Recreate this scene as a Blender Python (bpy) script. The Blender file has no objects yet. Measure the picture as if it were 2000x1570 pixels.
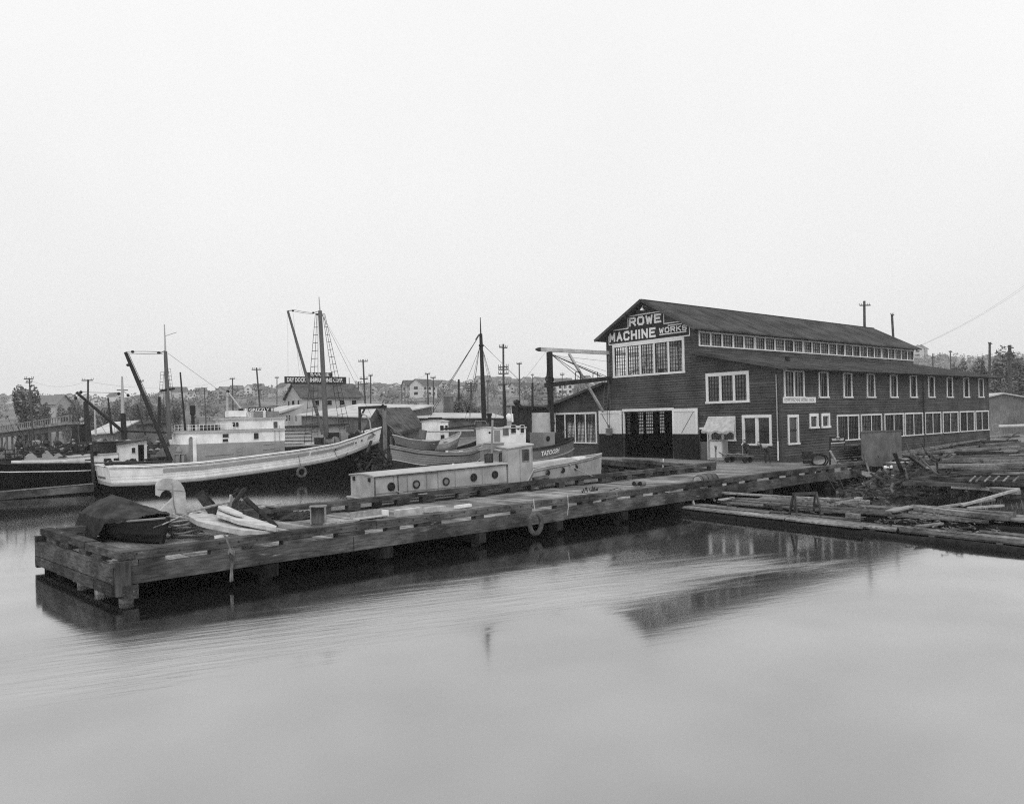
import bpy, math, random
from mathutils import Vector, Matrix
random.seed(7)
sc = bpy.context.scene
R = math.radians

# ---------------------------------------------------------------- camera
TH = .6955
CAM = Vector((-41.1725, -24.7976, 3.75))
FW = Vector((math.sin(TH), math.cos(TH), 0))
RT = Vector((math.cos(TH), -math.sin(TH), 0))
UP = Vector((0, 0, 1))
ROLL = .0228
F, CX, CY = 1490.0, 1010.0, 816.0          # in pixels of the 2000 x 1570 photograph
cd = bpy.data.cameras.new('camera')
cam = bpy.data.objects.new('camera', cd)
sc.collection.objects.link(cam)
sc.camera = cam
cr, sr = math.cos(ROLL), math.sin(ROLL)
rx = RT * cr - UP * sr
uy = UP * cr + RT * sr
M4 = Matrix(((rx.x, uy.x, -FW.x, CAM.x), (rx.y, uy.y, -FW.y, CAM.y), (rx.z, uy.z, -FW.z, CAM.z), (0, 0, 0, 1)))
cam.matrix_world = M4
cd.sensor_width = 36
cd.lens = F / 2000 * 36
cd.shift_x = -(CX - 1000) / 2000
cd.shift_y = (CY - 785) / 2000
cd.clip_start = .1
cd.clip_end = 6000

# ---------------------------------------------------------------- sky, sun, exposure
SUN_EL, SUN_AZ = R(48), R(-150)            # hazy sun high behind the camera's left shoulder
w = bpy.data.worlds.new('World')
sc.world = w
w.use_nodes = True
nt = w.node_tree
nt.nodes.clear()
def N(tree, t, **k):
    n = tree.nodes.new(t)
    for a, b in k.items():
        setattr(n, a, b)
    return n
sky = N(nt, 'ShaderNodeTexSky', sky_type='NISHITA', sun_disc=False, sun_elevation=SUN_EL, sun_rotation=SUN_AZ, dust_density=4.0)
bw = N(nt, 'ShaderNodeRGBToBW')
nt.links.new(sky.outputs[0], bw.inputs[0])
tc = N(nt, 'ShaderNodeTexCoord')
sep = N(nt, 'ShaderNodeSeparateXYZ')
nt.links.new(tc.outputs['Generated'], sep.inputs[0])
rmp = N(nt, 'ShaderNodeValToRGB')
el = rmp.color_ramp.elements
el[0].position = 0; el[0].color = (8.2,) * 3 + (1,)
el[1].position = 1; el[1].color = (12.5,) * 3 + (1,)
for p_, c_ in ((.12, 8.5), (.3, 9.1), (.5, 9.5)):
    e = el.new(p_); e.color = (c_, c_, c_, 1)
nt.links.new(sep.outputs[2], rmp.inputs[0])
add = N(nt, 'ShaderNodeMath', operation='MULTIPLY_ADD')
nt.links.new(bw.outputs[0], add.inputs[0])
add.inputs[1].default_value = .12
nt.links.new(rmp.outputs[0], add.inputs[2])
cn = N(nt, 'ShaderNodeTexNoise'); cn.inputs['Scale'].default_value = 2.4; cn.inputs['Detail'].default_value = 5
nt.links.new(tc.outputs['Generated'], cn.inputs[0])
cm = N(nt, 'ShaderNodeMapRange'); cm.inputs[1].default_value = .3; cm.inputs[2].default_value = .7; cm.inputs[3].default_value = .965; cm.inputs[4].default_value = 1.03
nt.links.new(cn.outputs[0], cm.inputs[0])
cmu = N(nt, 'ShaderNodeMath', operation='MULTIPLY'); nt.links.new(add.outputs[0], cmu.inputs[0]); nt.links.new(cm.outputs[0], cmu.inputs[1])
bg = N(nt, 'ShaderNodeBackground')
bg.inputs[1].default_value = .1
nt.links.new(cmu.outputs[0], bg.inputs[0])
wo = N(nt, 'ShaderNodeOutputWorld')
nt.links.new(bg.outputs[0], wo.inputs[0])
sd = bpy.data.lights.new('sun', 'SUN')
sd.energy = .8
sd.angle = R(18)
sd.color = (1, 1, 1)
sun = bpy.data.objects.new('sun', sd)
sc.collection.objects.link(sun)
az = SUN_AZ
sdir = Vector((math.sin(az) * math.cos(SUN_EL), math.cos(az) * math.cos(SUN_EL), math.sin(SUN_EL)))
sun.rotation_euler = (-sdir).to_track_quat('-Z', 'Y').to_euler()
sun.location = (0, 0, 80)
sc.view_settings.view_transform = 'Standard'
sc.view_settings.look = 'None'
sc.view_settings.gamma = 1
sc.view_settings.exposure = 0
sc.view_settings.use_curve_mapping = False
sc.cycles.use_denoising = False
sc.cycles.pixel_filter_type = 'BLACKMAN_HARRIS'
sc.cycles.filter_width = 1.15
sc.cycles.sample_clamp_indirect = 3
sc.cycles.max_bounces = 6
sc.cycles.transparent_max_bounces = 12
sc.cycles.volume_bounces = 1
sc.cycles.use_adaptive_sampling = True
sc.cycles.adaptive_threshold = .008

# ---------------------------------------------------------------- where a pixel of the photograph lies in the place
def ray(px, py):
    a, b = px - CX, py - CY
    x, z = a * cr - b * sr, a * sr + b * cr
    return RT * (x / F) + FW - UP * (z / F)
def Zp(px, py, z):
    r = ray(px, py); return CAM + r * ((z - CAM.z) / r.z)
def Yp(px, py, y):
    r = ray(px, py); return CAM + r * ((y - CAM.y) / r.y)
def Xp(px, py, x):
    r = ray(px, py); return CAM + r * ((x - CAM.x) / r.x)
def Dp(px, py, d):
    return CAM + ray(px, py) * d
def proj(P):
    q = Vector(P) - CAM; d = q.dot(FW); x, z = F * q.dot(RT) / d, -F * q.z / d
    return CX + x * cr + z * sr, CY - x * sr + z * cr
def HZ(px):
    return CY + (CX - px) * math.tan(ROLL)

# ---------------------------------------------------------------- materials
MT = {}
def mat(name, col, rough=.75, var=.25, scale=3.0, st=(1, 1, 1), bump=0.0, rnd=0.0, metal=0.0, spec=.12, stain=0.0, sscale=.8, det=6, worn=None, wornamt=.5):
    m = bpy.data.materials.new(name); m.use_nodes = True
    t = m.node_tree; L = t.links.new
    b = t.nodes['Principled BSDF']
    b.inputs['Roughness'].default_value = rough
    b.inputs['Metallic'].default_value = metal
    b.inputs['Specular IOR Level'].default_value = spec
    c = N(t, 'ShaderNodeTexCoord')
    mp = N(t, 'ShaderNodeMapping'); mp.inputs['Scale'].default_value = st
    L(c.outputs['Object'], mp.inputs[0])
    no = N(t, 'ShaderNodeTexNoise'); no.inputs['Scale'].default_value = scale; no.inputs['Detail'].default_value = det
    L(mp.outputs[0], no.inputs[0])
    mr = N(t, 'ShaderNodeMapRange')
    mr.inputs[1].default_value = .3; mr.inputs[2].default_value = .7
    mr.inputs[3].default_value = col * (1 - var); mr.inputs[4].default_value = col * (1 + var)
    L(no.outputs[0], mr.inputs[0])
    val = mr.outputs[0]
    if stain:
        n2 = N(t, 'ShaderNodeTexNoise'); n2.inputs['Scale'].default_value = sscale; n2.inputs['Detail'].default_value = 4
        L(c.outputs['Object'], n2.inputs[0])
        m2 = N(t, 'ShaderNodeMapRange'); m2.inputs[1].default_value = .36; m2.inputs[2].default_value = .64
        m2.inputs[3].default_value = 1 - stain; m2.inputs[4].default_value = 1 + stain
        L(n2.outputs[0], m2.inputs[0])
        mu = N(t, 'ShaderNodeMath', operation='MULTIPLY'); L(val, mu.inputs[0]); L(m2.outputs[0], mu.inputs[1]); val = mu.outputs[0]
    if rnd:
        oi = N(t, 'ShaderNodeObjectInfo')
        m3 = N(t, 'ShaderNodeMapRange'); m3.inputs[3].default_value = 1 - rnd; m3.inputs[4].default_value = 1 + rnd
        L(oi.outputs['Random'], m3.inputs[0])
        mu = N(t, 'ShaderNodeMath', operation='MULTIPLY'); L(val, mu.inputs[0]); L(m3.outputs[0], mu.inputs[1]); val = mu.outputs[0]
    if worn is not None:
        n4 = N(t, 'ShaderNodeTexNoise'); n4.inputs['Scale'].default_value = 3.5; n4.inputs['Detail'].default_value = 8; n4.inputs['Roughness'].default_value = .7
        L(mp.outputs[0], n4.inputs[0])
        m4 = N(t, 'ShaderNodeMapRange'); m4.inputs[1].default_value = .66 - .2 * wornamt; m4.inputs[2].default_value = .70 - .16 * wornamt
        L(n4.outputs[0], m4.inputs[0])
        mx = N(t, 'ShaderNodeMix', data_type='FLOAT'); L(m4.outputs[0], mx.inputs[0]); L(val, mx.inputs[2]); mx.inputs[3].default_value = worn; val = mx.outputs[0]
    L(val, b.inputs['Base Color'])
    if bump:
        bp = N(t, 'ShaderNodeBump'); bp.inputs['Strength'].default_value = bump; bp.inputs['Distance'].default_value = .02
        L(no.outputs[0], bp.inputs['Height']); L(bp.outputs[0], b.inputs['Normal'])
    MT[name] = m
    return m
def mud_line(name):
    t = MT[name].node_tree; L = t.links.new; b = t.nodes['Principled BSDF']; src = b.inputs['Base Color'].links[0].from_socket
    c = N(t, 'ShaderNodeTexCoord'); s_ = N(t, 'ShaderNodeSeparateXYZ'); L(c.outputs['Object'], s_.inputs[0])
    no = N(t, 'ShaderNodeTexNoise'); no.inputs['Scale'].default_value = 1.5; no.inputs['Detail'].default_value = 6; L(c.outputs['Object'], no.inputs[0])
    a = N(t, 'ShaderNodeMath', operation='MULTIPLY_ADD'); L(no.outputs[0], a.inputs[0]); a.inputs[1].default_value = .5; L(s_.outputs[2], a.inputs[2])
    m = N(t, 'ShaderNodeMapRange'); m.inputs[1].default_value = .62; m.inputs[2].default_value = .95; m.inputs[3].default_value = .16; m.inputs[4].default_value = 1; L(a.outputs[0], m.inputs[0])
    k = N(t, 'ShaderNodeMath', operation='MULTIPLY'); L(src, k.inputs[0]); L(m.outputs[0], k.inputs[1]); L(k.outputs[0], b.inputs['Base Color'])
mat('deck_wood', .21, .85, .4, 7, (6, .6, 6), .5, .34, stain=.4, sscale=.9, det=8)
mat('deck_wood_along', .20, .85, .35, 6, (8, .6, 6), .4, .2, stain=.3, sscale=.5)
mat('rail_wood', .066, .9, .5, 7, (.4, 3.5, 3.5), .6, .4, stain=.55, sscale=1.1, worn=.26, wornamt=.12, det=8)
mat('end_wood', .058, .9, .5, 7, (3.5, .4, 3.5), .6, .4, stain=.55, sscale=1.1, worn=.24, wornamt=.12, det=8)
mat('post_wood', .05, .9, .45, 3, (5, 5, .6), .5, .35, stain=.5)
mat('old_white', .46, .7, .12, 6, stain=.16, sscale=3, worn=.25, wornamt=-.15)
mat('pile_wood', .016, .9, .5, 4, (4, 4, .8), .6, .3, stain=.5)
mat('pile_pale', .30, .9, .4, 4, (4, 4, .8), .6, .3, stain=.4)
mat('raft_wood', .145, .9, .5, 4, (2, 2, 4), .5, .45, stain=.4, sscale=.9)
mat('heap_wood', .14, .9, .45, 5, (2, 2, 4), .5, .6, stain=.4, sscale=.9)
mat('raft_dark', .065, .9, .6, 1.2, (1, 1, 1), .5, 0, stain=.5, sscale=1.5)
mat('log_wet', .014, .85, .5, 5, (1, 1, 1), .5, .3)
mat('pale_board', .32, .8, .3, 5, (2, 2, 2), .3, .3)
mat('pale_timber', .46, .8, .2, 4, (.6, 3, 3), .2, stain=.25, sscale=1)
mat('dark_board', .035, .85, .4, 5, (2, 2, 2), .3, .4)
mat('siding', .070, .7, .30, 2.4, (.12, .12, 3.2), .0, 0, stain=.28, sscale=.6, det=2)
mat('trim', .72, .6, .06, 4, (1, 1, 1), .05, .03, stain=.06)
mat('door_white', .66, .6, .08, 4, (4, 4, .5), .1, stain=.06)
mat('door_dark', .018, .7, .3, 4, (4, 4, .5), .1, stain=.3)
mat('roof_felt', .056, .95, .25, 14, (1, 1, 1), .3, stain=.38, sscale=.7)
mat('soffit', .03, .8, .2, 3)
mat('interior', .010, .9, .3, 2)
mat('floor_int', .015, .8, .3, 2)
mat('sign_white', .78, .7, .12, 9, (1, 1, 1), 0, worn=.4, wornamt=.12)
mat('sign_black', .03, .6, .3, 5)
mat('muntin', .03, .6, .1, 5)
mat('white_paint', .76, .5, .07, 5, (1, 1, .35), .05, stain=.12, sscale=1.6, worn=.42, wornamt=-.2)
mat('grey_paint', .29, .5, .07, 3, (1, 1, 1), .03, stain=.08, sscale=1.1)
mat('cruiser_grey', .36, .5, .1, 5, (1, 1, .35), .05, stain=.16, sscale=1.6, worn=.22, wornamt=-.12)
mat('skiff_grey', .23, .55, .1, 3, (1, 1, 3), .05, stain=.12)
mat('tatoosh_grey', .15, .55, .08, 3, (1, 1, 3), .05, stain=.1)
mat('hull_black', .006, .7, .3, 2, (1, 1, 4), .1, stain=.3, spec=.04)
mat('hull_dark', .030, .6, .3, 2, (1, 1, 4), .1, stain=.3)
mat('deck_paint', .22, .8, .2, 4)
mat('roof_canvas', .42, .8, .12, 4, stain=.1)
mat('mast_wood', .12, .6, .25, 4, (4, 4, .4), .1)
mat('mast_dark', .03, .6, .3, 4, (4, 4, .4), .1)
mat('mast_pale', .40, .6, .15, 4, (4, 4, .4), .1)
mat('iron', .025, .5, .4, 8, metal=0)
mat('iron_grey', .14, .6, .4, 6, stain=.3)
mat('rope', .32, .95, .3, 30, bump=.4)
mat('rope_dark', .05, .95, .3, 30)
mat('canvas', .45, .9, .15, 5, bump=.3, stain=.15, sscale=3)
mat('tarp', .035, .85, .35, 5, (1, 1, 1), .5, stain=.4, sscale=2.0)
mat('rubber_pale', .12, .85, .4, 5, bump=.3, stain=.3, sscale=3)
mat('rubber', .09, .85, .35, 8, bump=.3, stain=.3, sscale=3)
mat('tank_steel', .13, .7, .2, 4, (1, 1, .3), .2, stain=.25, sscale=1.1, worn=.42, wornamt=-.1)
mat('rust_dark', .03, .8, .4, 5, bump=.3)
mat('ground', .20, .95, .45, 2.5, bump=.5, stain=.3, sscale=.3)
mud_line('ground')
mat('far_ground', .15, .95, .4, .05, stain=.3, sscale=.01)
mat('leaf', .12, .8, .5, .6, rnd=.2)
mat('leaf_far', .16, .9, .4, .05, stain=.4, sscale=.02)  # distant haze partly painted in: foliage colour lightened because the air is thin
mat('leaf_low', .15, .9, .5, 3)
mat('bark', .07, .9, .3, 4, (4, 4, 1), .4)
mat('shed_wood', .17, .9, .3, 3, (6, 6, .6), .4, stain=.3, sscale=.4)
mat('shed_pale', .42, .85, .12, 3, (.5, .5, 6), .2, stain=.15, sscale=.2)
mat('shed_dark', .035, .9, .35, 3, (6, 6, .6), .3, stain=.3)
mat('old_roof', .07, .95, .35, 2.5, (1, 1, 1), .4, stain=.45, sscale=.7, worn=.2, wornamt=.1)
mat('shed_roof', .085, .9, .2, 3, stain=.2)
mat('pale_roof', .45, .85, .12, 3, stain=.15)
mat('brickish', .13, .9, .3, 3, stain=.2)
mat('house_pale', .5, .8, .1, .5, rnd=.4)
mat('house_roof', .12, .9, .2, .5, rnd=.4)
mat('trestle_wood', .22, .9, .3, 3, stain=.2)
mat('pole_wood', .075, .9, .25, 2)
mat('cloth_dark', .05, .9, .3, 8)
mat('cloth_pale', .35, .9, .2, 8)
mat('skin', .38, .6, .08, 8)
mat('hair', .03, .7, .2, 20)
mat('rock', .38, .9, .3, 4, bump=.4)
mat('barrel_wood', .10, .8, .3, 4, (1, 1, 1), .3, stain=.25, sscale=3)
mat('copper', .22, .4, .3, 5, metal=.2)

def glass(name, diff, transp, gloss_r=.06, base=.02, transl=0.0):
    m = bpy.data.materials.new(name); m.use_nodes = True
    t = m.node_tree; t.nodes.clear(); L = t.links.new
    o = N(t, 'ShaderNodeOutputMaterial')
    d = N(t, 'ShaderNodeBsdfDiffuse'); g = N(t, 'ShaderNodeBsdfGlossy'); g.inputs['Roughness'].default_value = gloss_r
    c = N(t, 'ShaderNodeTexCoord'); no = N(t, 'ShaderNodeTexNoise'); no.inputs['Scale'].default_value = 2.2; no.inputs['Detail'].default_value = 5
    L(c.outputs['Object'], no.inputs[0])
    mr = N(t, 'ShaderNodeMapRange'); mr.inputs[1].default_value = .3; mr.inputs[2].default_value = .7
    mr.inputs[3].default_value = diff * .6; mr.inputs[4].default_value = diff * 1.5; L(no.outputs[0], mr.inputs[0])
    oi = N(t, 'ShaderNodeObjectInfo'); m3 = N(t, 'ShaderNodeMapRange'); m3.inputs[3].default_value = .45; m3.inputs[4].default_value = 1.7; L(oi.outputs['Random'], m3.inputs[0])
    mv = N(t, 'ShaderNodeMath', operation='MULTIPLY'); L(mr.outputs[0], mv.inputs[0]); L(m3.outputs[0], mv.inputs[1]); L(mv.outputs[0], d.inputs[0])
    tr = N(t, 'ShaderNodeBsdfTransparent'); tr.inputs[0].default_value = (.85, .85, .85, 1)
    a = N(t, 'ShaderNodeMixShader'); a.inputs[0].default_value = transp; L(d.outputs[0], a.inputs[1]); L(tr.outputs[0], a.inputs[2])
    last = a.outputs[0]
    if transl:
        tl = N(t, 'ShaderNodeBsdfTranslucent'); tl.inputs[0].default_value = (.85, .85, .85, 1)
        a2 = N(t, 'ShaderNodeMixShader'); a2.inputs[0].default_value = transl; L(last, a2.inputs[1]); L(tl.outputs[0], a2.inputs[2]); last = a2.outputs[0]
    f = N(t, 'ShaderNodeFresnel'); f.inputs[0].default_value = 1.5
    mx = N(t, 'ShaderNodeMixShader'); L(f.outputs[0], mx.inputs[0]); L(last, mx.inputs[1]); L(g.outputs[0], mx.inputs[2])
    L(mx.outputs[0], o.inputs[0]); MT[name] = m; return m
glass('glass', .05, .2, .09)
glass('glass_side', .085, .1, .12)
glass('glass_clear', .10, .6)
glass('glass_frosted', .12, .25, transl=.75)
glass('glass_dirty', .17, .2)

# ---------------------------------------------------------------- mesh builder
col = sc.collection
class MB:
    def __init__(s): s.v = []; s.f = []
    def quad(s, a, b, c, d):
        n = len(s.v); s.v += [tuple(a), tuple(b), tuple(c), tuple(d)]; s.f.append((n, n + 1, n + 2, n + 3)); return s
    def poly(s, pts):
        n = len(s.v); s.v += [tuple(p) for p in pts]; s.f.append(tuple(range(n, n + len(pts)))); return s
    def hexa(s, p):            # 8 points: bottom 4, top 4
        n = len(s.v); s.v += [tuple(q) for q in p]
        s.f += [tuple(n + i for i in f) for f in ((3, 2, 1, 0), (4, 5, 6, 7), (0, 1, 5, 4), (1, 2, 6, 5), (2, 3, 7, 6), (3, 0, 4, 7))]; return s
    def box(s, x0, x1, y0, y1, z0, z1):
        x0, x1 = sorted((x0, x1)); y0, y1 = sorted((y0, y1)); z0, z1 = sorted((z0, z1))
        return s.hexa([(x0, y0, z0), (x1, y0, z0), (x1, y1, z0), (x0, y1, z0), (x0, y0, z1), (x1, y0, z1), (x1, y1, z1), (x0, y1, z1)])
    def beam(s, p, q, w, h, up=UP, w2=None, h2=None):   # centre line p-q
        p, q = Vector(p), Vector(q); d = (q - p).normalized()
        sd_ = d.cross(up)
        if sd_.length < 1e-4: sd_ = d.cross(Vector((1, 0, 0)))
        sd_.normalize(); u = sd_.cross(d).normalized()
        a, b = sd_ * w / 2, u * h / 2
        a2, b2 = sd_ * (w2 or w) / 2, u * (h2 or h) / 2
        return s.hexa([p - a - b, p + a - b, q + a2 - b2, q - a2 - b2, p - a + b, p + a + b, q + a2 + b2, q - a2 + b2])
    def tube(s, pts, r, n=6, caps=True, close=False):
        pts = [Vector(p) for p in pts]; k = len(pts)
        rs = r if isinstance(r, (list, tuple)) else [r] * k
        base = len(s.v); prev = None
        for i, p in enumerate(pts):
            if close: d = pts[(i + 1) % k] - pts[i - 1]
            else: d = pts[min(i + 1, k - 1)] - pts[max(i - 1, 0)]
            d.normalize()
            if prev is None:
                a = d.orthogonal().normalized()
            else:
                a = (prev - d * prev.dot(d))
                a = a.normalized() if a.length > 1e-5 else d.orthogonal().normalized()
            prev = a; b = d.cross(a)
            for j in range(n):
                t = 2 * math.pi * j / n
                s.v.append(tuple(p + (a * math.cos(t) + b * math.sin(t)) * rs[i]))
        m = k if close else k - 1
        for i in range(m):
            for j in range(n):
                i2 = (i + 1) % k
                s.f.append((base + i * n + j, base + i * n + (j + 1) % n, base + i2 * n + (j + 1) % n, base + i2 * n + j))
        if caps and not close:
            s.f.append(tuple(base + j for j in range(n))[::-1]); s.f.append(tuple(base + (k - 1) * n + j for j in range(n)))
        return s
    def rope(s, p, q, r, sag=0.0, k=8, n=5):
        p, q = Vector(p), Vector(q)
        if sag == 0: return s.tube([p, q], r, n)
        return s.tube([p.lerp(q, i / k) - UP * (sag * 4 * (i / k) * (1 - i / k)) for i in range(k + 1)], r, n)
    def lathe(s, c, prof, n=16, axis=UP):
        c = Vector(c); ax = Vector(axis).normalized(); a = ax.orthogonal().normalized(); b = ax.cross(a)
        base = len(s.v)
        for r, h in prof:
            for j in range(n):
                t = 2 * math.pi * j / n
                s.v.append(tuple(c + ax * h + (a * math.cos(t) + b * math.sin(t)) * r))
        for i in range(len(prof) - 1):
            for j in range(n):
                s.f.append((base + i * n + j, base + i * n + (j + 1) % n, base + (i + 1) * n + (j + 1) % n, base + (i + 1) * n + j))
        if prof[0][0] > 1e-4: s.f.append(tuple(base + j for j in range(n))[::-1])
        if prof[-1][0] > 1e-4: s.f.append(tuple(base + (len(prof) - 1) * n + j for j in range(n)))
        return s
    def prism(s, pts, th):      # planar outline extruded by vector th
        th = Vector(th); pts = [Vector(p) for p in pts]; n = len(s.v); k = len(pts)
        s.v += [tuple(p) for p in pts] + [tuple(p + th) for p in pts]
        s.f.append(tuple(range(n, n + k))); s.f.append(tuple(range(n + 2 * k - 1, n + k - 1, -1)))
        for i in range(k):
            j = (i + 1) % k; s.f.append((n + i, n + k + i, n + k + j, n + j))
        return s
    def ball(s, c, rx_, ry_=None, rz_=None, n=10, m=7, jit=0):
        ry_ = ry_ or rx_; rz_ = rz_ or rx_; c = Vector(c); base = len(s.v)
        for i in range(m + 1):
            ph = math.pi * i / m
            for j in range(n):
                t = 2 * math.pi * j / n; k = 1 + random.uniform(-jit, jit)
                s.v.append((c.x + rx_ * k * math.sin(ph) * math.cos(t), c.y + ry_ * k * math.sin(ph) * math.sin(t), c.z + rz_ * k * math.cos(ph)))
        for i in range(m):
            for j in range(n):
                s.f.append((base + i * n + j, base + i * n + (j + 1) % n, base + (i + 1) * n + (j + 1) % n, base + (i + 1) * n + j))
        return s
    def leaves(s, c, rad, n, size, lumps=6, seed=0, squash=.6):
        rn = random.Random(seed); c = Vector(c); rad = Vector(rad)
        L_ = []
        for i in range(lumps):
            d = Vector((rn.uniform(-1, 1), rn.uniform(-1, 1), rn.uniform(-1, 1)))
            L_.append((Vector((d.x * rad.x, d.y * rad.y, d.z * rad.z)) * squash, rn.uniform(.38, .62)))
        for i in range(n):
            o, k = rn.choice(L_)
            while True:
                d = Vector((rn.uniform(-1, 1), rn.uniform(-1, 1), rn.uniform(-1, 1)))
                if .25 < d.length < 1: break
            p = c + o + Vector((d.x * rad.x, d.y * rad.y, d.z * rad.z)) * k
            a = Vector((rn.gauss(0, 1), rn.gauss(0, 1), rn.gauss(0, 1))).normalized(); b = a.orthogonal().normalized()
            q = size * rn.uniform(.6, 1.4)
            s.quad(p - a * q, p - b * q * .7, p + a * q, p + b * q * .7)
        return s
    def build(s, name, m, parent=None, smooth=False, kind=None):
        me = bpy.data.meshes.new(name)
        me.from_pydata(s.v, [], s.f)
        me.update()
        if isinstance(m, str): m = MT[m]
        me.materials.append(m)
        if smooth:
            me.polygons.foreach_set('use_smooth', [True] * len(me.polygons))
            try: me.set_sharp_from_angle(angle=R(40))
            except Exception: pass
        o = bpy.data.objects.new(name, me); col.objects.link(o)
        if parent is not None:
            o.parent = parent; o.matrix_parent_inverse = Matrix.Translation(parent_world(parent)).inverted()
        if kind: o['kind'] = kind
        return o
def parent_world(p):
    return Vector(p.location)
def thing(name, label, cat, loc=(0, 0, 0), group=None):
    o = bpy.data.objects.new(name, None); col.objects.link(o); o.location = loc
    o['label'] = label; o['category'] = cat
    if group: o['group'] = group
    o.empty_display_size = .2
    return o
def tag(o, label, cat, group=None):
    o['label'] = label; o['category'] = cat
    if group: o['group'] = group
    return o
def struct(o): o['kind'] = 'structure'; return o
def B(): return MB()

def text(name, s, origin, xdir, zdir, height, width, m, parent=None, depth=.01, bold=.0):
    cu = bpy.data.curves.new(name, 'FONT'); cu.body = s; cu.size = 1; cu.offset = bold; cu.extrude = 0
    cu.resolution_u = 3
    to = bpy.data.objects.new(name + '_src', cu); col.objects.link(to)
    bpy.context.view_layer.update()
    dg = bpy.context.evaluated_depsgraph_get()
    me = bpy.data.meshes.new_from_object(to.evaluated_get(dg))
    bpy.data.objects.remove(to); bpy.data.curves.remove(cu)
    xs = [v.co.x for v in me.vertices]; ys = [v.co.y for v in me.vertices]
    x0, x1, y0, y1 = min(xs), max(xs), min(ys), max(ys)
    xd, zd, og = Vector(xdir).normalized(), Vector(zdir).normalized(), Vector(origin)
    for v in me.vertices:
        a, b = (v.co.x - x0) / (x1 - x0) * width, (v.co.y - y0) / (y1 - y0) * height
        v.co = og + xd * a + zd * b
    me.materials.clear(); me.materials.append(MT[m])
    o = bpy.data.objects.new(name, me); col.objects.link(o)
    if parent is not None:
        o.parent = parent; o.matrix_parent_inverse = Matrix.Translation(parent_world(parent)).inverted()
    return o
STROKES = {
 'R': [[(0, 0), (0, 1), (.8, 1), (1, .85), (1, .6), (.8, .48), (0, .48)], [(.55, .48), (1, 0)]],
 'O': [[(.2, 0), (0, .2), (0, .8), (.2, 1), (.8, 1), (1, .8), (1, .2), (.8, 0), (.2, 0)]],
 'W': [[(0, 1), (.22, 0), (.5, .75), (.78, 0), (1, 1)]],
 'E': [[(1, 1), (0, 1), (0, 0), (1, 0)], [(0, .52), (.8, .52)]],
 'M': [[(0, 0), (0, 1), (.5, .3), (1, 1), (1, 0)]],
 'A': [[(0, 0), (.5, 1), (1, 0)], [(.2, .35), (.8, .35)]],
 'C': [[(1, .8), (.8, 1), (.2, 1), (0, .8), (0, .2), (.2, 0), (.8, 0), (1, .2)]],
 'H': [[(0, 0), (0, 1)], [(1, 0), (1, 1)], [(0, .5), (1, .5)]],
 'I': [[(.5, 0), (.5, 1)]],
 'N': [[(0, 0), (0, 1), (1, 0), (1, 1)]],
 'K': [[(0, 0), (0, 1)], [(1, 1), (0, .45)], [(.35, .6), (1, 0)]],
 'S': [[(1, .82), (.82, 1), (.18, 1), (0, .82), (0, .65), (.18, .52), (.82, .48), (1, .35), (1, .18), (.82, 0), (.18, 0), (0, .18)]],
}
def letters(mb, s, fn, x0, z0, w_, h, t, gap, narrow={'I': .3}):
    """block lettering of flat strokes; fn(x, z, lift) gives the point on the wall"""
    tot = sum(narrow.get(c, 1) for c in s); cw = (w_ - gap * (len(s) - 1)) / tot; x = x0
    for c in s:
        k = cw * narrow.get(c, 1); off = 0.0
        for st in STROKES[c]:
            for (ax_, az_), (bx_, bz_) in zip(st, st[1:]):
                off += .0015
                pa = (x + t / 2 + ax_ * (k - t), z0 + t / 2 + az_ * (h - t)); pb = (x + t / 2 + bx_ * (k - t), z0 + t / 2 + bz_ * (h - t))
                dx, dz = pb[0] - pa[0], pb[1] - pa[1]; ln = math.hypot(dx, dz) or 1; dx /= ln; dz /= ln
                e = t / 2 * .9
                pa = (pa[0] - dx * e, pa[1] - dz * e); pb = (pb[0] + dx * e, pb[1] + dz * e)
                nx, nz = -dz * t / 2, dx * t / 2
                mb.quad(fn(pa[0] - nx, pa[1] - nz, off), fn(pb[0] - nx, pb[1] - nz, off), fn(pb[0] + nx, pb[1] + nz, off), fn(pa[0] + nx, pa[1] + nz, off))
        x += k + gap

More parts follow.
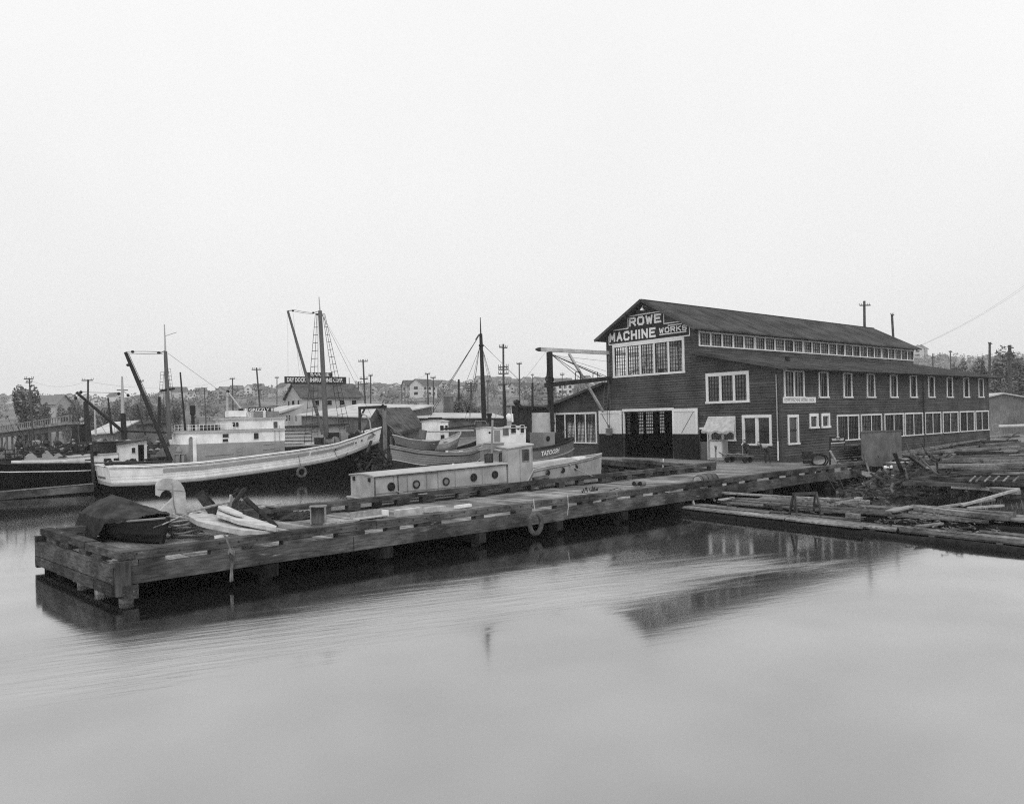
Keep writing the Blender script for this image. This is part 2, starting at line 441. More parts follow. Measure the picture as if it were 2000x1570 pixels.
# ================================================================ THE SETTING
# ---- water: long-exposure harbour water, smoothed, with a ripple band running along the dock
def water_material():
    m = bpy.data.materials.new('water'); m.use_nodes = True; t = m.node_tree; t.nodes.clear(); L = t.links.new
    o = N(t, 'ShaderNodeOutputMaterial'); c = N(t, 'ShaderNodeTexCoord')
    sp = N(t, 'ShaderNodeSeparateXYZ'); L(c.outputs['Object'], sp.inputs[0])
    P1, P2 = Zp(1230, 1190, 0), Zp(1640, 1114, 0)
    d = (P2 - P1).normalized(); n = Vector((-d.y, d.x))
    def lin(ax, ay, k):
        a = N(t, 'ShaderNodeMath', operation='MULTIPLY'); L(sp.outputs[0], a.inputs[0]); a.inputs[1].default_value = ax
        b = N(t, 'ShaderNodeMath', operation='MULTIPLY_ADD'); L(sp.outputs[1], b.inputs[0]); b.inputs[1].default_value = ay; L(a.outputs[0], b.inputs[2])
        e = N(t, 'ShaderNodeMath', operation='ADD'); L(b.outputs[0], e.inputs[0]); e.inputs[1].default_value = k
        return e.outputs[0]
    dist = lin(n.x, n.y, -(n.x * P1.x + n.y * P1.y))          # metres beyond the edge of the band
    wob = N(t, 'ShaderNodeTexNoise'); wob.inputs['Scale'].default_value = .25; wob.inputs['Detail'].default_value = 3; L(c.outputs['Object'], wob.inputs[0])
    dd = N(t, 'ShaderNodeMath', operation='MULTIPLY_ADD'); L(wob.outputs[0], dd.inputs[0]); dd.inputs[1].default_value = 2.4; L(dist, dd.inputs[2])
    d2 = N(t, 'ShaderNodeMath', operation='SUBTRACT'); L(dd.outputs[0], d2.inputs[0]); d2.inputs[1].default_value = 1.2
    Q1, Q2 = Zp(600, 1182, 0), Zp(1300, 1078, 0)
    d_ = (Q2 - Q1).normalized(); n_ = Vector((-d_.y, d_.x))
    up_ = lin(-n_.x, -n_.y, (n_.x * Q1.x + n_.y * Q1.y))      # metres nearer than the calm water by the dock
    u2 = N(t, 'ShaderNodeMath', operation='MULTIPLY_ADD'); L(wob.outputs[0], u2.inputs[0]); u2.inputs[1].default_value = 2.0; L(up_, u2.inputs[2])
    ma = N(t, 'ShaderNodeMapRange', interpolation_type='SMOOTHSTEP'); ma.inputs[1].default_value = -.1; ma.inputs[2].default_value = 4.5; L(u2.outputs[0], ma.inputs[0])
    mb = N(t, 'ShaderNodeMapRange', interpolation_type='SMOOTHSTEP'); mb.inputs[1].default_value = -.3; mb.inputs[2].default_value = 1.3; L(d2.outputs[0], mb.inputs[0])
    stm = N(t, 'ShaderNodeMapping'); stm.inputs['Rotation'].default_value = (0, 0, -math.atan2(d.y, d.x) + .1); stm.inputs['Scale'].default_value = (1, 1, 1); L(c.outputs['Object'], stm.inputs[0])
    sts = N(t, 'ShaderNodeMapping'); sts.inputs['Scale'].default_value = (.35, 2.6, 1); L(stm.outputs[0], sts.inputs[0])
    stn = N(t, 'ShaderNodeTexNoise'); stn.inputs['Scale'].default_value = 1.0; stn.inputs['Detail'].default_value = 5; stn.inputs['Roughness'].default_value = .65; L(sts.outputs[0], stn.inputs[0])
    for nd, amp in ((ma, 4.5), (mb, 2.6)):
        src = nd.inputs[0].links[0].from_socket; q_ = N(t, 'ShaderNodeMath', operation='MULTIPLY_ADD'); L(stn.outputs[0], q_.inputs[0]); q_.inputs[1].default_value = amp; L(src, q_.inputs[2])
        q2 = N(t, 'ShaderNodeMath', operation='SUBTRACT'); L(q_.outputs[0], q2.inputs[0]); q2.inputs[1].default_value = amp / 2; L(q2.outputs[0], nd.inputs[0])
    R1, R2 = Zp(1300, 1076, 0), Zp(1740, 1108, 0); e_1 = (R2 - R1).normalized()
    up3 = lin(e_1.y, -e_1.x, -(e_1.y * R1.x - e_1.x * R1.y))
    u3 = N(t, 'ShaderNodeMath', operation='MULTIPLY_ADD'); L(stn.outputs[0], u3.inputs[0]); u3.inputs[1].default_value = 3.0; L(up3, u3.inputs[2])
    mc_ = N(t, 'ShaderNodeMapRange', interpolation_type='SMOOTHSTEP'); mc_.inputs[1].default_value = 1.0; mc_.inputs[2].default_value = 3.6; L(u3.outputs[0], mc_.inputs[0])
    c0_ = N(t, 'ShaderNodeMath', operation='MULTIPLY'); L(ma.outputs[0], c0_.inputs[0]); L(mc_.outputs[0], c0_.inputs[1])
    cr_ = N(t, 'ShaderNodeMath', operation='MULTIPLY'); L(c0_.outputs[0], cr_.inputs[0]); L(mb.outputs[0], cr_.inputs[1])
    rr = N(t, 'ShaderNodeMapRange'); rr.inputs[3].default_value = .085; rr.inputs[4].default_value = .36; L(cr_.outputs[0], rr.inputs[0])
    # streaky ripples
    rot = N(t, 'ShaderNodeMapping'); rot.inputs['Rotation'].default_value = (0, 0, -math.atan2(d.y, d.x) + .12); L(c.outputs['Object'], rot.inputs[0])
    scm = N(t, 'ShaderNodeMapping'); scm.inputs['Scale'].default_value = (.9, 5.5, 1); L(rot.outputs[0], scm.inputs[0])
    no = N(t, 'ShaderNodeTexNoise'); no.inputs['Scale'].default_value = 1.0; no.inputs['Detail'].default_value = 4; L(scm.outputs[0], no.inputs[0])
    bst = N(t, 'ShaderNodeMapRange'); bst.inputs[3].default_value = .02; bst.inputs[4].default_value = .34; L(cr_.outputs[0], bst.inputs[0])
    bp = N(t, 'ShaderNodeBump'); bp.inputs['Distance'].default_value = .05; L(bst.outputs[0], bp.inputs['Strength']); L(no.outputs[0], bp.inputs['Height'])
    lw = N(t, 'ShaderNodeLayerWeight'); lw.inputs[0].default_value = .5
    fr = N(t, 'ShaderNodeValToRGB'); q = fr.color_ramp.elements
    q[0].position = 0; q[0].color = (.10, .10, .10, 1); q[1].position = 1; q[1].color = (.97, .97, .97, 1)
    for p_, v_ in ((.4, .32), (.6, .50), (.75, .58), (.88, .73)):
        z = q.new(p_); z.color = (v_, v_, v_, 1)
    L(lw.outputs['Facing'], fr.inputs[0])
    sv = N(t, 'ShaderNodeMapRange'); sv.inputs[1].default_value = .35; sv.inputs[2].default_value = .65; sv.inputs[3].default_value = .93; sv.inputs[4].default_value = 1.05
    slow = N(t, 'ShaderNodeTexNoise'); slow.inputs['Scale'].default_value = .35; slow.inputs['Detail'].default_value = 2; L(c.outputs['Object'], slow.inputs[0]); L(slow.outputs[0], sv.inputs[0])
    mu = N(t, 'ShaderNodeMath', operation='MULTIPLY'); L(fr.outputs[0], mu.inputs[0]); L(sv.outputs[0], mu.inputs[1]); mu.use_clamp = True
    df = N(t, 'ShaderNodeBsdfDiffuse'); df.inputs[0].default_value = (.012,) * 3 + (1,)
    gl = N(t, 'ShaderNodeBsdfGlossy'); gl.inputs[0].default_value = (.95,) * 3 + (1,); L(rr.outputs[0], gl.inputs['Roughness']); L(bp.outputs[0], gl.inputs['Normal'])
    mx = N(t, 'ShaderNodeMixShader'); L(mu.outputs[0], mx.inputs[0]); L(df.outputs[0], mx.inputs[1]); L(gl.outputs[0], mx.inputs[2]); L(mx.outputs[0], o.inputs[0])
    return m
struct(B().quad((-1500, -1500, .08), (1500, -1500, .08), (1500, 1500, .08), (-1500, 1500, .08)).build('water', water_material()))

def lerp_tab(tab, x):
    if x <= tab[0][0]: return tab[0][1]
    for (a, b), (c, d) in zip(tab, tab[1:]):
        if x <= c: return b + (d - b) * (x - a) / (c - a)
    return tab[-1][1]
SHORE = [(-60, -15), (-18, -13.2), (-15.9, -12.4), (-15, -11.2), (-13.8, -9.8), (-12.3, -8.0), (-10, -6.8), (-8.2, -5.9), (-6.5, -3.9), (-3.9, -1.6), (0, .3), (40, .3)]
from mathutils import noise
def ground_z(x, y):
    xs = lerp_tab(SHORE, y) + .5 * noise.noise(Vector((y * .6, 3, 0)))
    d = x - xs
    Ls = lerp_tab([(-8, 4.6), (-5, 3.2), (-3.5, 1.4)], y)
    k = max(-1.0, min(1.0, d / (Ls if d > 0 else 1.2)))
    z = .09 + .59 * k
    if y < -1: z += .16 * noise.noise(Vector((x * .8, y * .8, 0))) * (1 if d > 0 else .3) * min(1, -(y + 1) / 2) + .04 * noise.noise(Vector((x * 3, y * 3, 5)))
    if y > 0: z = min(z, .68)
    return z
g = B(); gx = [-19 + i * .5 for i in range(80)] + [21 + i * 2.5 for i in range(40)]; gy = [-60 + i * 2 for i in range(15)] + [-30 + i * .5 for i in range(66)] + [3 + i * 4 for i in range(12)]
for y in gy:
    for x in gx: g.v.append((x, y, ground_z(x, y)))
for j in range(len(gy) - 1):
    for i in range(len(gx) - 1):
        a = j * len(gx) + i; g.f.append((a, a + 1, a + len(gx) + 1, a + len(gx)))
struct(g.build('ground', 'ground', smooth=True))

SKYL = [(-500, 800), (45, 792), (110, 788), (200, 792), (330, 784), (400, 782), (470, 777), (560, 774), (700, 770), (800, 773), (900, 767), (950, 760), (1000, 762), (1100, 760), (1190, 758), (1400, 745), (1790, 715), (1850, 712), (1900, 716), (2000, 710), (2500, 705)]
ROWS = [(61, -1.2, 0), (64, .3, 0), (70, .45, 0), (100, .5, 0), (150, .6, .0), (200, .6, .10), (270, .6, .24), (350, .6, .40), (450, .6, .57), (560, .6, .75), (680, .6, .92), (800, .6, 1.0), (1000, .6, .9)]
def hill_z(px, d):
    top = CAM.z + (HZ(px) - lerp_tab(SKYL, px)) * 800 / F
    z0 = lerp_tab([(r[0], r[1]) for r in ROWS], d); k = lerp_tab([(r[0], r[2]) for r in ROWS], d)
    return z0 + k * (top - .6) + (k > 0) * 1.6 * noise.noise(Vector((px * .012, d * .012, 0)))
def hill_pt(px, d):
    r = ray(px, 816); p = CAM + r * d; p.z = hill_z(px, d); return p
g = B(); cols = list(range(-560, 2600, 20))
dep = [61, 64, 70, 85, 100, 125, 150, 175, 200, 235, 270, 310, 350, 400, 450, 500, 560, 620, 680, 740, 800, 900, 1000]
for d in dep:
    for px in cols: g.v.append(tuple(hill_pt(px, d)))
for j in range(len(dep) - 1):
    for i in range(len(cols) - 1):
        a = j * len(cols) + i; g.f.append((a, a + 1, a + len(cols) + 1, a + len(cols)))
struct(g.build('hills', 'far_ground', smooth=True))

# ================================================================ THE MACHINE WORKS
ZB = .75
W = thing('machine_works', 'large dark clapboard works with white lettering on its gable and long clerestory roof', 'building', (0, 0, ZB))
def apt(ax, a, c, z): return (a, c, z) if ax == 'y' else (c, a, z)
def abox(m, ax, a0, a1, c0, c1, z0, z1):
    return m.box(a0, a1, c0, c1, z0, z1) if ax == 'y' else m.box(c0, c1, a0, a1, z0, z1)
def cut(a0, a1, ops):
    iv = [(a0, a1)]
    for o0, o1 in ops:
        nv = []
        for b0, b1 in iv:
            if o1 <= b0 or o0 >= b1: nv.append((b0, b1)); continue
            if o0 > b0: nv.append((b0, o0))
            if o1 < b1: nv.append((o1, b1))
        iv = nv
    return iv
def siding(m, inner, ax, c, out, rng, z0, z1, ops, pitch=.168, th=.040):
    k = int(math.ceil((z1 - z0) / pitch))
    for i in range(k):
        za, zb = z0 + i * pitch, min(z1, z0 + (i + 1) * pitch); zm = (za + zb) / 2
        r = rng(zm)
        if r is None: continue
        for a0, a1 in cut(r[0], r[1], [(o[0], o[1]) for o in ops if o[2] < zm < o[3]]):
            if a1 - a0 < .02: continue
            lo, hi = c + out * th, c + out * .004
            m.quad(apt(ax, a0, lo, za), apt(ax, a1, lo, za), apt(ax, a1, hi, zb), apt(ax, a0, hi, zb))
            m.quad(apt(ax, a0, lo, za), apt(ax, a1, lo, za), apt(ax, a1, hi, za), apt(ax, a0, hi, za))
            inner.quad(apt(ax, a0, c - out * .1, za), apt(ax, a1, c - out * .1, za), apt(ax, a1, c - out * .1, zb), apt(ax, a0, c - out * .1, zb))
def window(root, ax, c, out, a0, a1, z0, z1, n=2, nx=4, nz=6, cas=.11, sill=True, gl='glass', barw=.032, midrail=False, mull=.1, name='window', bars=True):
    f = B()
    abox(f, ax, a0, a0 + cas, c - out * .05, c + out * .08, z0, z1)
    abox(f, ax, a1 - cas, a1, c - out * .05, c + out * .08, z0, z1)
    abox(f, ax, a0, a1, c - out * .052, c + out * .084, z1, z1 + cas * 1.2)
    abox(f, ax, a0 - .03, a1 + .03, c - out * .053, c + out * (.13 if sill else .086), z0 - cas * .8, z0)
    w_ = (a1 - a0 - 2 * cas - (n - 1) * mull) / n
    for i in range(1, n):
        a = a0 + cas + i * w_ + (i - 1) * mull
        abox(f, ax, a, a + mull, c - out * .05, c + out * .055, z0, z1)
    fr_ = f.build(name, 'trim', root)
    b = B()
    for i in range(n):
        a = a0 + cas + i * (w_ + mull)
        g_ = B().poly([apt(ax, a, c - out * .03, z0), apt(ax, a + w_, c - out * .03, z0), apt(ax, a + w_, c - out * .03, z1), apt(ax, a, c - out * .03, z1)])
        g_.build('pane', gl, fr_)
        if bars:
            for q in (a + .02, a + w_ - .02): abox(b, ax, q - .02, q + .02, c - out * .028, c + out * .02, z0, z1)
            for j in range(1, nx): abox(b, ax, a + w_ * j / nx - barw / 2, a + w_ * j / nx + barw / 2, c - out * .028, c + out * .0, z0, z1)
            for j in range(1, nz): abox(b, ax, a + .04, a + w_ - .04, c - out * .027, c - out * .002, z0 + (z1 - z0) * j / nz - barw / 2, z0 + (z1 - z0) * j / nz + barw / 2)
        if midrail: abox(b, ax, a + .04, a + w_ - .04, c - out * .026, c + out * .022, (z0 + z1) / 2 - .03, (z0 + z1) / 2 + .03)
    if b.f: b.build('muntins', 'muntin', fr_)
    return (a0 + .02, a1 - .02, z0, z1)
XL = 33.2; YN0, YN1, YA = 6.24, 14.05, 20.35
PK = 11.55; SL = .536
def nave_rng(z):
    zt0 = 9.50; top = zt0 + SL * (YN1 - YN0) / 2
    if z < zt0: return (YN0, YN1)
    if z > top: return None
    k = (z - zt0) / SL; return (YN0 + k, YN1 - k)
def lean_top(y): return 6.45 + .215 * y            # wall top under the lean-to roof
def front_rng(z):
    lo = 0 if z < 6.45 else (z - 6.45) / .215
    hi = YA if z < 4.55 else YN1
    if 4.55 <= z < 6.05: hi = YN1 + (6.05 - z) / .237 if z < 6.05 else YN1
    hi = min(hi, YA)
    if lo >= YN0 or z > 7.78:
        return nave_rng(z)
    if z > 6.05: hi = YN1
    return (lo, hi)
F_ = []
F_.append(window(W, 'x', 0, -1, 6.96, 13.42, 6.62, 8.68, n=5, nx=5, nz=8, cas=.17, sill=False, gl='glass_clear', mull=.15))
F_.append(window(W, 'x', 0, -1, 2.10, 5.30, 4.52, 6.12, n=3, nx=4, nz=6, cas=.18, mull=.17))
F_.append(window(W, 'x', 0, -1, .62, 2.66, 1.84, 3.42, n=2, cas=.15, mull=.20, midrail=True, bars=False))
F_.append(window(W, 'x', 0, -1, 3.14, 5.12, 2.08, 3.38, n=2, cas=.13, mull=.13, bars=False))
F_.append(window(W, 'x', 0, -1, 15.2, 19.85, 1.78, 3.92, n=4, nx=7, nz=8, cas=.12, mull=.11, gl='glass'))
door = (8.08, 12.45, .6, 4.02)
sdoor = (5.30, 5.86, .6, 2.72)
F_ += [door, sdoor]
m, inn = B(), B()
siding(m, inn, 'x', 0, -1, front_rng, ZB, PK, F_)
# long side
S_ = []
S_.append(window(W, 'y', 0, -1, .30, 2.60, 4.66, 6.16, n=2, nx=3, nz=2, cas=.12, mull=.12, gl='glass_side'))
for i, x in enumerate((4.34, 7.48, 10.75, 14.23, 17.49, 20.7, 24.2, 27.6, 30.85)):
    S_.append(window(W, 'y', 0, -1, x, x + 1.18, 4.66, 6.16, n=1, nx=4, nz=2, cas=.12, gl='glass_side'))
S_.append(window(W, 'y', 0, -1, .62, 1.85, 1.86, 3.40, n=1, cas=.14, midrail=True, bars=False))
for x in (3.13, 4.57): S_.append(window(W, 'y', 0, -1, x, x + 1.05, 2.78, 3.42, n=1, cas=.15, bars=False))
for a, b in ((6.54, 9.51), (9.8, 12.85), (13.25, 16.3), (16.5, 19.6), (19.98, 22.95), (23.3, 26.36), (26.7, 29.8), (30.07, 33.05)):
    S_.append(window(W, 'y', 0, -1, a, b, 1.82, 3.36, n=2, nx=6, nz=4, cas=.085, mull=.07, gl='glass_side'))
siding(m, inn, 'y', 0, -1, lambda z: (0, XL), ZB, 6.42, S_)
# clerestories
C_ = []
for k in range(5):
    a = .5 + k * 6.56
    C_.append(window(W, 'y', YN0, -1, a, a + 6.5, 8.30, 9.12, n=5, nx=4, nz=3, cas=.10, mull=.16, gl='glass_dirty', sill=False, barw=.026, name='clerestory_window'))
siding(m, inn, 'y', YN0, -1, lambda z: (0, XL), 7.74, 9.5, C_)
C2 = []
for k in range(5):
    a = .5 + k * 6.56
    C2.append(window(W, 'y', YN1, 1, a, a + 6.5, 7.3, 9.2, n=5, nx=4, nz=4, cas=.10, mull=.16, gl='glass_clear', sill=False, name='clerestory_window'))
siding(m, inn, 'y', YN1, 1, lambda z: (0, XL), 6.0, 9.5, C2)
# far side wall with the windows that show bright through the big door
A_ = []
for pa, pb in ((1224, 1231), (1241.5, 1257), (1260.5, 1276), (1287, 1298)):
    x0, x1 = Yp(pa, 825, YA).x, Yp(pb, 825, YA).x
    A_.append(window(W, 'y', YA, 1, x0, x1, Yp(1250, 847, YA).z, Yp(1250, 803, YA).z, n=1, nx=3 if pb - pa < 12 else 4, nz=7, cas=.05, gl='glass_frosted', sill=False, barw=.085))
siding(m, inn, 'y', YA, 1, lambda z: (0, XL), ZB, 4.55, A_)
siding(m, inn, 'x', XL, 1, front_rng, ZB, PK, [])
m.build('siding', 'siding', W, kind='stuff')
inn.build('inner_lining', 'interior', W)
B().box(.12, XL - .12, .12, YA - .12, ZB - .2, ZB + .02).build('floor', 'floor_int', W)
# skirts and corner boards
t = B()
t.box(-.05, .10, -.05, .0 - .002, ZB, 6.4); t.box(-.055, -.002, .0, .12, ZB, 6.42)
t.box(XL - .12, XL + .04, -.05, -.003, ZB, 6.42)
t.box(-.05, -.002, YN0 - .0, YN0 + .14, 7.78, 9.55); t.box(-.05, .14, YN0 - .055, YN0 - .004, 7.74, 9.5)
t.box(-.05, -.002, YN1 - .14, YN1, 4.3, 9.5)
t.build('corner_board', 'siding', W)
# roofs
def slab(name, p, th, mt='roof_felt'):   # p: 4 points of the top surface
    b = B(); q = [Vector(a) for a in p]; b.hexa([a - UP * th for a in q] + q); return b.build(name, mt, W)
ov = .62
zr = 9.5 + SL * (YN1 - YN0) / 2 + .14; ym = (YN0 + YN1) / 2
slab('nave_roof', [(-ov, YN0 - .58, zr - SL * (ym - YN0 + .58)), (XL + ov, YN0 - .58, zr - SL * (ym - YN0 + .58)), (XL + ov, ym, zr), (-ov, ym, zr)], .10)
slab('nave_roof', [(-ov, ym, zr), (XL + ov, ym, zr), (XL + ov, YN1 + .58, zr - SL * (ym - YN0 + .58)), (-ov, YN1 + .58, zr - SL * (ym - YN0 + .58))], .10)
slab('side_roof', [(-.5, -.75, lean_top(-.75) + .10), (XL + .6, -.75, lean_top(-.75) + .10), (XL + .6, YN0 - .005, lean_top(YN0) + .12), (-.5, YN0 - .005, lean_top(YN0) + .12)], .12)
slab('annex_roof', [(-.5, YN1 + .005, 6.22), (XL + .5, YN1 + .005, 6.22), (XL + .5, YA + .6, 4.50), (-.5, YA + .6, 4.50)], .12)
# barge boards along the rakes
b = B()
z_e = zr - SL * (ym - YN0 + .58)
for y0, z0, y1, z1 in ((YN0 - .62, z_e - .06, ym, zr - .04), (YN1 + .62, z_e - .06, ym, zr - .04)):
    b.beam((-ov - .03, y0, z0), (-ov - .03, y1, z1), .05, .20)
b.beam((-.53, -.78, lean_top(-.78)), (-.53, YN0, lean_top(YN0)), .05, .20)
b.beam((-.53, YN1, 6.14), (-.53, YA + .62, 4.42), .05, .18)
b.build('barge_board', 'siding', W)
b = B()
b.box(-.45, XL + .55, -.80, -.74, lean_top(-.75) - .07, lean_top(-.75) + .06)
b.tube([(-.5, -.84, lean_top(-.8) + .02), (XL + .6, -.84, lean_top(-.8) + .02)], .05, 6)
b.build('gutter', 'siding', W)
b = B(); x = .1
while x < XL:
    b.beam((x, YN0 - .52, z_e - .12), (x, YN0 - .005, z_e - .12 + SL * .52), .07, .14); x += .62
b.build('rafter_tails', 'siding', W, kind='stuff')
b = B(); x = .3
while x < XL:
    b.beam((x, -.7, lean_top(-.7) - .10), (x, -.035, lean_top(0) - .10), .06, .12); x += .8
b.build('rafter_tails', 'siding', W, kind='stuff')
b = B()
for x in range(0, 34):           # seams of the felt, each a thin lap
    b.beam((x - .3, -.72, lean_top(-.72) + .108), (x - .3, YN0 - .02, lean_top(YN0 - .02) + .126), .03, .012)
    b.beam((x - .3, YN0 - .56, z_e + .017), (x - .3, ym - .02, zr - .006), .03, .012)
b.build('felt_seams', 'roof_felt', W, kind='stuff')
B().box(-.55, XL + .55, ym - .09, ym + .09, zr - .03, zr + .03).build('ridge_cap', 'roof_felt', W)
B().box(5.0, 5.25, 2.4, 2.65, lean_top(2.5), lean_top(2.5) + .42).build('roof_vent', 'iron', W)
# painted sign on the gable
s_ = B()
def sp(a, z, d=0): return (-.056 - d, a, z)
out_ = [(13.78, 8.90), (6.47, 8.90), (6.47, 9.68), (7.55, 9.92), (8.62, 9.92), (8.62, 10.80), (11.86, 10.80), (11.86, 9.95), (13.78, 9.55)]
s_.prism([sp(a, z) for a, z in [(13.78, 8.90), (6.47, 8.90), (6.47, 9.60), (7.3, 9.92), (8.62, 9.92), (8.62, 10.78), (11.86, 10.78), (11.86, 9.95), (13.3, 9.85), (13.78, 9.60)]], (.012, 0, 0))
sg = s_.build('gable_sign', 'sign_black', W)
ln = B(); T_ = .07; off = .002
def bar(y0, z0, y1, z1, d=.004, th=T_):
    v = Vector((0, y1 - y0, z1 - z0)).normalized(); nn = Vector((0, -v.z, v.y)) * th / 2
    a, c = Vector(sp(y0, z0, d)), Vector(sp(y1, z1, d)); ln.quad(a - nn, c - nn, c + nn, a + nn)
for i, (p, q) in enumerate([((13.78, 8.93), (6.47, 8.93)), ((6.5, 8.93), (6.5, 9.62)), ((7.3, 9.93), (8.62, 9.93)), ((8.62, 9.9), (8.62, 10.80)), ((8.9, 10.80), (11.86, 10.80)), ((11.86, 10.8), (11.86, 9.95)), ((11.86, 9.95), (13.78, 9.95)), ((13.75, 9.6), (13.75, 8.93))]):
    bar(p[0], p[1], q[0], q[1], .004 + i * .0015)
bar(9.05, 9.22, 6.75, 9.22, .004); bar(8.3, 9.77, 7.1, 9.77, .004)
ln.build('border', 'sign_white', sg)
for wd, ys, ye, z0, h, th in (('ROWE', 11.76, 8.83, 10.05, .64, .15), ('MACHINE', 13.70, 9.36, 9.10, .68, .15), ('WORKS', 9.05, 6.70, 9.30, .38, .085)):
    lt = B(); letters(lt, wd, lambda a, z, d, ys=ys: sp(ys - a, z, .005 + d), 0, z0, ys - ye, h, th, .12 if wd != 'WORKS' else .09)
    lt.build('lettering', 'sign_white', sg)
lamp = B(); lamp.tube([(-.05, ym, 11.25), (-.45, ym, 11.32), (-.5, ym, 11.2)], .015, 5); lamp.lathe((-.5, ym, 11.0), [(.16, 0), (.14, .04), (.04, .16), (.03, .2)], 12)
lamp.build('gable_lamp', 'white_paint', W)
# door frame and sliding panels
b = B(); b.box(-.12, -.05, door[0] - .13, door[1] + .13, door[3], door[3] + .18); b.build('door_header', 'trim', W)
b = B(); b.box(-.07, .06, door[0] - .10, door[0], ZB, door[3]); b.box(-.07, .06, door[1], door[1] + .12, 2.43, door[3]); b.build('door_jamb', 'trim', W)
for y0, y1, fl in ((12.60, 14.82, 1), (5.92, 7.97, -1)):
    p_ = B().box(-.20, -.13, y0, y1, 2.43, 4.12).build('sliding_door', 'door_white', W)
    B().box(-.20, -.13, y0, y1, .78, 2.427).build('lower_panel', 'door_dark', p_)
    f = B()
    f.box(-.23, -.2, y0, y1, 3.92, 4.12); f.box(-.23, -.2, y0, y0 + .16, 2.43, 3.92); f.box(-.23, -.2, y1 - .16, y1, 2.43, 3.92)
    f.build('frame', 'trim', p_)
    ya, yb = (y1 - .3, y0 + .9) if fl > 0 else (y0 + .3, y1 - .75)
    B().beam((-.205, ya, 3.9), (-.205, yb, 2.5), .02, .035, up=Vector((1, 0, 0))).build('brace', 'muntin', p_)
f = B()
for z in (1.6, 3.0): f.box(.5, 30, 6.3, 6.5, z, z + .02)
# machinery silhouettes inside the doorway
mc = B()
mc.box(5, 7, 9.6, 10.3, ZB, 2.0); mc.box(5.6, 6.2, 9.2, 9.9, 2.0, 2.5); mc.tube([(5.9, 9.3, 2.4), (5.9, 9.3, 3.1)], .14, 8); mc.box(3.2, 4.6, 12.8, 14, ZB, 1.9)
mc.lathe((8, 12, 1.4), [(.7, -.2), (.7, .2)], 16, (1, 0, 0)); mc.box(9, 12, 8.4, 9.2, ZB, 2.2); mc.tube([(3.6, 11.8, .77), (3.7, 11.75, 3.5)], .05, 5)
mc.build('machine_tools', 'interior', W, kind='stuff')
pst = B()
for x in range(3, 33, 4):
    for y in (YN0 + .1, YN1 - .1): pst.box(x - .12, x + .12, y - .12, y + .12, ZB, 7.4 if y < 10 else 6.2)
pst.build('posts', 'interior', W)
# small side door beside the kiosk window
b = B(); b.box(-.06, .06, sdoor[0] - .10, sdoor[0], ZB, 2.8); b.box(-.07, .05, sdoor[0] - .1, sdoor[1] + .02, 2.72, 2.86); b.build('door_frame', 'trim', W)
B().box(-.02, .04, sdoor[0], sdoor[1], .78, 1.92).build('half_door', 'tatoosh_grey', W)
B().tube([(-.1, .22, 6.0), (-.1, .20, 2.0)], .035, 8).build('downpipe', 'cruiser_grey', W); B().tube([(-.1, .20, 2.0), (-.1, .20, .85)], .05, 8).build('downpipe', 'trim', W)
B().tube([(19.78, -.1, 6.1), (19.78, -.1, .9)], .05, 6).build('downpipe', 'siding', W)
b = B().box(-.02, 33.2, -.085, -.035, .6, 1.02); b.build('skirt_board', 'siding', W)
sb = tag(B().box(.12, 3.85, -.10, -.055, 4.27, 4.62).build('dock_sign', 'sign_white'), 'long white dock sign with black letters at the corner of the works', 'sign')
text('lettering', 'ROWE MACHINE WORKS DOCK', (.24, -.104, 4.34), (1, 0, 0), (0, 0, 1), .20, 3.45, 'sign_black', sb)
# awning over the kiosk window: sagging canvas
aw = B(); n = 14; rows = 7
for i in range(rows + 1):
    t_ = i / rows
    for j in range(n + 1):
        s = j / n; y = (5.19 - 2.05 * s) * (1 - t_) + (5.02 - 2.45 * s) * t_
        z = 3.55 - .92 * t_ - .10 * math.sin(math.pi * t_) * (1 + .3 * math.sin(s * 5)) + (.05 * math.sin(s * 15 + 1) if i == rows else 0)
        aw.v.append((-.05 - 1.0 * t_ + .02 * math.sin(s * 17), y, z))
for j in range(n + 1):
    a = aw.v[rows * (n + 1) + j]; aw.v.append((a[0] + .02, a[1], a[2] - .14 - .05 * math.sin(j * 1.9)))
for i in range(rows + 1):
    for j in range(n):
        k = i * (n + 1) + j; aw.f.append((k, k + 1, k + n + 2, k + n + 1))
tag(aw.build('awning', 'canvas', smooth=True), 'sagging pale canvas awning over the small window by the door', 'awning')
cb = B().box(-.62, -.08, 3.70, 4.76, .80, 2.04).build('cabinet', 'cruiser_grey')
tag(cb, 'pale steel locker standing against the works under the canvas awning', 'locker')
B().box(-.66, -.04, 3.66, 4.80, 2.04, 2.09).build('lid', 'cruiser_grey', cb)
B().box(-.645, -.622, 4.16, 4.30, 1.45, 1.62).build('handle', 'iron', cb)
B().box(-.632, -.621, 3.80, 4.66, .95, 1.95).build('door_panel', 'trim', cb)
# ladder against the left corner of the gable front
ld = B(); a0, a1 = Vector((-.35, 14.05, 4.2)), Vector((-.12, 13.95, 6.6))
for dy in (-.2, .2): ld.beam(a0 + Vector((0, dy, 0)), a1 + Vector((0, dy, 0)), .05, .07)
lo = tag(ld.build('wall_ladder', 'mast_wood'), 'wooden ladder fixed to the left corner of the works above the white door', 'ladder')
for i in range(9):
    p = a0.lerp(a1, (i + .5) / 9); B().beam(p + Vector((0, -.2, 0)), p + Vector((0, .2, 0)), .04, .04).build('rung', 'mast_wood', lo)

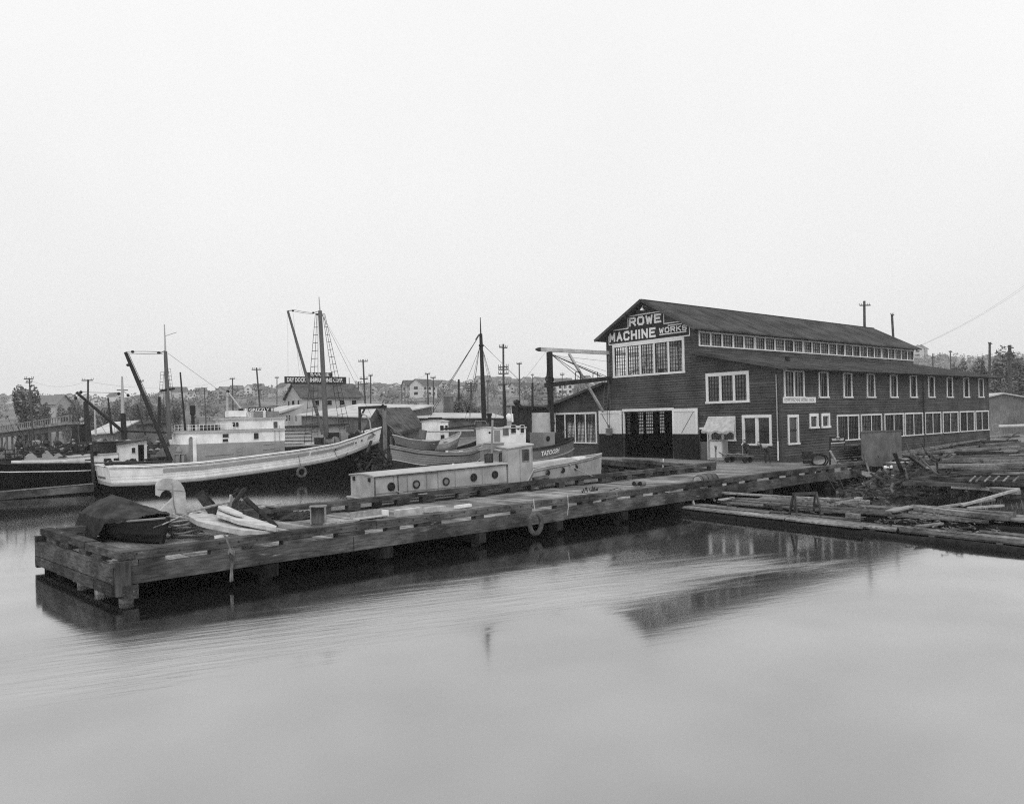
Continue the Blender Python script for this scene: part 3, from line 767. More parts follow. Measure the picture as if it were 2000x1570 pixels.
# ---- hoist crane that runs out over the slip
K = thing('slip_crane', 'timber slip crane with white top beam and dark trolley beam beside the works', 'crane', (-5.85, 13.85, .3))
YC = 13.9
B().beam((-5.85, YC, -.6), (-5.85, YC, 8.2), .30, .30, up=Vector((0, 1, 0))).build('post', 'mast_dark', K)
B().beam((-6.75, YC, 8.36), (.1, YC, 8.36), .26, .26).build('top_beam', 'pale_timber', K)
B().beam((-6.75, YC, 8.36), (-7.0, YC, 8.36), .26, .27, w2=.3, h2=.12).build('beam_nose', 'rail_wood', K)
B().beam((-6.35, YC - .05, 5.92), (.0, YC - .35, 6.50), .22, .30).build('trolley_beam', 'mast_dark', K)
B().beam((-4.2, YC - .2, 8.15), (-.9, YC - .2, 4.05), .15, .15).build('brace', 'pale_timber', K)
B().beam((.0, YC - .1, 8.19), (.0, YC - .1, 4.1), .10, .2).build('wall_rail', 'mast_wood', K)
c_ = B()
for q in ((-3.3, 6.45), (-2.7, 6.5), (-1.2, 6.6), (-.6, 6.62), (-1.0, 6.6)):
    c_.tube([(-5.75, YC - .05, 8.05), (q[0], YC - .3, q[1])], .022, 4)
for q in ((-6.1, 6.2), (-6.25, 6.2), (-5.95, 6.1), (-6.3, 5.9)):
    c_.tube([(-5.95, YC, 8.1), (q[0], YC - .05, q[1])], .022, 4)
for q in (-6.25, -6.05, -6.3): c_.tube([(q, YC - .1, 6.1), (q + .45, YC - .1, 3.2)], .02, 4)
c_.tube([(-5.8, YC, 8.1), (-.5, YC - .2, 7.0)], .012, 4); c_.tube([(-5.8, YC, 8.0), (0, YC - .2, 7.7)], .012, 4)
c_.build('cable', 'iron', K)
p_ = B()
for q in ((-6.3, 6.35), (-6.1, 6.35), (-5.9, 6.3)): p_.tube([(q[0] + .17 * math.cos(a), YC - .22, q[1] + .2 * math.sin(a)) for a in [i * math.pi / 5 for i in range(10)]], .04, 5, close=True)
p_.build('sheave', 'iron', K)
for x in (-3.75, -2.0):
    B().tube([(x, YC - .3, 6.2), (x + .05, YC - .3, 6.85), (x + .5, YC - .3, 6.9), (x + .55, YC - .3, 6.3)], .035, 6).build('trolley_hoop', 'iron', K)
hb = B().box(-.60, -.30, YC - .5, YC - .12, 2.35, 2.85); hb.ball((-.45, YC - .31, 3.0), .12)
hb = tag(hb.build('hoist_block', 'iron_grey'), 'heavy hoist block hanging from cables before the white sliding door', 'hoist block')
h = B(); h.tube([(-.45, YC - .4, 3.05), (-.45, YC - .4, 6.3)], .014, 4); h.tube([(-.45, YC - .2, 3.05), (-.45, YC - .2, 6.3)], .014, 4); h.build('cable', 'iron', hb)
B().tube([(-.45, YC - .31, 2.35), (-.45, YC - .31, 2.2), (-.52, YC - .31, 2.12), (-.45, YC - .31, 2.05), (-.38, YC - .31, 2.12)], .03, 6).build('hook', 'iron', hb)
tag(B().tube([(-6.2, YC, 8.2), (-10, YC + 2, 3.0)], .008, 3).build('guy_wire', 'iron'), 'thin guy wire falling left from the nose of the crane beam', 'wire')

# ================================================================ THE DOCK
DA, DB, DC, DD = Vector((-37.4, -7.35)), Vector((-7.0, -6.50)), Vector((-7.3, -.30)), Vector((-38.0, -1.75))
def dk(s, t):
    a, b = DA.lerp(DB, s), DD.lerp(DC, s); return a.lerp(b, t)
DOCK = thing('timber_dock', 'long weathered timber dock reaching left across the water from the works', 'dock', (-22, -4, 0))
rn = random.Random(3)
NP = 124
for i in range(NP):
    s0, s1 = i / NP, (i + 1) / NP - .0006
    z = .745 + rn.uniform(-.012, .01); e0, e1 = rn.uniform(0, .012), rn.uniform(0, .012)
    p = [dk(s0, e0), dk(s1, e0 + .003), dk(s1, 1 - e1), dk(s0, 1 - e1)]
    b = B(); b.hexa([(q.x, q.y, z - .07) for q in p] + [(q.x, q.y, z + (rn.uniform(-.006, .006))) for q in p])
    b.build('deck_plank', 'deck_wood', DOCK)
def along(p0, p1, segs, off, w_, z0, z1, name, mt, gap=.02, jit=.012, parent=None, inset=0, skip=()):
    """timbers laid end to end from p0 to p1; off shifts them sideways"""
    p0, p1 = Vector(p0), Vector(p1); d = (p1 - p0); L = d.length; d.normalize(); nn = Vector((-d.y, d.x))
    x = 0; i = 0
    while x < L - .05:
        ln_ = min(segs * rn.uniform(.8, 1.2), L - x)
        if L - x - ln_ < .7: ln_ = L - x
        if i not in skip:
            o = off + rn.uniform(-jit, jit); dz = rn.uniform(-jit, jit)
            a, c = p0 + d * x + nn * o, p0 + d * (x + ln_ - gap) + nn * (o + rn.uniform(-jit, jit))
            bb = B(); a3, c3 = Vector((a.x, a.y, (z0 + z1) / 2 + dz)), Vector((c.x, c.y, (z0 + z1) / 2 + dz + rn.uniform(-jit, jit)))
            k = 5; st = []
            wv = [(rn.uniform(-.008, .008), rn.uniform(-.01, .01)) for _ in range(k + 1)]
            base = len(bb.v)
            for q in range(k + 1):
                c_ = a3.lerp(c3, q / k); n3 = Vector((nn.x, nn.y, 0))
                hw, hh = w_ / 2 + wv[q][0], (z1 - z0) / 2 + wv[q][1] * .6
                bb.v += [tuple(c_ - n3 * hw - UP * hh), tuple(c_ + n3 * hw - UP * hh), tuple(c_ + n3 * hw + UP * hh), tuple(c_ - n3 * hw + UP * hh)]
            for q in range(k):
                for j in range(4): bb.f.append((base + q * 4 + j, base + q * 4 + (j + 1) % 4, base + q * 4 + 4 + (j + 1) % 4, base + q * 4 + 4 + j))
            bb.f.append((0, 1, 2, 3)); bb.f.append((k * 4, k * 4 + 3, k * 4 + 2, k * 4 + 1))
            bb.build(name, mt, parent)
        x += ln_; i += 1
def blocks(p0, p1, step, w_, z0, z1, off, parent, name='rail_block', ln_=.34, mt='rail_wood'):
    p0, p1 = Vector(p0), Vector(p1); d = (p1 - p0); L = d.length; d.normalize(); nn = Vector((-d.y, d.x)); x = .35
    while x < L - .5:
        l_ = ln_ * rn.uniform(.7, 2.3)
        a, c = p0 + d * x + nn * off, p0 + d * min(L, x + l_) + nn * off
        B().beam((a.x, a.y, (z0 + z1) / 2), (c.x, c.y, (z0 + z1) / 2), w_ * rn.uniform(.85, 1.0), z1 - z0).build(name, mt, parent)
        x += l_ + step * rn.uniform(.5, 1.2)
along(DA + Vector((.06, 0)), DB, 5.2, .12, .27, .96, 1.15, 'bull_rail', 'rail_wood', parent=DOCK)
blocks(DA, DB, 1.1, .26, .775, .958, .12, DOCK)
along(DA, DB, 6.5, -.07, .14, .49, .87, 'fascia_beam', 'rail_wood', parent=DOCK, gap=.015)
along(DD + Vector((.3, 0)), DC + Vector((0, 0)), 5.5, -.14, .27, .985, 1.15, 'bull_rail', 'rail_wood', parent=DOCK)
blocks(DD + Vector((.4, 0)), DC, 1.0, .26, .775, .983, -.14, DOCK)
along(DD, DC, 6.5, .08, .14, .47, .80, 'fascia_beam', 'rail_wood', parent=DOCK)
# left end: three tiers
along(DD + Vector((0, .12)), DA + Vector((0, -.10)), 3.6, .10, .26, .99, 1.16, 'bull_rail', 'end_wood', parent=DOCK)
blocks(DD, DA, .75, .24, .845, .988, .10, DOCK, mt='end_wood')
along(DD + Vector((0, .05)), DA + Vector((0, -.06)), 3.2, -.08, .17, .50, .842, 'end_beam', 'end_wood', parent=DOCK)
along(DD, DA + Vector((0, -.04)), 4.4, -.10, .16, .27, .49, 'end_beam', 'end_wood', parent=DOCK)
B().box(DA.x - .14, DA.x + .16, DA.y - .17, DA.y + .12, .27, .978).build('corner_post', 'post_wood', DOCK)
B().box(DA.x - .22, DA.x + .30, DA.y - .14, DA.y + .05, .87, .97).build('corner_block', 'end_wood', DOCK)
B().box(DD.x - .16, DD.x + .1, DD.y - .1, DD.y + .16, .19, .98).build('corner_post', 'post_wood', DOCK)
# bents: cap timber and piles
k = 0
s = .004
while s < 1.0:
    a, b_ = dk(s, -.035), dk(s, 1.03)
    B().beam((a.x, a.y, .33), (b_.x, b_.y, .33), .30, .28).build('bent_cap', 'end_wood' if k == 0 else 'pile_wood', DOCK)
    for j in range(4 if k else 5):
        q = dk(s, .02 + .96 * j / (3 if k else 4)); r_ = .16 + rn.uniform(-.015, .02)
        B().tube([(q.x, q.y, -2), (q.x + rn.uniform(-.03, .03), q.y, .18)], r_, 10).build('pile', 'pile_pale' if (k == 0 and j in (0, 1, 2)) else 'pile_wood', DOCK)
    s += .103 if k else .100; k += 1
# joists under the planks, close shadows in the gap
b = B()
for i in range(9):
    t_ = .03 + i * .94 / 8; a, c = dk(.003, t_), dk(.997, t_); b.beam((a.x, a.y, .56), (c.x, c.y, .56), .12, .20)
b.build('joists', 'pile_wood', DOCK, kind='stuff')
bo = B()
for i in range(70):
    q = dk(.01 + i * .0142, 0); bo.lathe((q.x, q.y - .016, 1.07 + rn.uniform(-.03, .03)), [(.022, 0), (.022, .012)], 6, (0, -1, 0))
bo.build('rail_bolts', 'iron', DOCK, kind='stuff')

# ---- apron in front of the works
AP = thing('works_apron', 'wide timber apron deck between the dock and the front of the works', 'deck', (-4, 6, 0))
ap = [(-6.96, -6.45), (-1.2, -6.2), (-.4, -2.6), (.0, -.1), (-.03, 20.3), (-3.7, 20.3), (-3.95, 11.3), (-7.27, -.33)]
def ap_range(x):
    ys = []
    for (x0, y0), (x1, y1) in zip(ap, ap[1:] + ap[:1]):
        if (x0 - x) * (x1 - x) < 0: ys.append(y0 + (y1 - y0) * (x - x0) / (x1 - x0))
    return (min(ys), max(ys)) if len(ys) >= 2 else None
x = -6.95; b = B(); ib = 0
while x < -.05:
    r_ = ap_range(x + .12)
    if r_:
        y = r_[0]
        while y < r_[1] - .3:
            y2 = min(r_[1], y + rn.uniform(3.5, 6)); z = .742 + rn.uniform(-.01, .012)
            B().hexa([(x, y, z - .07), (x + .24, y, z - .07), (x + .24, y2 - .012, z - .07), (x, y2 - .012, z - .07), (x, y, z), (x + .24, y, z), (x + .24, y2 - .012, z), (x, y2 - .012, z)]).build('apron_plank', 'deck_wood_along', AP)
            y = y2
    x += .255
along((-6.96, -6.45), (-1.0, -6.15), 4, .12, .25, .98, 1.13, 'bull_rail', 'rail_wood', parent=AP)
blocks((-6.96, -6.45), (-1.0, -6.15), 1.0, .24, .775, .978, .12, AP)
along((-6.96, -6.45), (-.7, -6.1), 5, -.08, .14, .42, .78, 'fascia_beam', 'rail_wood', parent=AP)
along((-7.27, -.33), (-3.95, 11.3), 4, .08, .2, .50, .82, 'fascia_beam', 'rail_wood', parent=AP)
along((-3.95, 11.3), (-3.7, 20.3), 4, .08, .2, .50, .82, 'fascia_beam', 'rail_wood', parent=AP)
along((-7.1, 1.0), (-5.0, 8.0), 3, .05, .3, .82, 1.0, 'edge_timber', 'rail_wood', parent=AP)
along((-7.2, .6), (-4.2, 10.8), 4, .16, .2, .12, .34, 'wale', 'end_wood', parent=AP)
for i in range(14):
    f_ = i / 13; q = Vector((-7.1, -.3)).lerp(Vector((-3.8, 20)), f_)
    B().tube([(q.x, q.y, -2), (q.x, q.y, .5)], .15, 8).build('pile', 'pile_wood', AP)
for i in range(5):
    q = Vector((-6.6, -6.3)).lerp(Vector((-1.4, -6.1)), i / 4)
    B().tube([(q.x, q.y, -2), (q.x, q.y, .5)], .15, 8).build('pile', 'pile_wood', AP)
B().box(-3.6, -.2, -6.0, 20.2, .30, .60).build('joists', 'pile_wood', AP, kind='stuff')
tag(B().beam((-6.9, 3.4, .1), (-6.2, 3.9, 1.15), .06, .12).build('leaning_plank', 'pale_board'), 'pale plank leaning against the apron edge beside the cruiser bow', 'plank')
B()

# ================================================================ THINGS ON THE DOCK
def outline(px_list, y, th, y_tilt=0):
    return [Yp(px, py, y) for px, py in px_list]
# -- covered rowing skiff
SK = thing('covered_skiff', 'small dark skiff under a heavy tarpaulin at the left end of the dock', 'skiff', tuple(Zp(255, 1062, .75)))
st_, bw_ = Zp(203, 1042, .78), Zp(316, 1061, .78)       # keel line
kd = (bw_ - st_); kd.z = 0; KL = kd.length; kd.normalize(); kn = Vector((-kd.y, kd.x, 0))
def skp(s, lv, side):
    b_ = .74 * (1 - max(0, (s - .45) / .55) ** 2.2) * (.8 + .2 * min(1, s / .3))
    ww = (.5, .84, 1.0)[lv]; z = (.80, 1.02, 1.27 + .17 * s * s)[lv]
    p = st_ + kd * (s * KL + (.28 * s * s * (lv / 2))) + kn * side * b_ * ww; p.z = z; return p
b = B(); n = 12
for side in (-1, 1):
    for lv in (0, 1):
        for i in range(n): b.quad(skp(i / n, lv, side), skp((i + 1) / n, lv, side), skp((i + 1) / n, lv + 1, side), skp(i / n, lv + 1, side))
b.poly([skp(0, 0, -1), skp(0, 1, -1), skp(0, 2, -1), skp(0, 2, 1), skp(0, 1, 1), skp(0, 0, 1)])
for i in range(n): b.quad(skp(i / n, 0, -1), skp((i + 1) / n, 0, -1), skp((i + 1) / n, 0, 1), skp(i / n, 0, 1))
b.build('hull', 'hull_dark', SK)
b = B()
for side in (-1, 1): b.tube([skp(i / n, 2, side) for i in range(n + 1)], .028, 5)
b.build('gunwale', 'skiff_grey', SK)
B().beam(skp(1, 0, 0) + kd * .02, skp(1, 2, 0) + kd * .08 + UP * .04, .07, .10).build('stem', 'hull_dark', SK)
tp = B(); mu_, nv_ = 44, 30
for i in range(mu_ + 1):
    s = -.14 + 1.02 * i / mu_
    for j in range(nv_ + 1):
        t_ = -1 + 2 * j / nv_; sc_ = max(0, min(1, s)); hw = .74 * (1 - max(0, (sc_ - .45) / .55) ** 2.2) * (.8 + .2 * min(1, sc_ / .3)) + .07
        hum = .50 * math.exp(-((s - .18) / .34) ** 2) * (1 - abs(t_) ** 1.3) + .06 * (1 - t_ * t_)
        z = 1.31 + .15 * sc_ * sc_ + hum
        if abs(t_) > .80: z -= (abs(t_) - .80) * (2.3 if s < .48 else max(.35, 2.3 - (s - .48) * 16)) + .02 * math.sin(i * 1.7)
        if s < 0: z -= (-s) * 2.6; hw *= .9
        lat = t_ / .8 if abs(t_) < .8 else math.copysign(1 + (abs(t_) - .8) * .35, t_)
        p = st_ + kd * (s * KL) + kn * lat * hw
        tp.v.append((p.x + .03 * noise.noise(Vector((i * .3, j * .5, 3))), p.y + .03 * noise.noise(Vector((i * .5, j * .3, 9))), z + .030 * noise.noise(Vector((i * .45, j * .6, 1))) + .03 * noise.noise(Vector((i * .15 + j * .5, j * .1, 7)))))
for i in range(mu_):
    for j in range(nv_):
        k = i * (nv_ + 1) + j; tp.f.append((k, k + 1, k + nv_ + 2, k + nv_ + 1))
tag(tp.build('tarpaulin', 'tarp', smooth=True), 'dark creased tarpaulin draped over the skiff on the dock end', 'tarpaulin')
# -- white painted stem timber, curled like a hook
ZX = lambda q: (60 + q[0] / 4, 880 + q[1] / 4)
def plate(name, pts, y, th, mt, dy=0, back=True):
    """an outline measured at distance y, cut from timber th thick"""
    P_ = [Yp(px, py, y) for px, py in pts]
    b = B().prism(P_, (0, th, 0)); return b.build(name, mt)
hook = [(985, 275), (986, 350), (1008, 360), (1022, 328), (1050, 308), (1085, 312), (1112, 335), (1116, 368), (1085, 400), (1045, 432), (1020, 460), (1003, 492), (1000, 530), (1030, 552), (1110, 560), (1215, 560), (1215, 475), (1210, 330), (1196, 285), (1170, 248), (1130, 226), (1080, 214), (1030, 220), (1000, 240)]
hk = plate('stem_timber', [ZX(q) for q in hook], -2.75, .16, 'old_white')
tag(hk, 'white painted hook shaped stem timber standing upright on the dock', 'stem timber')
b = B(); b.tube([Yp(*ZX((1105, 255)), -2.76), Yp(*ZX((1118, 420)), -2.76), Yp(*ZX((1150, 540)), -2.76)], .014, 4); b.tube([Yp(*ZX((990, 300)), -2.76), Yp(*ZX((1205, 316)), -2.76)], .008, 4)
b.build('joint_strip', 'skiff_grey', hk)
# -- white sawn frame pieces lying on a block
pl1 = [(1225, 520), (1232, 478), (1262, 466), (1360, 500), (1450, 512), (1560, 560), (1640, 600), (1900, 608), (1800, 660), (1640, 655), (1530, 630), (1440, 605), (1380, 600), (1300, 570)]
def flat(name, pts, z, th, mt, tilt=0.0):
    P_ = []
    x0 = Zp(*pts[0], z)
    for px, py in pts:
        p = Zp(px, py, z); P_.append(p)
    return B().prism(P_, (0, 0, -th)).build(name, mt)
CR = lambda X, Y: (39 + X / 3.2, 898 + Y / 3.2)
def sloped(name, pts, zl, zr2_, th, mt):
    xs_ = [p[0] for p in pts]; a_, b_ = min(xs_), max(xs_)
    P_ = [Zp(*CR(*p), zl + (zr2_ - zl) * (p[0] - a_) / (b_ - a_)) for p in pts]
    return B().prism(P_, (0, 0, -th)).build(name, mt)
o1 = sloped('sawn_frame', [(1052, 350), (1065, 322), (1105, 312), (1180, 332), (1260, 352), (1340, 372), (1440, 392), (1540, 412), (1612, 436), (1560, 444), (1480, 446), (1400, 440), (1320, 426), (1240, 410), (1170, 398), (1110, 382)], 1.36, 1.20, .12, 'old_white')
tag(o1, 'lowest and largest of the white sawn ship frames lying on the dock', 'ship frame')
o2 = sloped('sawn_frame', [(1228, 336), (1238, 300), (1262, 290), (1340, 318), (1430, 352), (1520, 382), (1604, 412), (1598, 424), (1500, 408), (1420, 392), (1360, 380), (1300, 358)], 1.50, 1.30, .09, 'old_white')
tag(o2, 'white sawn ship frame with a curved edge, laid across the lowest one', 'ship frame')
o3 = sloped('sawn_frame', [(1236, 296), (1250, 280), (1300, 290), (1390, 330), (1392, 345), (1350, 338), (1290, 318)], 1.58, 1.50, .05, 'old_white')
tag(o3, 'small topmost offcut of the white ship frames on the dock', 'ship frame')
tag(flat('timber_block', [(418, 1046), (446, 1040), (446, 1046), (420, 1052)], 1.10, .34, 'pale_board'), 'pale timber block propping up the white ship frames', 'block')
pole_a, pole_b = Yp(365, 1000, -4.4), Yp(448, 980, -3.6)
tag(B().tube([pole_a, pole_b], .035, 7).build('round_pole', 'pale_board'), 'pale round pole resting on the white ship frames', 'pole')
tag(B().beam(Yp(446, 998, -3.6), Yp(452, 968, -3.4), .05, .16).build('short_board', 'pale_board'), 'short pale board standing up behind the white ship frames', 'board')
for (a, c, yy, lb) in (((390, 962), (425, 1000), -3.2, 'upper of two dark planks leaning behind the pole on the dock'), ((392, 968), (418, 1004), -3.35, 'lower of two dark planks leaning behind the pole on the dock')):
    tag(B().beam(Yp(*a, yy), Yp(*c, yy), .05, .22).build('leaning_plank', 'dark_board'), lb, 'plank')
for (a, c, yy, w_, lb) in (((478, 972), (540, 1028), -3.9, .14, 'long dark timber sloping down to the right behind the white frames'), ((475, 958), (452, 990), -3.0, .12, 'short dark timber leaning left in the heap behind the white frames'), ((462, 955), (490, 985), -2.8, .12, 'dark crossed timber at the top of the heap on the dock'), ((448, 972), (480, 955), -2.7, .1, 'thin dark bar laid across the top of the dark heap on the dock')):
    tag(B().beam(Yp(*a, yy), Yp(*c, yy), w_, .1).build('dark_timber', 'dark_board'), lb, 'timber')
# -- heaps of rope, net and chain
def coil(c, r0, loops, h, rr, seed=1, mt='rope'):
    rq = random.Random(seed); b = B()
    for i in range(loops):
        rad = r0 * rq.uniform(.75, 1.05); ox, oy = rq.uniform(-.1, .1), rq.uniform(-.1, .1); z = c.z + rr + h * i / loops
        b.tube([(c.x + ox + rad * math.cos(a) * (1 + .1 * math.sin(3 * a + i)), c.y + oy + rad * .8 * math.sin(a), z + .03 * math.sin(2 * a + i)) for a in [k * math.pi / 8 for k in range(16)]], rr, 5, close=True)
    return b
tag(coil(Zp(360, 1046, .76), .40, 16, .58, .034, 2).build('rope_coil', 'rope'), 'big loose coil of pale rope under the white hook shaped timber', 'rope')
tag(coil(Zp(440, 1028, .76), .5, 7, .25, .03, 5, 'rope_dark').build('rope_coil', 'rope_dark'), 'dark rope coil in the shade under the white ship frames', 'rope')
def heap(c, rx_, ry_, h, seed, mt, n=26, name='net_heap'):
    rq = random.Random(seed); b = B()
    for i in range(n):
        pts = []; a0 = rq.uniform(0, 6.28)
        for k in range(9):
            a = a0 + k * .5; rr = rq.uniform(.3, 1)
            pts.append((c.x + rx_ * rr * math.cos(a), c.y + ry_ * rr * math.sin(a), c.z + .03 + h * (1 - rr) * rq.uniform(.5, 1)))
        b.tube(pts, .022, 4)
    b.ball((c.x, c.y, c.z), rx_ * .7, ry_ * .7, h * .7, jit=.12)
    return b.build(name, mt)
tag(heap(Zp(590, 1012, .76), .75, .5, .28, 4, 'rope_dark'), 'dark tangled net heap beside the standing box on the dock', 'net')
tag(heap(Zp(520, 1004, .76), .6, .5, .35, 9, 'rope_dark'), 'dark rope and chain heap near the far rail of the dock', 'chain')
tag(heap(Zp(478, 1000, .76), .55, .5, .6, 12, 'rope_dark'), 'tangled rigging hung in the dark timber heap', 'rigging')
rq = random.Random(91)
for (px, py, n_, lb) in ((345, 1010, 12, 'tangle of pale rope at the foot of the white hook shaped timber'), (402, 1012, 9, 'rope tangle showing behind the white ship frames')):
    b = B(); c_ = Zp(px, py, 1.0)
    for i in range(n_):
        p = c_ + Vector((rq.uniform(-.25, .25), rq.uniform(-.2, .2), rq.uniform(-.15, .2))); pts = [p]
        for k in range(6): p = p + Vector((rq.uniform(-.13, .13), rq.uniform(-.13, .13), rq.uniform(-.09, .07))); pts.append(p)
        b.tube(pts, .02, 5)
    tag(b.build('rope_tangle', 'rope'), lb, 'rope')
for i, (a, c, z, lb) in enumerate((((318, 1024), (372, 1000), 1.35, 'pale oar lying across the bow of the covered skiff'), ((300, 1030), (352, 1012), 1.30, 'second darker oar lying across the bow of the covered skiff'))):
    tag(B().tube([Zp(*a, z), Zp(*c, z)], .015, 6).build('oar', ('mast_pale', 'mast_wood')[i]), lb, 'oar')
# -- open box standing on end
q = Zp(622, 1023, .76); bx = B(); hx, hy, hz, tt = .19, .12, .62, .03
rotm = Matrix.Rotation(-.55, 4, 'Z')
def rb(x0, x1, y0, y1, z0, z1, b=None):
    b = b or B(); pts = [(x0, y0, z0), (x1, y0, z0), (x1, y1, z0), (x0, y1, z0), (x0, y0, z1), (x1, y0, z1), (x1, y1, z1), (x0, y1, z1)]
    return b.hexa([tuple(rotm @ Vector(p) + q) for p in pts])
bx = thing('open_box', 'narrow wooden box standing on end by the near rail of the dock', 'box', tuple(q))
rb(-.22, .22, .10, .13, 0, .5).build('back', 'shed_wood', bx); rb(-.22, -.19, -.12, .1, 0, .5).build('side', 'pale_board', bx); rb(.19, .22, -.12, .1, 0, .5).build('side', 'pale_board', bx)
rb(-.24, .24, -.13, .14, .5, .54).build('top', 'pale_board', bx)
# -- loose boards along the near rail
def zbeam(a, c, z, w_, h, name, mt, label, cat, group=None):
    o = B().beam(Zp(*a, z), Zp(*c, z), w_, h).build(name, mt); return tag(o, label, cat, group)
zbeam((634, 1024), (655, 1020), .79, .12, .05, 'short_board', 'pale_board', 'short pale board lying just right of the standing box', 'board')
zbeam((666, 1019), (700, 1015), .80, .15, .04, 'flat_board', 'pale_board', 'flat pale board lying behind the rail left of the trough', 'board')
tr = thing('wooden_trough', 'open pale wooden trough lying by the near rail of the dock', 'trough', tuple(Zp(720, 1010, .77)))
a, c = Zp(690, 1014, .80), Zp(752, 1006, .80); d = (c - a).normalized(); nn = Vector((-d.y, d.x, 0))
B().beam(a, c, .34, .03).build('bottom', 'pale_board', tr)
B().beam(a + nn * .17 + UP * .1, c + nn * .17 + UP * .1, .03, .2).build('side', 'pale_board', tr)
B().beam(c + nn * -.17 + UP * .07, c + nn * .17 + UP * .07, .04, .2).build('end_board', 'white_paint', tr)
zbeam((774, 1003), (821, 997), .90, .22, .22, 'white_block', 'old_white', 'thick white timber block on the near edge of the dock', 'timber')
zbeam((828, 996), (869, 992), .86, .13, .16, 'white_timber', 'old_white', 'thinner white timber right of the thick white block', 'timber')
zbeam((889, 990), (919, 986), .84, .12, .09, 'white_offcut', 'white_paint', 'small white offcut at the right end of the white timbers', 'timber')
zbeam((566, 997), (583, 994), .80, .2, .08, 'pale_plank', 'pale_board', 'short pale plank against the far rail near the net heap', 'plank')
zbeam((500, 992), (546, 984), 1.18, .10, .06, 'rail_pole', 'pale_board', 'pale pole lying on the far rail near the dark heap', 'pole')
zbeam((505, 986), (545, 989), 1.20, .16, .05, 'rail_board', 'pale_board', 'wide pale board resting on the far rail near the dark heap', 'board')
# boards lying on the outer ledge under the rail
for i, (a, c, z, w_, mt, lb) in enumerate([((368, 1077), (425, 1070), .83, .08, 'pale_board', 'long pale stick tucked under the rail near the dock corner'), ((530, 1048), (560, 1045), .84, .1, 'rail_wood', 'dark stick tucked under the rail left of the gap'), ((700, 1030), (735, 1027), .84, .14, 'pale_board', 'pale plank end tucked under the rail beside the trough'), ((860, 1008), (885, 1008), .84, .16, 'pale_board', 'pale splintered board under the rail below the white offcut'), ((1146, 980), (1180, 973), .88, .12, 'pale_board', 'splintered white board under the rail left of the raft'), ((1300, 961), (1328, 953), .92, .12, 'pale_board', 'pale splintered plank at the rail near the raft corner')]):
    tag(B().beam(Zp(*a, z), Zp(*c, z), w_, .035).build('ledge_board', mt), lb, 'board')
# -- ropes on the near side
rp = B(); p0, p1 = Yp(440, 1047, -7.48), Yp(451, 1075, -7.52)
rp.tube([Yp(438, 1045, -7.2), p0, p1, Yp(452, 1100, -7.5), Yp(450, 1136, -7.5)], .022, 6); rp.tube([p1, Yp(457, 1088, -7.53), Yp(453, 1110, -7.52), Yp(454, 1134, -7.5)], .022, 6)
for k in range(3): rp.tube([tuple(p1 + Vector((.06 * math.cos(a), -.02 + .05 * math.sin(a), .05 * math.sin(a * 2) - k * .03))) for a in [j * math.pi / 4 for j in range(8)]], .022, 5, close=True)
tag(rp.build('knotted_rope', 'rubber_pale'), 'knotted pale rope hanging from the rail near the dock corner', 'rope')
rp = B(); rp.tube([Yp(1108, 966, -7.2), Yp(1109, 972, -7.28), Yp(1110, 990, -7.3), Yp(1108, 1006, -7.3)], .016, 6)
tag(rp.build('hanging_rope', 'rope'), 'single short rope hanging over the dock edge right of the tyre', 'rope')
# -- tyre fender
def tyre(c, r_, rr, nx_, mt='rubber', squash=1.0, name='tyre'):
    nx_ = Vector(nx_).normalized(); a = nx_.cross(UP).normalized(); b = a.cross(nx_) * -1
    return B().tube([tuple(c + a * r_ * math.cos(t) + UP * r_ * squash * math.sin(t)) for t in [k * 2 * math.pi / 24 for k in range(24)]], rr, 8, close=True)
tc_ = Yp(1046, 1022, -7.42)
ty = tyre(tc_, .235, .075, (0, 1, 0), squash=1.3).build('tyre_fender', 'rubber', smooth=True)
tag(ty, 'pale worn tyre fender hanging over the near side of the dock', 'tyre')
B().tube([tc_ + UP * .25, Yp(1043, 985, -7.3), Yp(1042, 974, -7.2)], .016, 5).build('rope', 'rope', ty)
# -- barrel on its side
c0, c1 = Zp(1362, 939, 1.0), Zp(1394, 935, 1.0)
bd = (c1 - c0).normalized(); b = B(); Lb = (c1 - c0).length * 1.05
b.lathe(tuple(c0), [(.22, 0), (.255, Lb * .3), (.262, Lb * .5), (.255, Lb * .7), (.22, Lb)], 18, bd)
c0.z = .75 + .262
bl = b.build('barrel', 'barrel_wood', smooth=True); tag(bl, 'wooden barrel lying on its side near the right end of the dock', 'barrel')
B().lathe(tuple(Zp(1362, 939, 1.0) - bd * .004), [(.19, 0), (.19, .003)], 16, bd).build('head', 'pale_board', bl)
for f_ in (.08, .35, .65, .93):
    r_ = .22 + .045 * math.sin(math.pi * f_); B().lathe(tuple(Zp(1362, 939, 1.0) + bd * Lb * f_), [(r_ + .006, -.025), (r_ + .006, .025)], 18, bd).build('hoop', 'iron', bl)
for (px, py, lb) in ((1242, 944, 'left one of two small dark buckets lying on the dock'), (1254, 944, 'right one of two small dark buckets lying on the dock')):
    c = Zp(px, py, .87); B_ = B().lathe(tuple(c), [(.105, -.14), (.12, .14)], 12, (.77, .1, 0)); o = B_.build('bucket', 'iron_grey', smooth=True); tag(o, lb, 'bucket')
    B().lathe(tuple(c), [(.10, -.150), (.10, -.142)], 12, (.77, .1, 0)).build('bottom_disc', 'iron', o)
b = B()
for i in range(14):
    p = Zp(1135 + i * 2.6 + rn.uniform(-3, 3), 962 - i * .3, .77); b.tube([p, p + Vector((rn.uniform(-.06, .06), 0, rn.uniform(.05, .22)))], .018, 5)
tag(b.build('iron_scraps', 'iron', kind='stuff'), 'scatter of dark iron spikes near the rail in the middle of the dock', 'scrap')
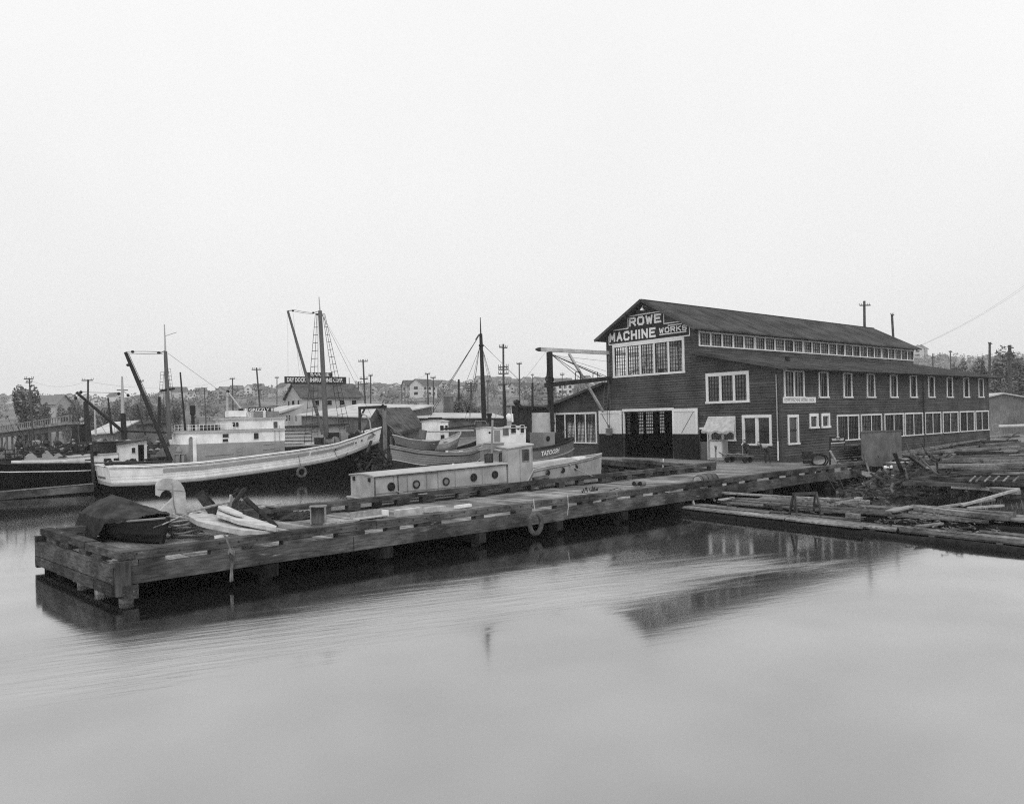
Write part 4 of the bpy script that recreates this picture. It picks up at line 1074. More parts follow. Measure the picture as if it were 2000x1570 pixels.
tag(B().tube([Zp(1190, 958, .78), Zp(1205, 953, .95), Zp(1213, 955, .78)], .014, 5).build('bent_wire', 'iron'), 'bent wire loop standing on the rail in the middle of the dock', 'wire')
tag(B().rope(Yp(1385, 945, -6.2), Yp(1398, 925, -6.0), .01).build('thin_stick', 'rail_wood'), 'thin dark stick leaning beside the barrel', 'stick')

# ================================================================ RAFTS OF LOGS AND PLANKS
def raft(label, near, far, z, nrow, seed, x_ext=0):
    """near / far: pairs of picture points of the front and back edges of the top surface"""
    rq = random.Random(seed)
    n0, n1 = Zp(*near[0], z), Zp(*near[1], z); f0, f1 = Zp(*far[0], z), Zp(*far[1], z)
    t = thing('log_raft', label, 'raft', tuple((n0 + f1) / 2), 'log rafts covered with planks')
    L = (n1 - n0).length
    for r_ in range(nrow):
        a0, a1 = n0.lerp(f0, r_ / nrow), n1.lerp(f1, r_ / nrow); b0, b1 = n0.lerp(f0, (r_ + .9) / nrow), n1.lerp(f1, (r_ + .9) / nrow)
        s = rq.uniform(-.01, .03)
        while s < .99:
            e = min(1, s + rq.uniform(2.6, 5.2) / L)
            dz = rq.uniform(-.03, .035); tw = rq.uniform(-.012, .012)
            if rq.random() > .06:
                p = [a0.lerp(a1, s + tw * .3), a0.lerp(a1, e - .004), b0.lerp(b1, e - .004), b0.lerp(b1, s)]
                up_ = [dz + rq.uniform(-.012, .012) for _ in range(4)]
                B().hexa([(q.x, q.y, z - .05 + u) for q, u in zip(p, up_)] + [(q.x, q.y, z + u) for q, u in zip(p, up_)]).build('plank', 'raft_wood', t)
            s = e
    for k in range(3):
        q0, q1 = n0.lerp(f0, .08 + .42 * k), n1.lerp(f1, .08 + .42 * k)
        r_ = .19 if k else .17
        pts = [q0.lerp(q1, i / 10) + Vector((rq.uniform(-.03, .03), rq.uniform(-.03, .03), -z + z - .05 - r_ + .0 + rq.uniform(-.03, .03))) for i in range(11)]
        B().tube(pts, [r_ * rq.uniform(.9, 1.1) for _ in pts], 9).build('log', 'log_wet', t, smooth=True)
    for i in range(int(L / 1.7)):
        s = (i + .5) / (L / 1.7); a, b_ = n0.lerp(n1, s), f0.lerp(f1, s); a = a - (a - b_) * .08
        B().beam((a.x, a.y, z - .10), (b_.x, b_.y, z - .10), .14, .08).build('cross_beam', 'dark_board', t)
    return t
raft('front log raft with a plank walkway nearest the open water', [(1320, 990), (2060, 1073)], [(1330, 980), (2060, 1049)], .30, 4, 1)
raft('middle log raft with planks, behind the front walkway', [(1395, 979), (2060, 1031)], [(1408, 968), (2060, 1010)], .32, 3, 2)
raft('short log raft floating farthest back near the bank', [(1480, 972), (1700, 986)], [(1500, 966), (1700, 976)], .28, 2, 3)
L_ = [((1330, 957), (1640, 977), .62, .16, .07, 'raft_wood', 'long sagging board laid from the dock sawhorse to the raft'),
 ((1790, 992), (1968, 1012), .44, .3, .14, 'raft_wood', 'thick pale plank running off to the right behind the askew plank'),
 ((1738, 998), (1786, 988), .45, .3, .05, 'pale_board', 'short wide plank lying askew on the middle raft'),
 ((1625, 983), (1680, 972), .50, .2, .06, 'pale_board', 'pale plank lying askew at the back of the rafts'),
 ((1618, 980), (1665, 972), .56, .12, .05, 'raft_wood', 'thin plank crossing the askew plank behind the sawhorse'),
 ((1655, 1006), (1678, 1008), .40, .25, .14, 'raft_wood', 'short square timber lying between the front and middle rafts'),
 ((1405, 976), (1432, 972), .42, .14, .06, 'pale_board', 'splintered plank end on the left of the middle raft'),
 ((1500, 985), (1518, 990), .36, .35, .1, 'dark_board', 'dark broken slab on the middle raft'),
 ((1790, 1028), (1840, 1022), .40, .12, .06, 'raft_wood', 'thin crooked stick on the front raft'),
 ((1780, 990), (1980, 1006), .42, .30, .16, 'raft_wood', 'thick squared log behind the middle raft at the right')]
for i, (a, c, z, w_, h, mt, lb) in enumerate(L_): zbeam(a, c, z, w_, h, 'loose_board', mt, lb, 'board')
def debris(label, spots, seed, z):
    rq = random.Random(seed); b = B()
    for (px, py, rpx, n) in spots:
        for i in range(n):
            p = Zp(px + rq.uniform(-rpx, rpx), py + rq.uniform(-rpx * .08, rpx * .08), z + rq.uniform(0, .04)); a = rq.uniform(0, 3.14); l = rq.uniform(.04, .22)
            b.beam(p, p + Vector((math.cos(a) * l, math.sin(a) * l, rq.uniform(-.01, .03))), rq.uniform(.015, .05), .015)
    return tag(b.build('wood_scraps', 'raft_wood', kind='stuff'), label, 'scraps')
debris('chips and splinters strewn over the plank rafts', [(1500, 980, 90, 60), (1700, 994, 110, 80), (1850, 1012, 110, 80), (1600, 1001, 110, 60), (1800, 1022, 120, 80), (1900, 1036, 60, 50), (1650, 978, 90, 60)], 8, .36)
def sawhorse(a, c, z, h, label, mt='raft_wood'):
    a, c = Zp(*a, z), Zp(*c, z); d = (c - a).normalized(); nn = Vector((-d.y, d.x, 0))
    t = thing('sawhorse', label, 'sawhorse', tuple((a + c) / 2), 'sawhorses standing on the rafts')
    B().beam(a - d * .05 + UP * h, c + d * .05 + UP * h, .07, .09).build('top_rail', mt, t)
    for e, s in ((a, 1), (c, -1)):
        for k in (-1, 1): B().beam(e + nn * k * .24 - d * s * .05, e + nn * k * .04 + UP * h, .05, .07).build('leg', mt, t)
        B().beam(e + nn * .15 + UP * h * .42, e - nn * .15 + UP * h * .42, .04, .1).build('end_board', 'dark_board', t)
    B().beam(a + UP * h * .3, c + UP * h * .3, .04, .06).build('stretcher', mt, t)
sawhorse((1552, 1006), (1594, 1004), .32, .70, 'wooden sawhorse standing alone on the front raft', 'post_wood')
sawhorse((1346, 985), (1384, 978), .32, .55, 'wooden sawhorse carrying a long board beside the dock', 'pale_board')

# ================================================================ THE YARD ON THE RIGHT
# steel tank: a box with one sloping bottom side
TK = thing('steel_tank', 'big streaked steel tank with a sloping bottom standing in the yard', 'tank', tuple(Zp(1727, 912, .8)))
d0 = 38.8
tl, tr_, tb = Dp(1688, 848, d0 + .3), Dp(1735, 849, d0), Dp(1730, 918, d0)
W_ = 1.27; zt, z0 = 2.62, .98
ex = Vector((RT.x, RT.y, 0)); ef = Vector((FW.x, FW.y, 0))
A = Vector((tr_.x, tr_.y, 0)); Bv = A - ex * 1.28 + ef * .25; Cc = A + ex * 1.22 + ef * 1.1; Dv = Bv + (Cc - A)
pts = lambda p, z: (p.x, p.y, z)
b = B(); b.hexa([pts(A, z0 + .1), pts(Cc, z0 + .35), pts(Dv, z0 + .3), pts(Bv, z0 + .3), pts(A, zt), pts(Cc, zt + .02), pts(Dv, zt), pts(Bv, zt)])
b.build('tank_body', 'tank_steel', TK)
b = B(); lo = Bv.lerp(A, .22); hi = Bv.lerp(A, .62)
b.poly([pts(Bv - ef * .003, z0 + .31), pts(lo - ef * .003, z0 - .12), pts(hi - ef * .003, z0 - .14), pts(A - ef * .003, z0 + .11)])
sh = (Cc - A) * .9
b.poly([pts(lo, z0 - .12), pts(hi, z0 - .14), pts(hi + sh, z0 + .2), pts(lo + sh, z0 + .2)])
b.quad(pts(hi, z0 - .14), pts(A, z0 + .11), pts(A + sh, z0 + .36), pts(hi + sh, z0 + .2)); b.quad(pts(Bv, z0 + .3), pts(lo, z0 - .12), pts(lo + sh, z0 + .2), pts(Bv + sh, z0 + .3))
b.build('hopper_bottom', 'tank_steel', TK)
b = B()
for p, q in ((A, Bv), (A, Cc), (Cc, Dv), (Dv, Bv)): b.beam(pts(p, zt + .015), pts(q, zt + .015), .07, .05)
b.build('rim', 'iron_grey', TK)
B().lathe(tuple(Dp(1715, 892, d0 - .02)), [(.03, 0), (.03, .04)], 8, -ef).build('plug', 'iron', TK)
for p in (A, Cc): B().beam((p.x, p.y, .4), (p.x, p.y, z0 + .12), .2, .2, up=ef).build('support', 'dark_board', TK)
B().beam((lo.x, lo.y, .42), (lo.x, lo.y, z0 - .1), .3, .3, up=ef).build('support', 'dark_board', TK)
# stacked lumber beside the tank
rq = random.Random(11)
k = 0
SUP = [[(1662, 913, 1694, 911), (1664, 908, 1690, 906)]]
for lv in range(9):
    for r_ in range(2):
        a = Dp(1641 + rq.uniform(-4, 9) - (lv < 3) * 2, 909 - lv * 4.6, 40.4 - r_ * .5); c = Dp(1690 + rq.uniform(-8, 4), 907 - lv * 4.6 - (2 if lv == 8 else 0), 41.2 - r_ * .5)
        a.z = .82 + lv * .125; c.z = .82 + lv * .125 + rq.uniform(-.02, .03)
        o = B().beam(a, c, .24, rq.uniform(.04, .09)).build('plank', ('dark_board', 'raft_wood', 'dark_board')[rq.randrange(3)])
        lbls = ('bottom', 'second lowest', 'third lowest', 'fourth', 'fifth', 'sixth', 'seventh', 'second highest', 'topmost')
        tag(o, '%s rough plank of the lumber stack left of the tank, %s row' % (lbls[lv], 'rear' if r_ == 0 else 'front'), 'plank', 'rough planks stacked beside the tank'); k += 1
kg = B().box(-.3, .3, -.2, .2, 0, .3)
kb = thing('empty_crate', 'small empty crate standing on top of the lumber stack', 'crate', tuple(Dp(1668, 868, 40.8)))
o_ = Dp(1663, 879, 40.8)
for dx in (0, .28): B().beam(o_ + ex * dx, o_ + ex * dx + UP * .28, .03, .25, up=ef).build('side', 'raft_wood', kb)
B().beam(o_ + UP * .28 - ex * .03, o_ + UP * .28 + ex * .31, .25, .03).build('top', 'raft_wood', kb); B().beam(o_ + ef * .12 + UP * .13, o_ + ef * .12 + ex * .28 + UP * .13, .02, .25).build('back', 'dark_board', kb)
# notice on two posts
ns = thing('yard_notice', 'framed notice board with lines of white writing on two dark posts', 'sign', tuple(Dp(1640, 880, 41)))
pa, pb_ = Dp(1621, 925, 40.3), Dp(1650, 880, 41.5)
B().beam(Dp(1621, 930, 40.3), Dp(1621, 853, 40.3), .07, .07, up=ef).build('post', 'dark_board', ns); B().beam(Dp(1649.5, 885, 41.0), Dp(1650, 852, 41.0), .05, .05, up=ef).build('post', 'dark_board', ns)
q = [Dp(1623, 865, 40.25), Dp(1650, 863, 40.95), Dp(1650, 853, 40.95), Dp(1623, 853.5, 40.25)]
bd_ = B().prism(q, ef * .04).build('board', 'sign_black', ns)
b = B()
for i, (fa, fb, h) in enumerate(((.40, .62, .88), (.05, .95, .60), (.08, .92, .36))):
    p0 = q[0].lerp(q[1], fa).lerp(q[3].lerp(q[2], fa), h); p1 = q[0].lerp(q[1], fb).lerp(q[3].lerp(q[2], fb), h); s = p0; n_ = 4 if i == 0 else 13
    for j in range(n_):
        if i and j in (5, 9 - i): continue
        a, c = p0.lerp(p1, j / n_), p0.lerp(p1, (j + .78) / n_); b.quad(a - ef * .01, c - ef * .01, c - ef * .01 + UP * .045, a - ef * .01 + UP * .045)
b.build('written_lines', 'sign_white', bd_)
B().beam(q[0] - ef * .01 - UP * .02, q[1] - ef * .01 - UP * .02, .03, .035).build('lower_ledge', 'sign_white', ns)
zb_ = lambda a, c, d, w_, h, name, mt, lb, cat: tag(B().beam(Dp(*a, d), Dp(*c, d), w_, h).build(name, mt), lb, cat)
zb_((1621, 880), (1656, 942), 40.0, .09, .09, 'prop', 'pale_board', 'pale prop slanting from the notice post down to the bank', 'prop')
zb_((1686, 884), (1698, 925), 38.4, .08, .08, 'prop', 'raft_wood', 'upper half of the crooked prop leaning on the tank', 'prop')
zb_((1698, 925), (1705, 948), 38.3, .08, .08, 'prop', 'raft_wood', 'lower half of the crooked prop standing in the mud', 'prop')
zb_((1682, 925), (1742, 934), 38.0, .16, .30, 'squared_timber', 'pale_board', 'pale squared timber lying on the bank below the tank', 'timber')
zb_((1618, 939), (1675, 944), 38.8, .12, .14, 'bank_timber', 'rail_wood', 'dark timber along the bank edge below the boulders', 'timber')
zb_((1702, 959), (1775, 964), 36.3, .06, .12, 'bank_timber', 'raft_wood', 'thin straight timber standing out of the water by the bank', 'timber')
zb_((1775, 948), (1777, 965), 36.2, .08, .08, 'bank_stake', 'raft_wood', 'short stake at the right end of the thin bank timber', 'stake')
zb_((1800, 967), (1866, 975), 34.5, .15, .1, 'bank_timber', 'raft_wood', 'low timber half under water right of the stake', 'timber')
for i, (px, py, r_, lb) in enumerate(((1625, 930, .30, 'large pale boulder on the bank beside the dock end'), (1633, 933, .26, 'darker boulder touching the large pale one'), (1643, 937, .2, 'small boulder below the slanting prop'), (1690, 947, .2, 'pale pointed stone standing on the water edge'))):
    o = B().ball(Dp(px, py, 39.3 - .9 * (i == 3)), r_, r_ * .8, r_ * .7, 10, 7, .14).build('boulder', 'rock' if i != 1 else 'tank_steel', smooth=True); tag(o, lb, 'boulder')
for (px, lb) in ((1731, 'left one of two striped tin drums under the tank'), (1744, 'right one of two striped tin drums under the tank')):
    c = Dp(px, 929, 37.8); o = B().lathe(tuple(c), [(.15, 0), (.15, .12), (.16, .13), (.15, .14), (.15, .36)], 14).build('tin_drum', 'raft_wood', smooth=False); tag(o, lb, 'drum')
    B().lathe(tuple(c), [(.153, .16), (.153, .27)], 14).build('band', 'iron_grey', o)
def crate(px, py, d, wx, wy, hz_, lb, mt='shed_wood'):
    o0 = Dp(px, py, d); t = thing('wooden_crate', lb, 'crate', tuple(o0))
    e1, e2 = (ex * .93 + ef * .35).normalized(), (ef * .93 - ex * .35).normalized()
    def bb(a0, a1, b0, b1, z0, z1, nm, m_):
        P4 = [o0 + e1 * a + e2 * c for a, c in ((a0, b0), (a1, b0), (a1, b1), (a0, b1))]
        B().hexa([tuple(p + UP * z0) for p in P4] + [tuple(p + UP * z1) for p in P4]).build(nm, m_, t)
    n_ = 2
    for k in range(n_): bb(0, wx, 0, .03, hz_ * k / n_ + .01, hz_ * (k + 1) / n_ - .005, 'side_board', mt); bb(0, wx, wy - .03, wy, hz_ * k / n_ + .01, hz_ * (k + 1) / n_, 'side_board', mt)
    bb(-.03, 0, 0, wy, 0, hz_, 'end_board', mt); bb(wx, wx + .03, 0, wy, 0, hz_, 'end_board', mt)
    bb(-.05, wx + .05, -.02, wy + .02, hz_, hz_ + .03, 'lid', 'pale_board'); bb(0, wx, 0.03, wy - .03, 0.0, .02, 'bottom', mt)
crate(1750, 920, 37.6, 1.05, .6, .38, 'long low wooden crate with a pale lid right of the tank')
crate(1793, 916, 37.9, .5, .5, .22, 'small pale crate at the right end of the long low crate', 'pale_board')
crate(1770, 932, 37.4, .35, .35, .25, 'little dark crate behind the iron boiler drum')
pp = B(); c = Dp(1735, 913, 37.7)
pp.ball(c + ex * -.14, .13, .08, .09, 8, 6, .25); pp.ball(c + ex * .16 + UP * .02, .10, .07, .08, 8, 6, .3); pp.ball(c, .1, .04, .04, 8, 5, .2)
tag(pp.build('white_rag', 'white_paint'), 'crumpled white rag lying between the tank and the long crate', 'rag')
c = Dp(1790, 936, 36.6); rd = (ex * .75 + ef * .66).normalized()
bo_ = B().lathe(tuple(c - rd * .1), [(.33, 0), (.36, .02), (.36, .95), (.33, .97)], 20, rd).build('boiler_drum', 'rust_dark', smooth=True); tag(bo_, 'rusty iron boiler drum lying on its side on the bank', 'drum')
B().box(c.x + .02, c.x + .30, c.y + .0, c.y + .28, c.z + .32, c.z + .58).build('hatch', 'rust_dark', bo_)
B().lathe(tuple(c - rd * .13), [(.30, 0), (.30, .03)], 20, rd).build('end_plate', 'rust_dark', bo_)
ch = B(); rq = random.Random(5)
for i in range(46):
    p = Dp(1815 + rq.uniform(-14, 26), 941 + rq.uniform(-8, 7), 36.6 + rq.uniform(-.5, .5)); p.z = max(p.z, .5); ch.ball(p, rq.uniform(.03, .12), rq.uniform(.03, .12), rq.uniform(.02, .07), 6, 4, .3)
tag(ch.build('plaster_rubble', 'rock', kind='stuff'), 'pale heap of plaster rubble spilled right of the boiler drum', 'rubble')
# hoses and keg at the dock end
hs = B(); c = Dp(1605, 897, 42)
for i in range(7):
    r_ = .34 + .05 * math.sin(i * 2.3); o = c + ex * (.12 * math.sin(i * 3.1) - .1) + ef * (i * .05)
    hs.tube([tuple(o + ex * r_ * 1.3 * math.cos(a) + UP * (r_ * .95 * math.sin(a) - .05)) for a in [k * math.pi / 9 for k in range(18)]], .022, 5, close=True)
tag(hs.build('hose_loops', 'iron'), 'big dark loops of hose standing at the edge of the dock apron', 'hose')
c = Dp(1578, 905, 42.3); kg = B().lathe(tuple(c), [(.26, 0), (.31, .25), (.31, .45), (.27, .68)], 16).build('oil_keg', 'rust_dark', smooth=True); tag(kg, 'dark keg standing on the apron beside the loops of hose', 'keg')
B().lathe(tuple(c), [(.315, .2), (.315, .24)], 16).build('hoop', 'iron_grey', kg)
# timber heap filling the right side of the yard
HP = [((1762, 884), (1990, 846), 1.0, .22), ((1790, 893), (1985, 880), 1.0, .2), ((1800, 893), (1990, 895), 1.05, .3), ((1810, 901), (1990, 905), 1.0, .32), ((1856, 910), (1990, 912), .95, .28),
 ((1812, 914), (1990, 921), .9, .3), ((1770, 888), (1880, 864), .95, .2), ((1800, 886), (1990, 862), 1.08, .28), ((1840, 882), (1990, 872), 1.12, .3), ((1870, 888), (1990, 885), 1.15, .26),
 ((1880, 943), (1990, 948), .75, .25), ((1860, 950), (1990, 957), .7, .25), ((1905, 953), (1990, 962), .66, .2), ((1870, 935), (1990, 936), .78, .16), ((1920, 864), (1985, 860), 1.2, .25), ((1864, 884), (1960, 884), 1.26, .3), ((1800, 907), (1850, 911), .95, .2), ((1840, 859), (1990, 852), .9, .18)]
for i, (a, c, z, w_) in enumerate(HP):
    places = ('running along the road edge', 'near the top of the heap', 'in the middle of the heap, upper left', 'in the middle of the heap, broad and pale', 'short one above the ladder', 'long one just above the ladder', 'thin one by the road', 'highest slanting one in the heap', 'second slanting one in the heap', 'half hidden under the dark slab', 'just under the ladder', 'second under the ladder', 'lowest on the grassy bank', 'dark one behind the ladder rungs', 'short dark one at the edge', 'thick dark slab on top of the heap', 'short one right of the small crate', 'farthest one beside the road')
    zbeam(a, c, z, w_, .13, 'heap_timber', ('raft_wood', 'pale_board', 'raft_wood', 'raft_wood', 'raft_wood', 'raft_wood', 'raft_wood', 'raft_wood', 'raft_wood', 'dark_board', 'raft_wood', 'pale_board', 'raft_wood', 'dark_board', 'dark_board', 'dark_board', 'raft_wood', 'dark_board')[i], 'salvaged timber in the yard heap, ' + places[i], 'timber', 'salvaged timbers heaped in the yard')
rq = random.Random(22)
for i in range(34):
    px = rq.uniform(1800, 1960); py = rq.uniform(868, 942) if px > 1860 else rq.uniform(884, 915); z = 1.0 + .12 * rq.random() if py < 915 else .82
    a = Zp(px, py, z); t_ = rq.gauss(-.78, .13); l = rq.uniform(2.5, 6)
    o = B().beam(a, a + Vector((math.cos(t_) * l, math.sin(t_) * l, rq.uniform(-.08, .1))), rq.uniform(.16, .32), rq.uniform(.12, .22)).build('rough_timber', 'heap_wood')
    tag(o, 'long rough timber lying among the others in the yard heap', 'timber', 'rough timbers filling the yard heap')
b = B(); rq = random.Random(21)
for i in range(420):
    px, py = rq.uniform(1762, 2020), rq.uniform(868, 945)
    if py < 925 - (px - 1762) * .25 - 35: continue
    z = rq.uniform(.72, .92); a = Zp(px, py, z); t_ = rq.gauss(-.75, .3); l = rq.uniform(.8, 3.5)
    b.beam(a, a + Vector((math.cos(t_) * l, math.sin(t_) * l, rq.uniform(-.1, .1))), rq.uniform(.08, .22), rq.uniform(.04, .14))
tag(b.build('broken_lumber', 'raft_dark', kind='stuff'), 'mass of dark broken lumber under the salvaged timbers in the yard', 'lumber')

ld = thing('broken_ladder', 'broken ladder with pale rungs lying on the bank at the right edge', 'ladder', tuple(Zp(1930, 938, .8)))
for a, c in (((1870, 929), (1990, 929)), ((1885, 937), (1990, 944))): B().beam(Zp(*a, 1.02), Zp(*c, 1.02), .07, .08).build('rail', 'dark_board', ld)
for px in (1897, 1909, 1926, 1943, 1962, 1982): B().beam(Zp(px - 3, 940, 1.06), Zp(px + 8, 930, 1.06), .055, .04).build('rung', 'raft_wood', ld)
for (a, c, z0_, z1_, w_, lb) in (((1878, 987), (1990, 955), .45, .95, .13, 'long pale pole slanting over the bank grass to the right'), ((1830, 991), (1943, 975), .35, .6, .09, 'second thinner pole below the long slanting one'), ((1830, 953), (1990, 843), .7, 1.3, .07, 'dark thin spar crossing the whole timber heap'), ((1824, 917), (1850, 927), .95, .8, .08, 'short bright stick left of the broken ladder'), ((1890, 992), (1960, 987), .4, .45, .1, 'pale stick in the grass below the two poles')):
    tag(B().beam(Zp(*a, z0_), Zp(*c, z1_), w_, .07).build('slanting_pole', 'pale_board' if 'dark' not in lb else 'dark_board'), lb, 'pole')
b = B(); rq = random.Random(58)
for i in range(260):
    px, py = rq.uniform(1630, 1830), rq.uniform(908, 952); p = Zp(px, py, .55); z = max(ground_z(p.x, p.y), .05)
    p.z = z + rq.uniform(0, .35); k = rq.random(); d_ = Vector((rq.uniform(-1, 1), rq.uniform(-1, 1), rq.uniform(-.35, .35))).normalized()
    if k < .6: b.beam(p, p + d_ * rq.uniform(.3, 1.3), rq.uniform(.04, .18), rq.uniform(.02, .08))
    elif k < .8: b.tube([p, p + d_ * .3, p + d_ * .5 + UP * rq.uniform(-.1, .2)], rq.uniform(.015, .04), 5)
    else: b.ball(p, rq.uniform(.05, .22), rq.uniform(.05, .2), rq.uniform(.04, .14), 7, 5, .25)
for i in range(150):
    px, py = rq.uniform(1758, 1858), rq.uniform(905, 940); p = Zp(px, py, .65); p.z = .55 + rq.uniform(0, .75) * math.exp(-((px - 1800) / 45) ** 2)
    d_ = Vector((rq.uniform(-1, 1), rq.uniform(-1, 1), rq.uniform(-.5, .5))).normalized()
    if rq.random() < .7: b.beam(p, p + d_ * rq.uniform(.3, 1.5), rq.uniform(.04, .2), rq.uniform(.03, .1))
    else: b.tube([p, p + d_ * .4, p + d_ * .7 + UP * rq.uniform(-.3, .3), p + d_ * .9], rq.uniform(.02, .05), 5)
tag(b.build('scrap_tangle', 'raft_dark', kind='stuff'), 'dark tangle of scrap and boards on the bank round the steel tank', 'scrap')
b = B()
for i in range(60):
    px, py = rq.uniform(1640, 1900), rq.uniform(925, 958); p = Zp(px, py, .4); z = ground_z(p.x, p.y)
    if z > .05: p.z = z + .05; b.ball(p, rq.uniform(.03, .10), rq.uniform(.03, .1), rq.uniform(.02, .07), 6, 4, .25)
tag(b.build('bank_stones', 'rock', kind='stuff'), 'small pale stones and shards scattered on the dark bank', 'stones')
# grass and weeds
b = B(); rq = random.Random(31)
def tuft(p, n, h, sp_=.12):
    for i in range(n):
        a = rq.uniform(0, 6.28); l = rq.uniform(.5, 1) * h; d = Vector((math.cos(a), math.sin(a), 0)); o = p + d * rq.uniform(0, sp_); e = d * .012
        e = Vector((-d.y, d.x, 0)) * .018; b.quad(o - e, o + e, o + d * l * .35 + UP * l + e * .2, o + d * l * .35 + UP * l - e * .2)
for i in range(5200):
    x, y = rq.uniform(-13, 4), rq.uniform(-22, -6.2); z = ground_z(x, y)
    if z < .09 or (y > -8.5 and x > -2.5): continue
    if noise.noise(Vector((x * .9, y * .9, 2))) < -.12: continue
    tuft(Vector((x, y, z - .02)), 7, rq.uniform(.10, .34))
for i in range(420):
    x = rq.uniform(9.5, 33); tuft(Vector((x, -.15 - abs(rq.gauss(0, .25)), .66)), 6, rq.uniform(.06, .28) * (1.3 if rq.random() < .2 else .6))
tag(b.build('bank_grass', 'leaf_low', kind='stuff'), 'rough grass and weeds on the bank and along the works wall', 'grass')
for i, (px, py, r_, lb) in enumerate(((1774, 943, .35, 'low leafy bush on the bank below the boiler drum'), (1826, 948, .35, 'low leafy bush on the bank under the spar'), (1960, 975, .5, 'leafy bush at the bank corner under the slanting poles'))):
    q = Dp(px, py, 36.2 if i < 2 else 31)
    t = thing('bank_bush', lb, 'bush', tuple(q)); B().leaves(q, (r_, r_, r_ * .5), 420, .035, 6, i).build('foliage', 'leaf_low', t); B().tube([q - UP * .4, q], .02, 5).build('stem', 'bark', t)
# gravel road patch and stones
b = B(); rq = random.Random(41)
for i in range(500):
    x, y = rq.uniform(-2, 34), -rq.uniform(.3, 7); z = ground_z(x, y)
    if z > .3: b.ball((x, y, z), rq.uniform(.015, .06), rq.uniform(.015, .05), .02, 5, 3, .2)
tag(b.build('yard_gravel', 'rock', kind='stuff'), 'loose pale stones strewn over the yard beside the works', 'gravel')

# cart and two men at the corner of the works
CT = thing('work_cart', 'low wheeled work cart with iron parts on it against the works wall', 'cart', (-2.0, 2.2, .75))
cx0, cy0, cy1 = -1.5, 1.15, 3.0
B().box(cx0 - .25, cx0 + .35, cy0, cy1, 1.12, 1.18).build('cart_bed', 'raft_wood', CT)
B().box(cx0 - .27, cx0 - .25, cy0, cy1, 1.26, 1.29).build('side_rail', 'pale_board', CT)
for y in (cy0 + .25, cy1 - .35):
    for x in (cx0 - .24, cx0 + .28): B().lathe((x, y, .93), [(.17, -.03), (.17, .03)], 14, (1, 0, 0)).build('wheel', 'iron', CT)
B().tube([(cx0, cy1, 1.15), (cx0, cy1 + .4, 1.35)], .03, 6).build('handle', 'iron', CT)
B().beam((cx0, cy0 + .55, 1.2), (cx0, cy0 + .55, 1.75), .03, .05, up=Vector((1, 0, 0))).build('upright', 'pale_board', CT)
for (y, z, r_, lb) in ((2.0, 1.24, .10, 'rounded pump casting lying in the middle of the work cart'), (2.65, 1.23, .08, 'smaller iron casting at the left end of the work cart')):
    o = B().ball((cx0, y, z), r_ * 1.6, r_ * 2, r_, 10, 6, .1).build('casting', 'iron_grey', smooth=True); tag(o, lb, 'casting')
ps = B().beam((-2.1, 3.2, .75), (-2.1, 3.2, 1.72), .07, .07, up=Vector((1, 0, 0))); ps.ball((-2.1, 3.2, 1.72), .08)
tag(ps.build('guard_post', 'raft_wood'), 'short post standing in front of the work cart', 'post')

def person(label, base, J, radii, edges, head, hair_m, shirt='cloth_dark', seed=0, cap=False):
    """one skinned body; J joints in metres relative to base"""
    J = [Vector(j) * .9 for j in J]; radii = [r_ * .92 for r_ in radii]; head = Vector(head) * .9
    me = bpy.data.meshes.new('body'); me.from_pydata([tuple(j + base) for j in J], edges, []); me.update()
    t = thing('person', label, 'person', tuple(base))
    o = bpy.data.objects.new('body', me); col.objects.link(o)
    sk = o.modifiers.new('skin', 'SKIN'); sl = me.skin_vertices[0] if me.skin_vertices else None
    for i, r_ in enumerate(radii): me.skin_vertices[0].data[i].radius = (r_, r_)
    me.skin_vertices[0].data[0].use_root = True
    ss = o.modifiers.new('sub', 'SUBSURF'); ss.levels = 1; ss.render_levels = 1
    bpy.context.view_layer.update()
    dg = bpy.context.evaluated_depsgraph_get(); m2 = bpy.data.meshes.new_from_object(o.evaluated_get(dg))
    bpy.data.objects.remove(o); m2.materials.append(MT[shirt]); o = bpy.data.objects.new('body', m2); col.objects.link(o)
    o.parent = t; o.matrix_parent_inverse = Matrix.Translation(base).inverted()
    h = Vector(head) + base
    hd = B().ball(h, .085, .10, .12, 12, 9); hd.ball(h + Vector((-.09, 0, -.01)), .02, .015, .025, 6, 4)
    hd.ball(h + Vector((0, .1, 0)), .015, .012, .03, 6, 4); hd.ball(h + Vector((0, -.1, 0)), .015, .012, .03, 6, 4)
    hd.build('head', 'skin', t, smooth=True)
    for s in (.035, -.035): B().ball(h + Vector((-.078, s, .015)), .012).build('eye', 'hair', t)
    B().ball(h + Vector((.02, 0, .035)), .09, .105, .10, 12, 8).build('hair', hair_m, t, smooth=True)
    return t
# man bending forward beside the cart, seen from the left
J = [(0, 0, .86), (.02, .10, .84), (.02, -.10, .84), (-.10, .14, .46), (-.02, -.14, .46), (-.02, .14, .07), (.08, -.16, .07), (-.14, .14, .04), (-.04, -.16, .04),
     (-.12, .10, 1.02), (-.22, .26, 1.16), (-.26, .40, 1.22), (-.30, .22, 1.10), (-.16, .42, 1.08), (-.40, .34, .84), (-.20, .50, .80), (-.42, .44, .60), (-.24, .58, .56)]
E_ = [(0, 1), (0, 2), (1, 3), (2, 4), (3, 5), (4, 6), (5, 7), (6, 8), (0, 9), (9, 10), (10, 11), (10, 12), (10, 13), (12, 14), (13, 15), (14, 16), (15, 17)]
Rr = [.14, .12, .12, .085, .085, .055, .055, .05, .05, .14, .15, .06, .08, .08, .05, .05, .035, .035]
base = Vector((-.95, .35, .75))
p1_ = person('man in a pale shirt bending forward at the corner of the works', base, J, Rr, E_, (-.30, .50, 1.27), 'hair')
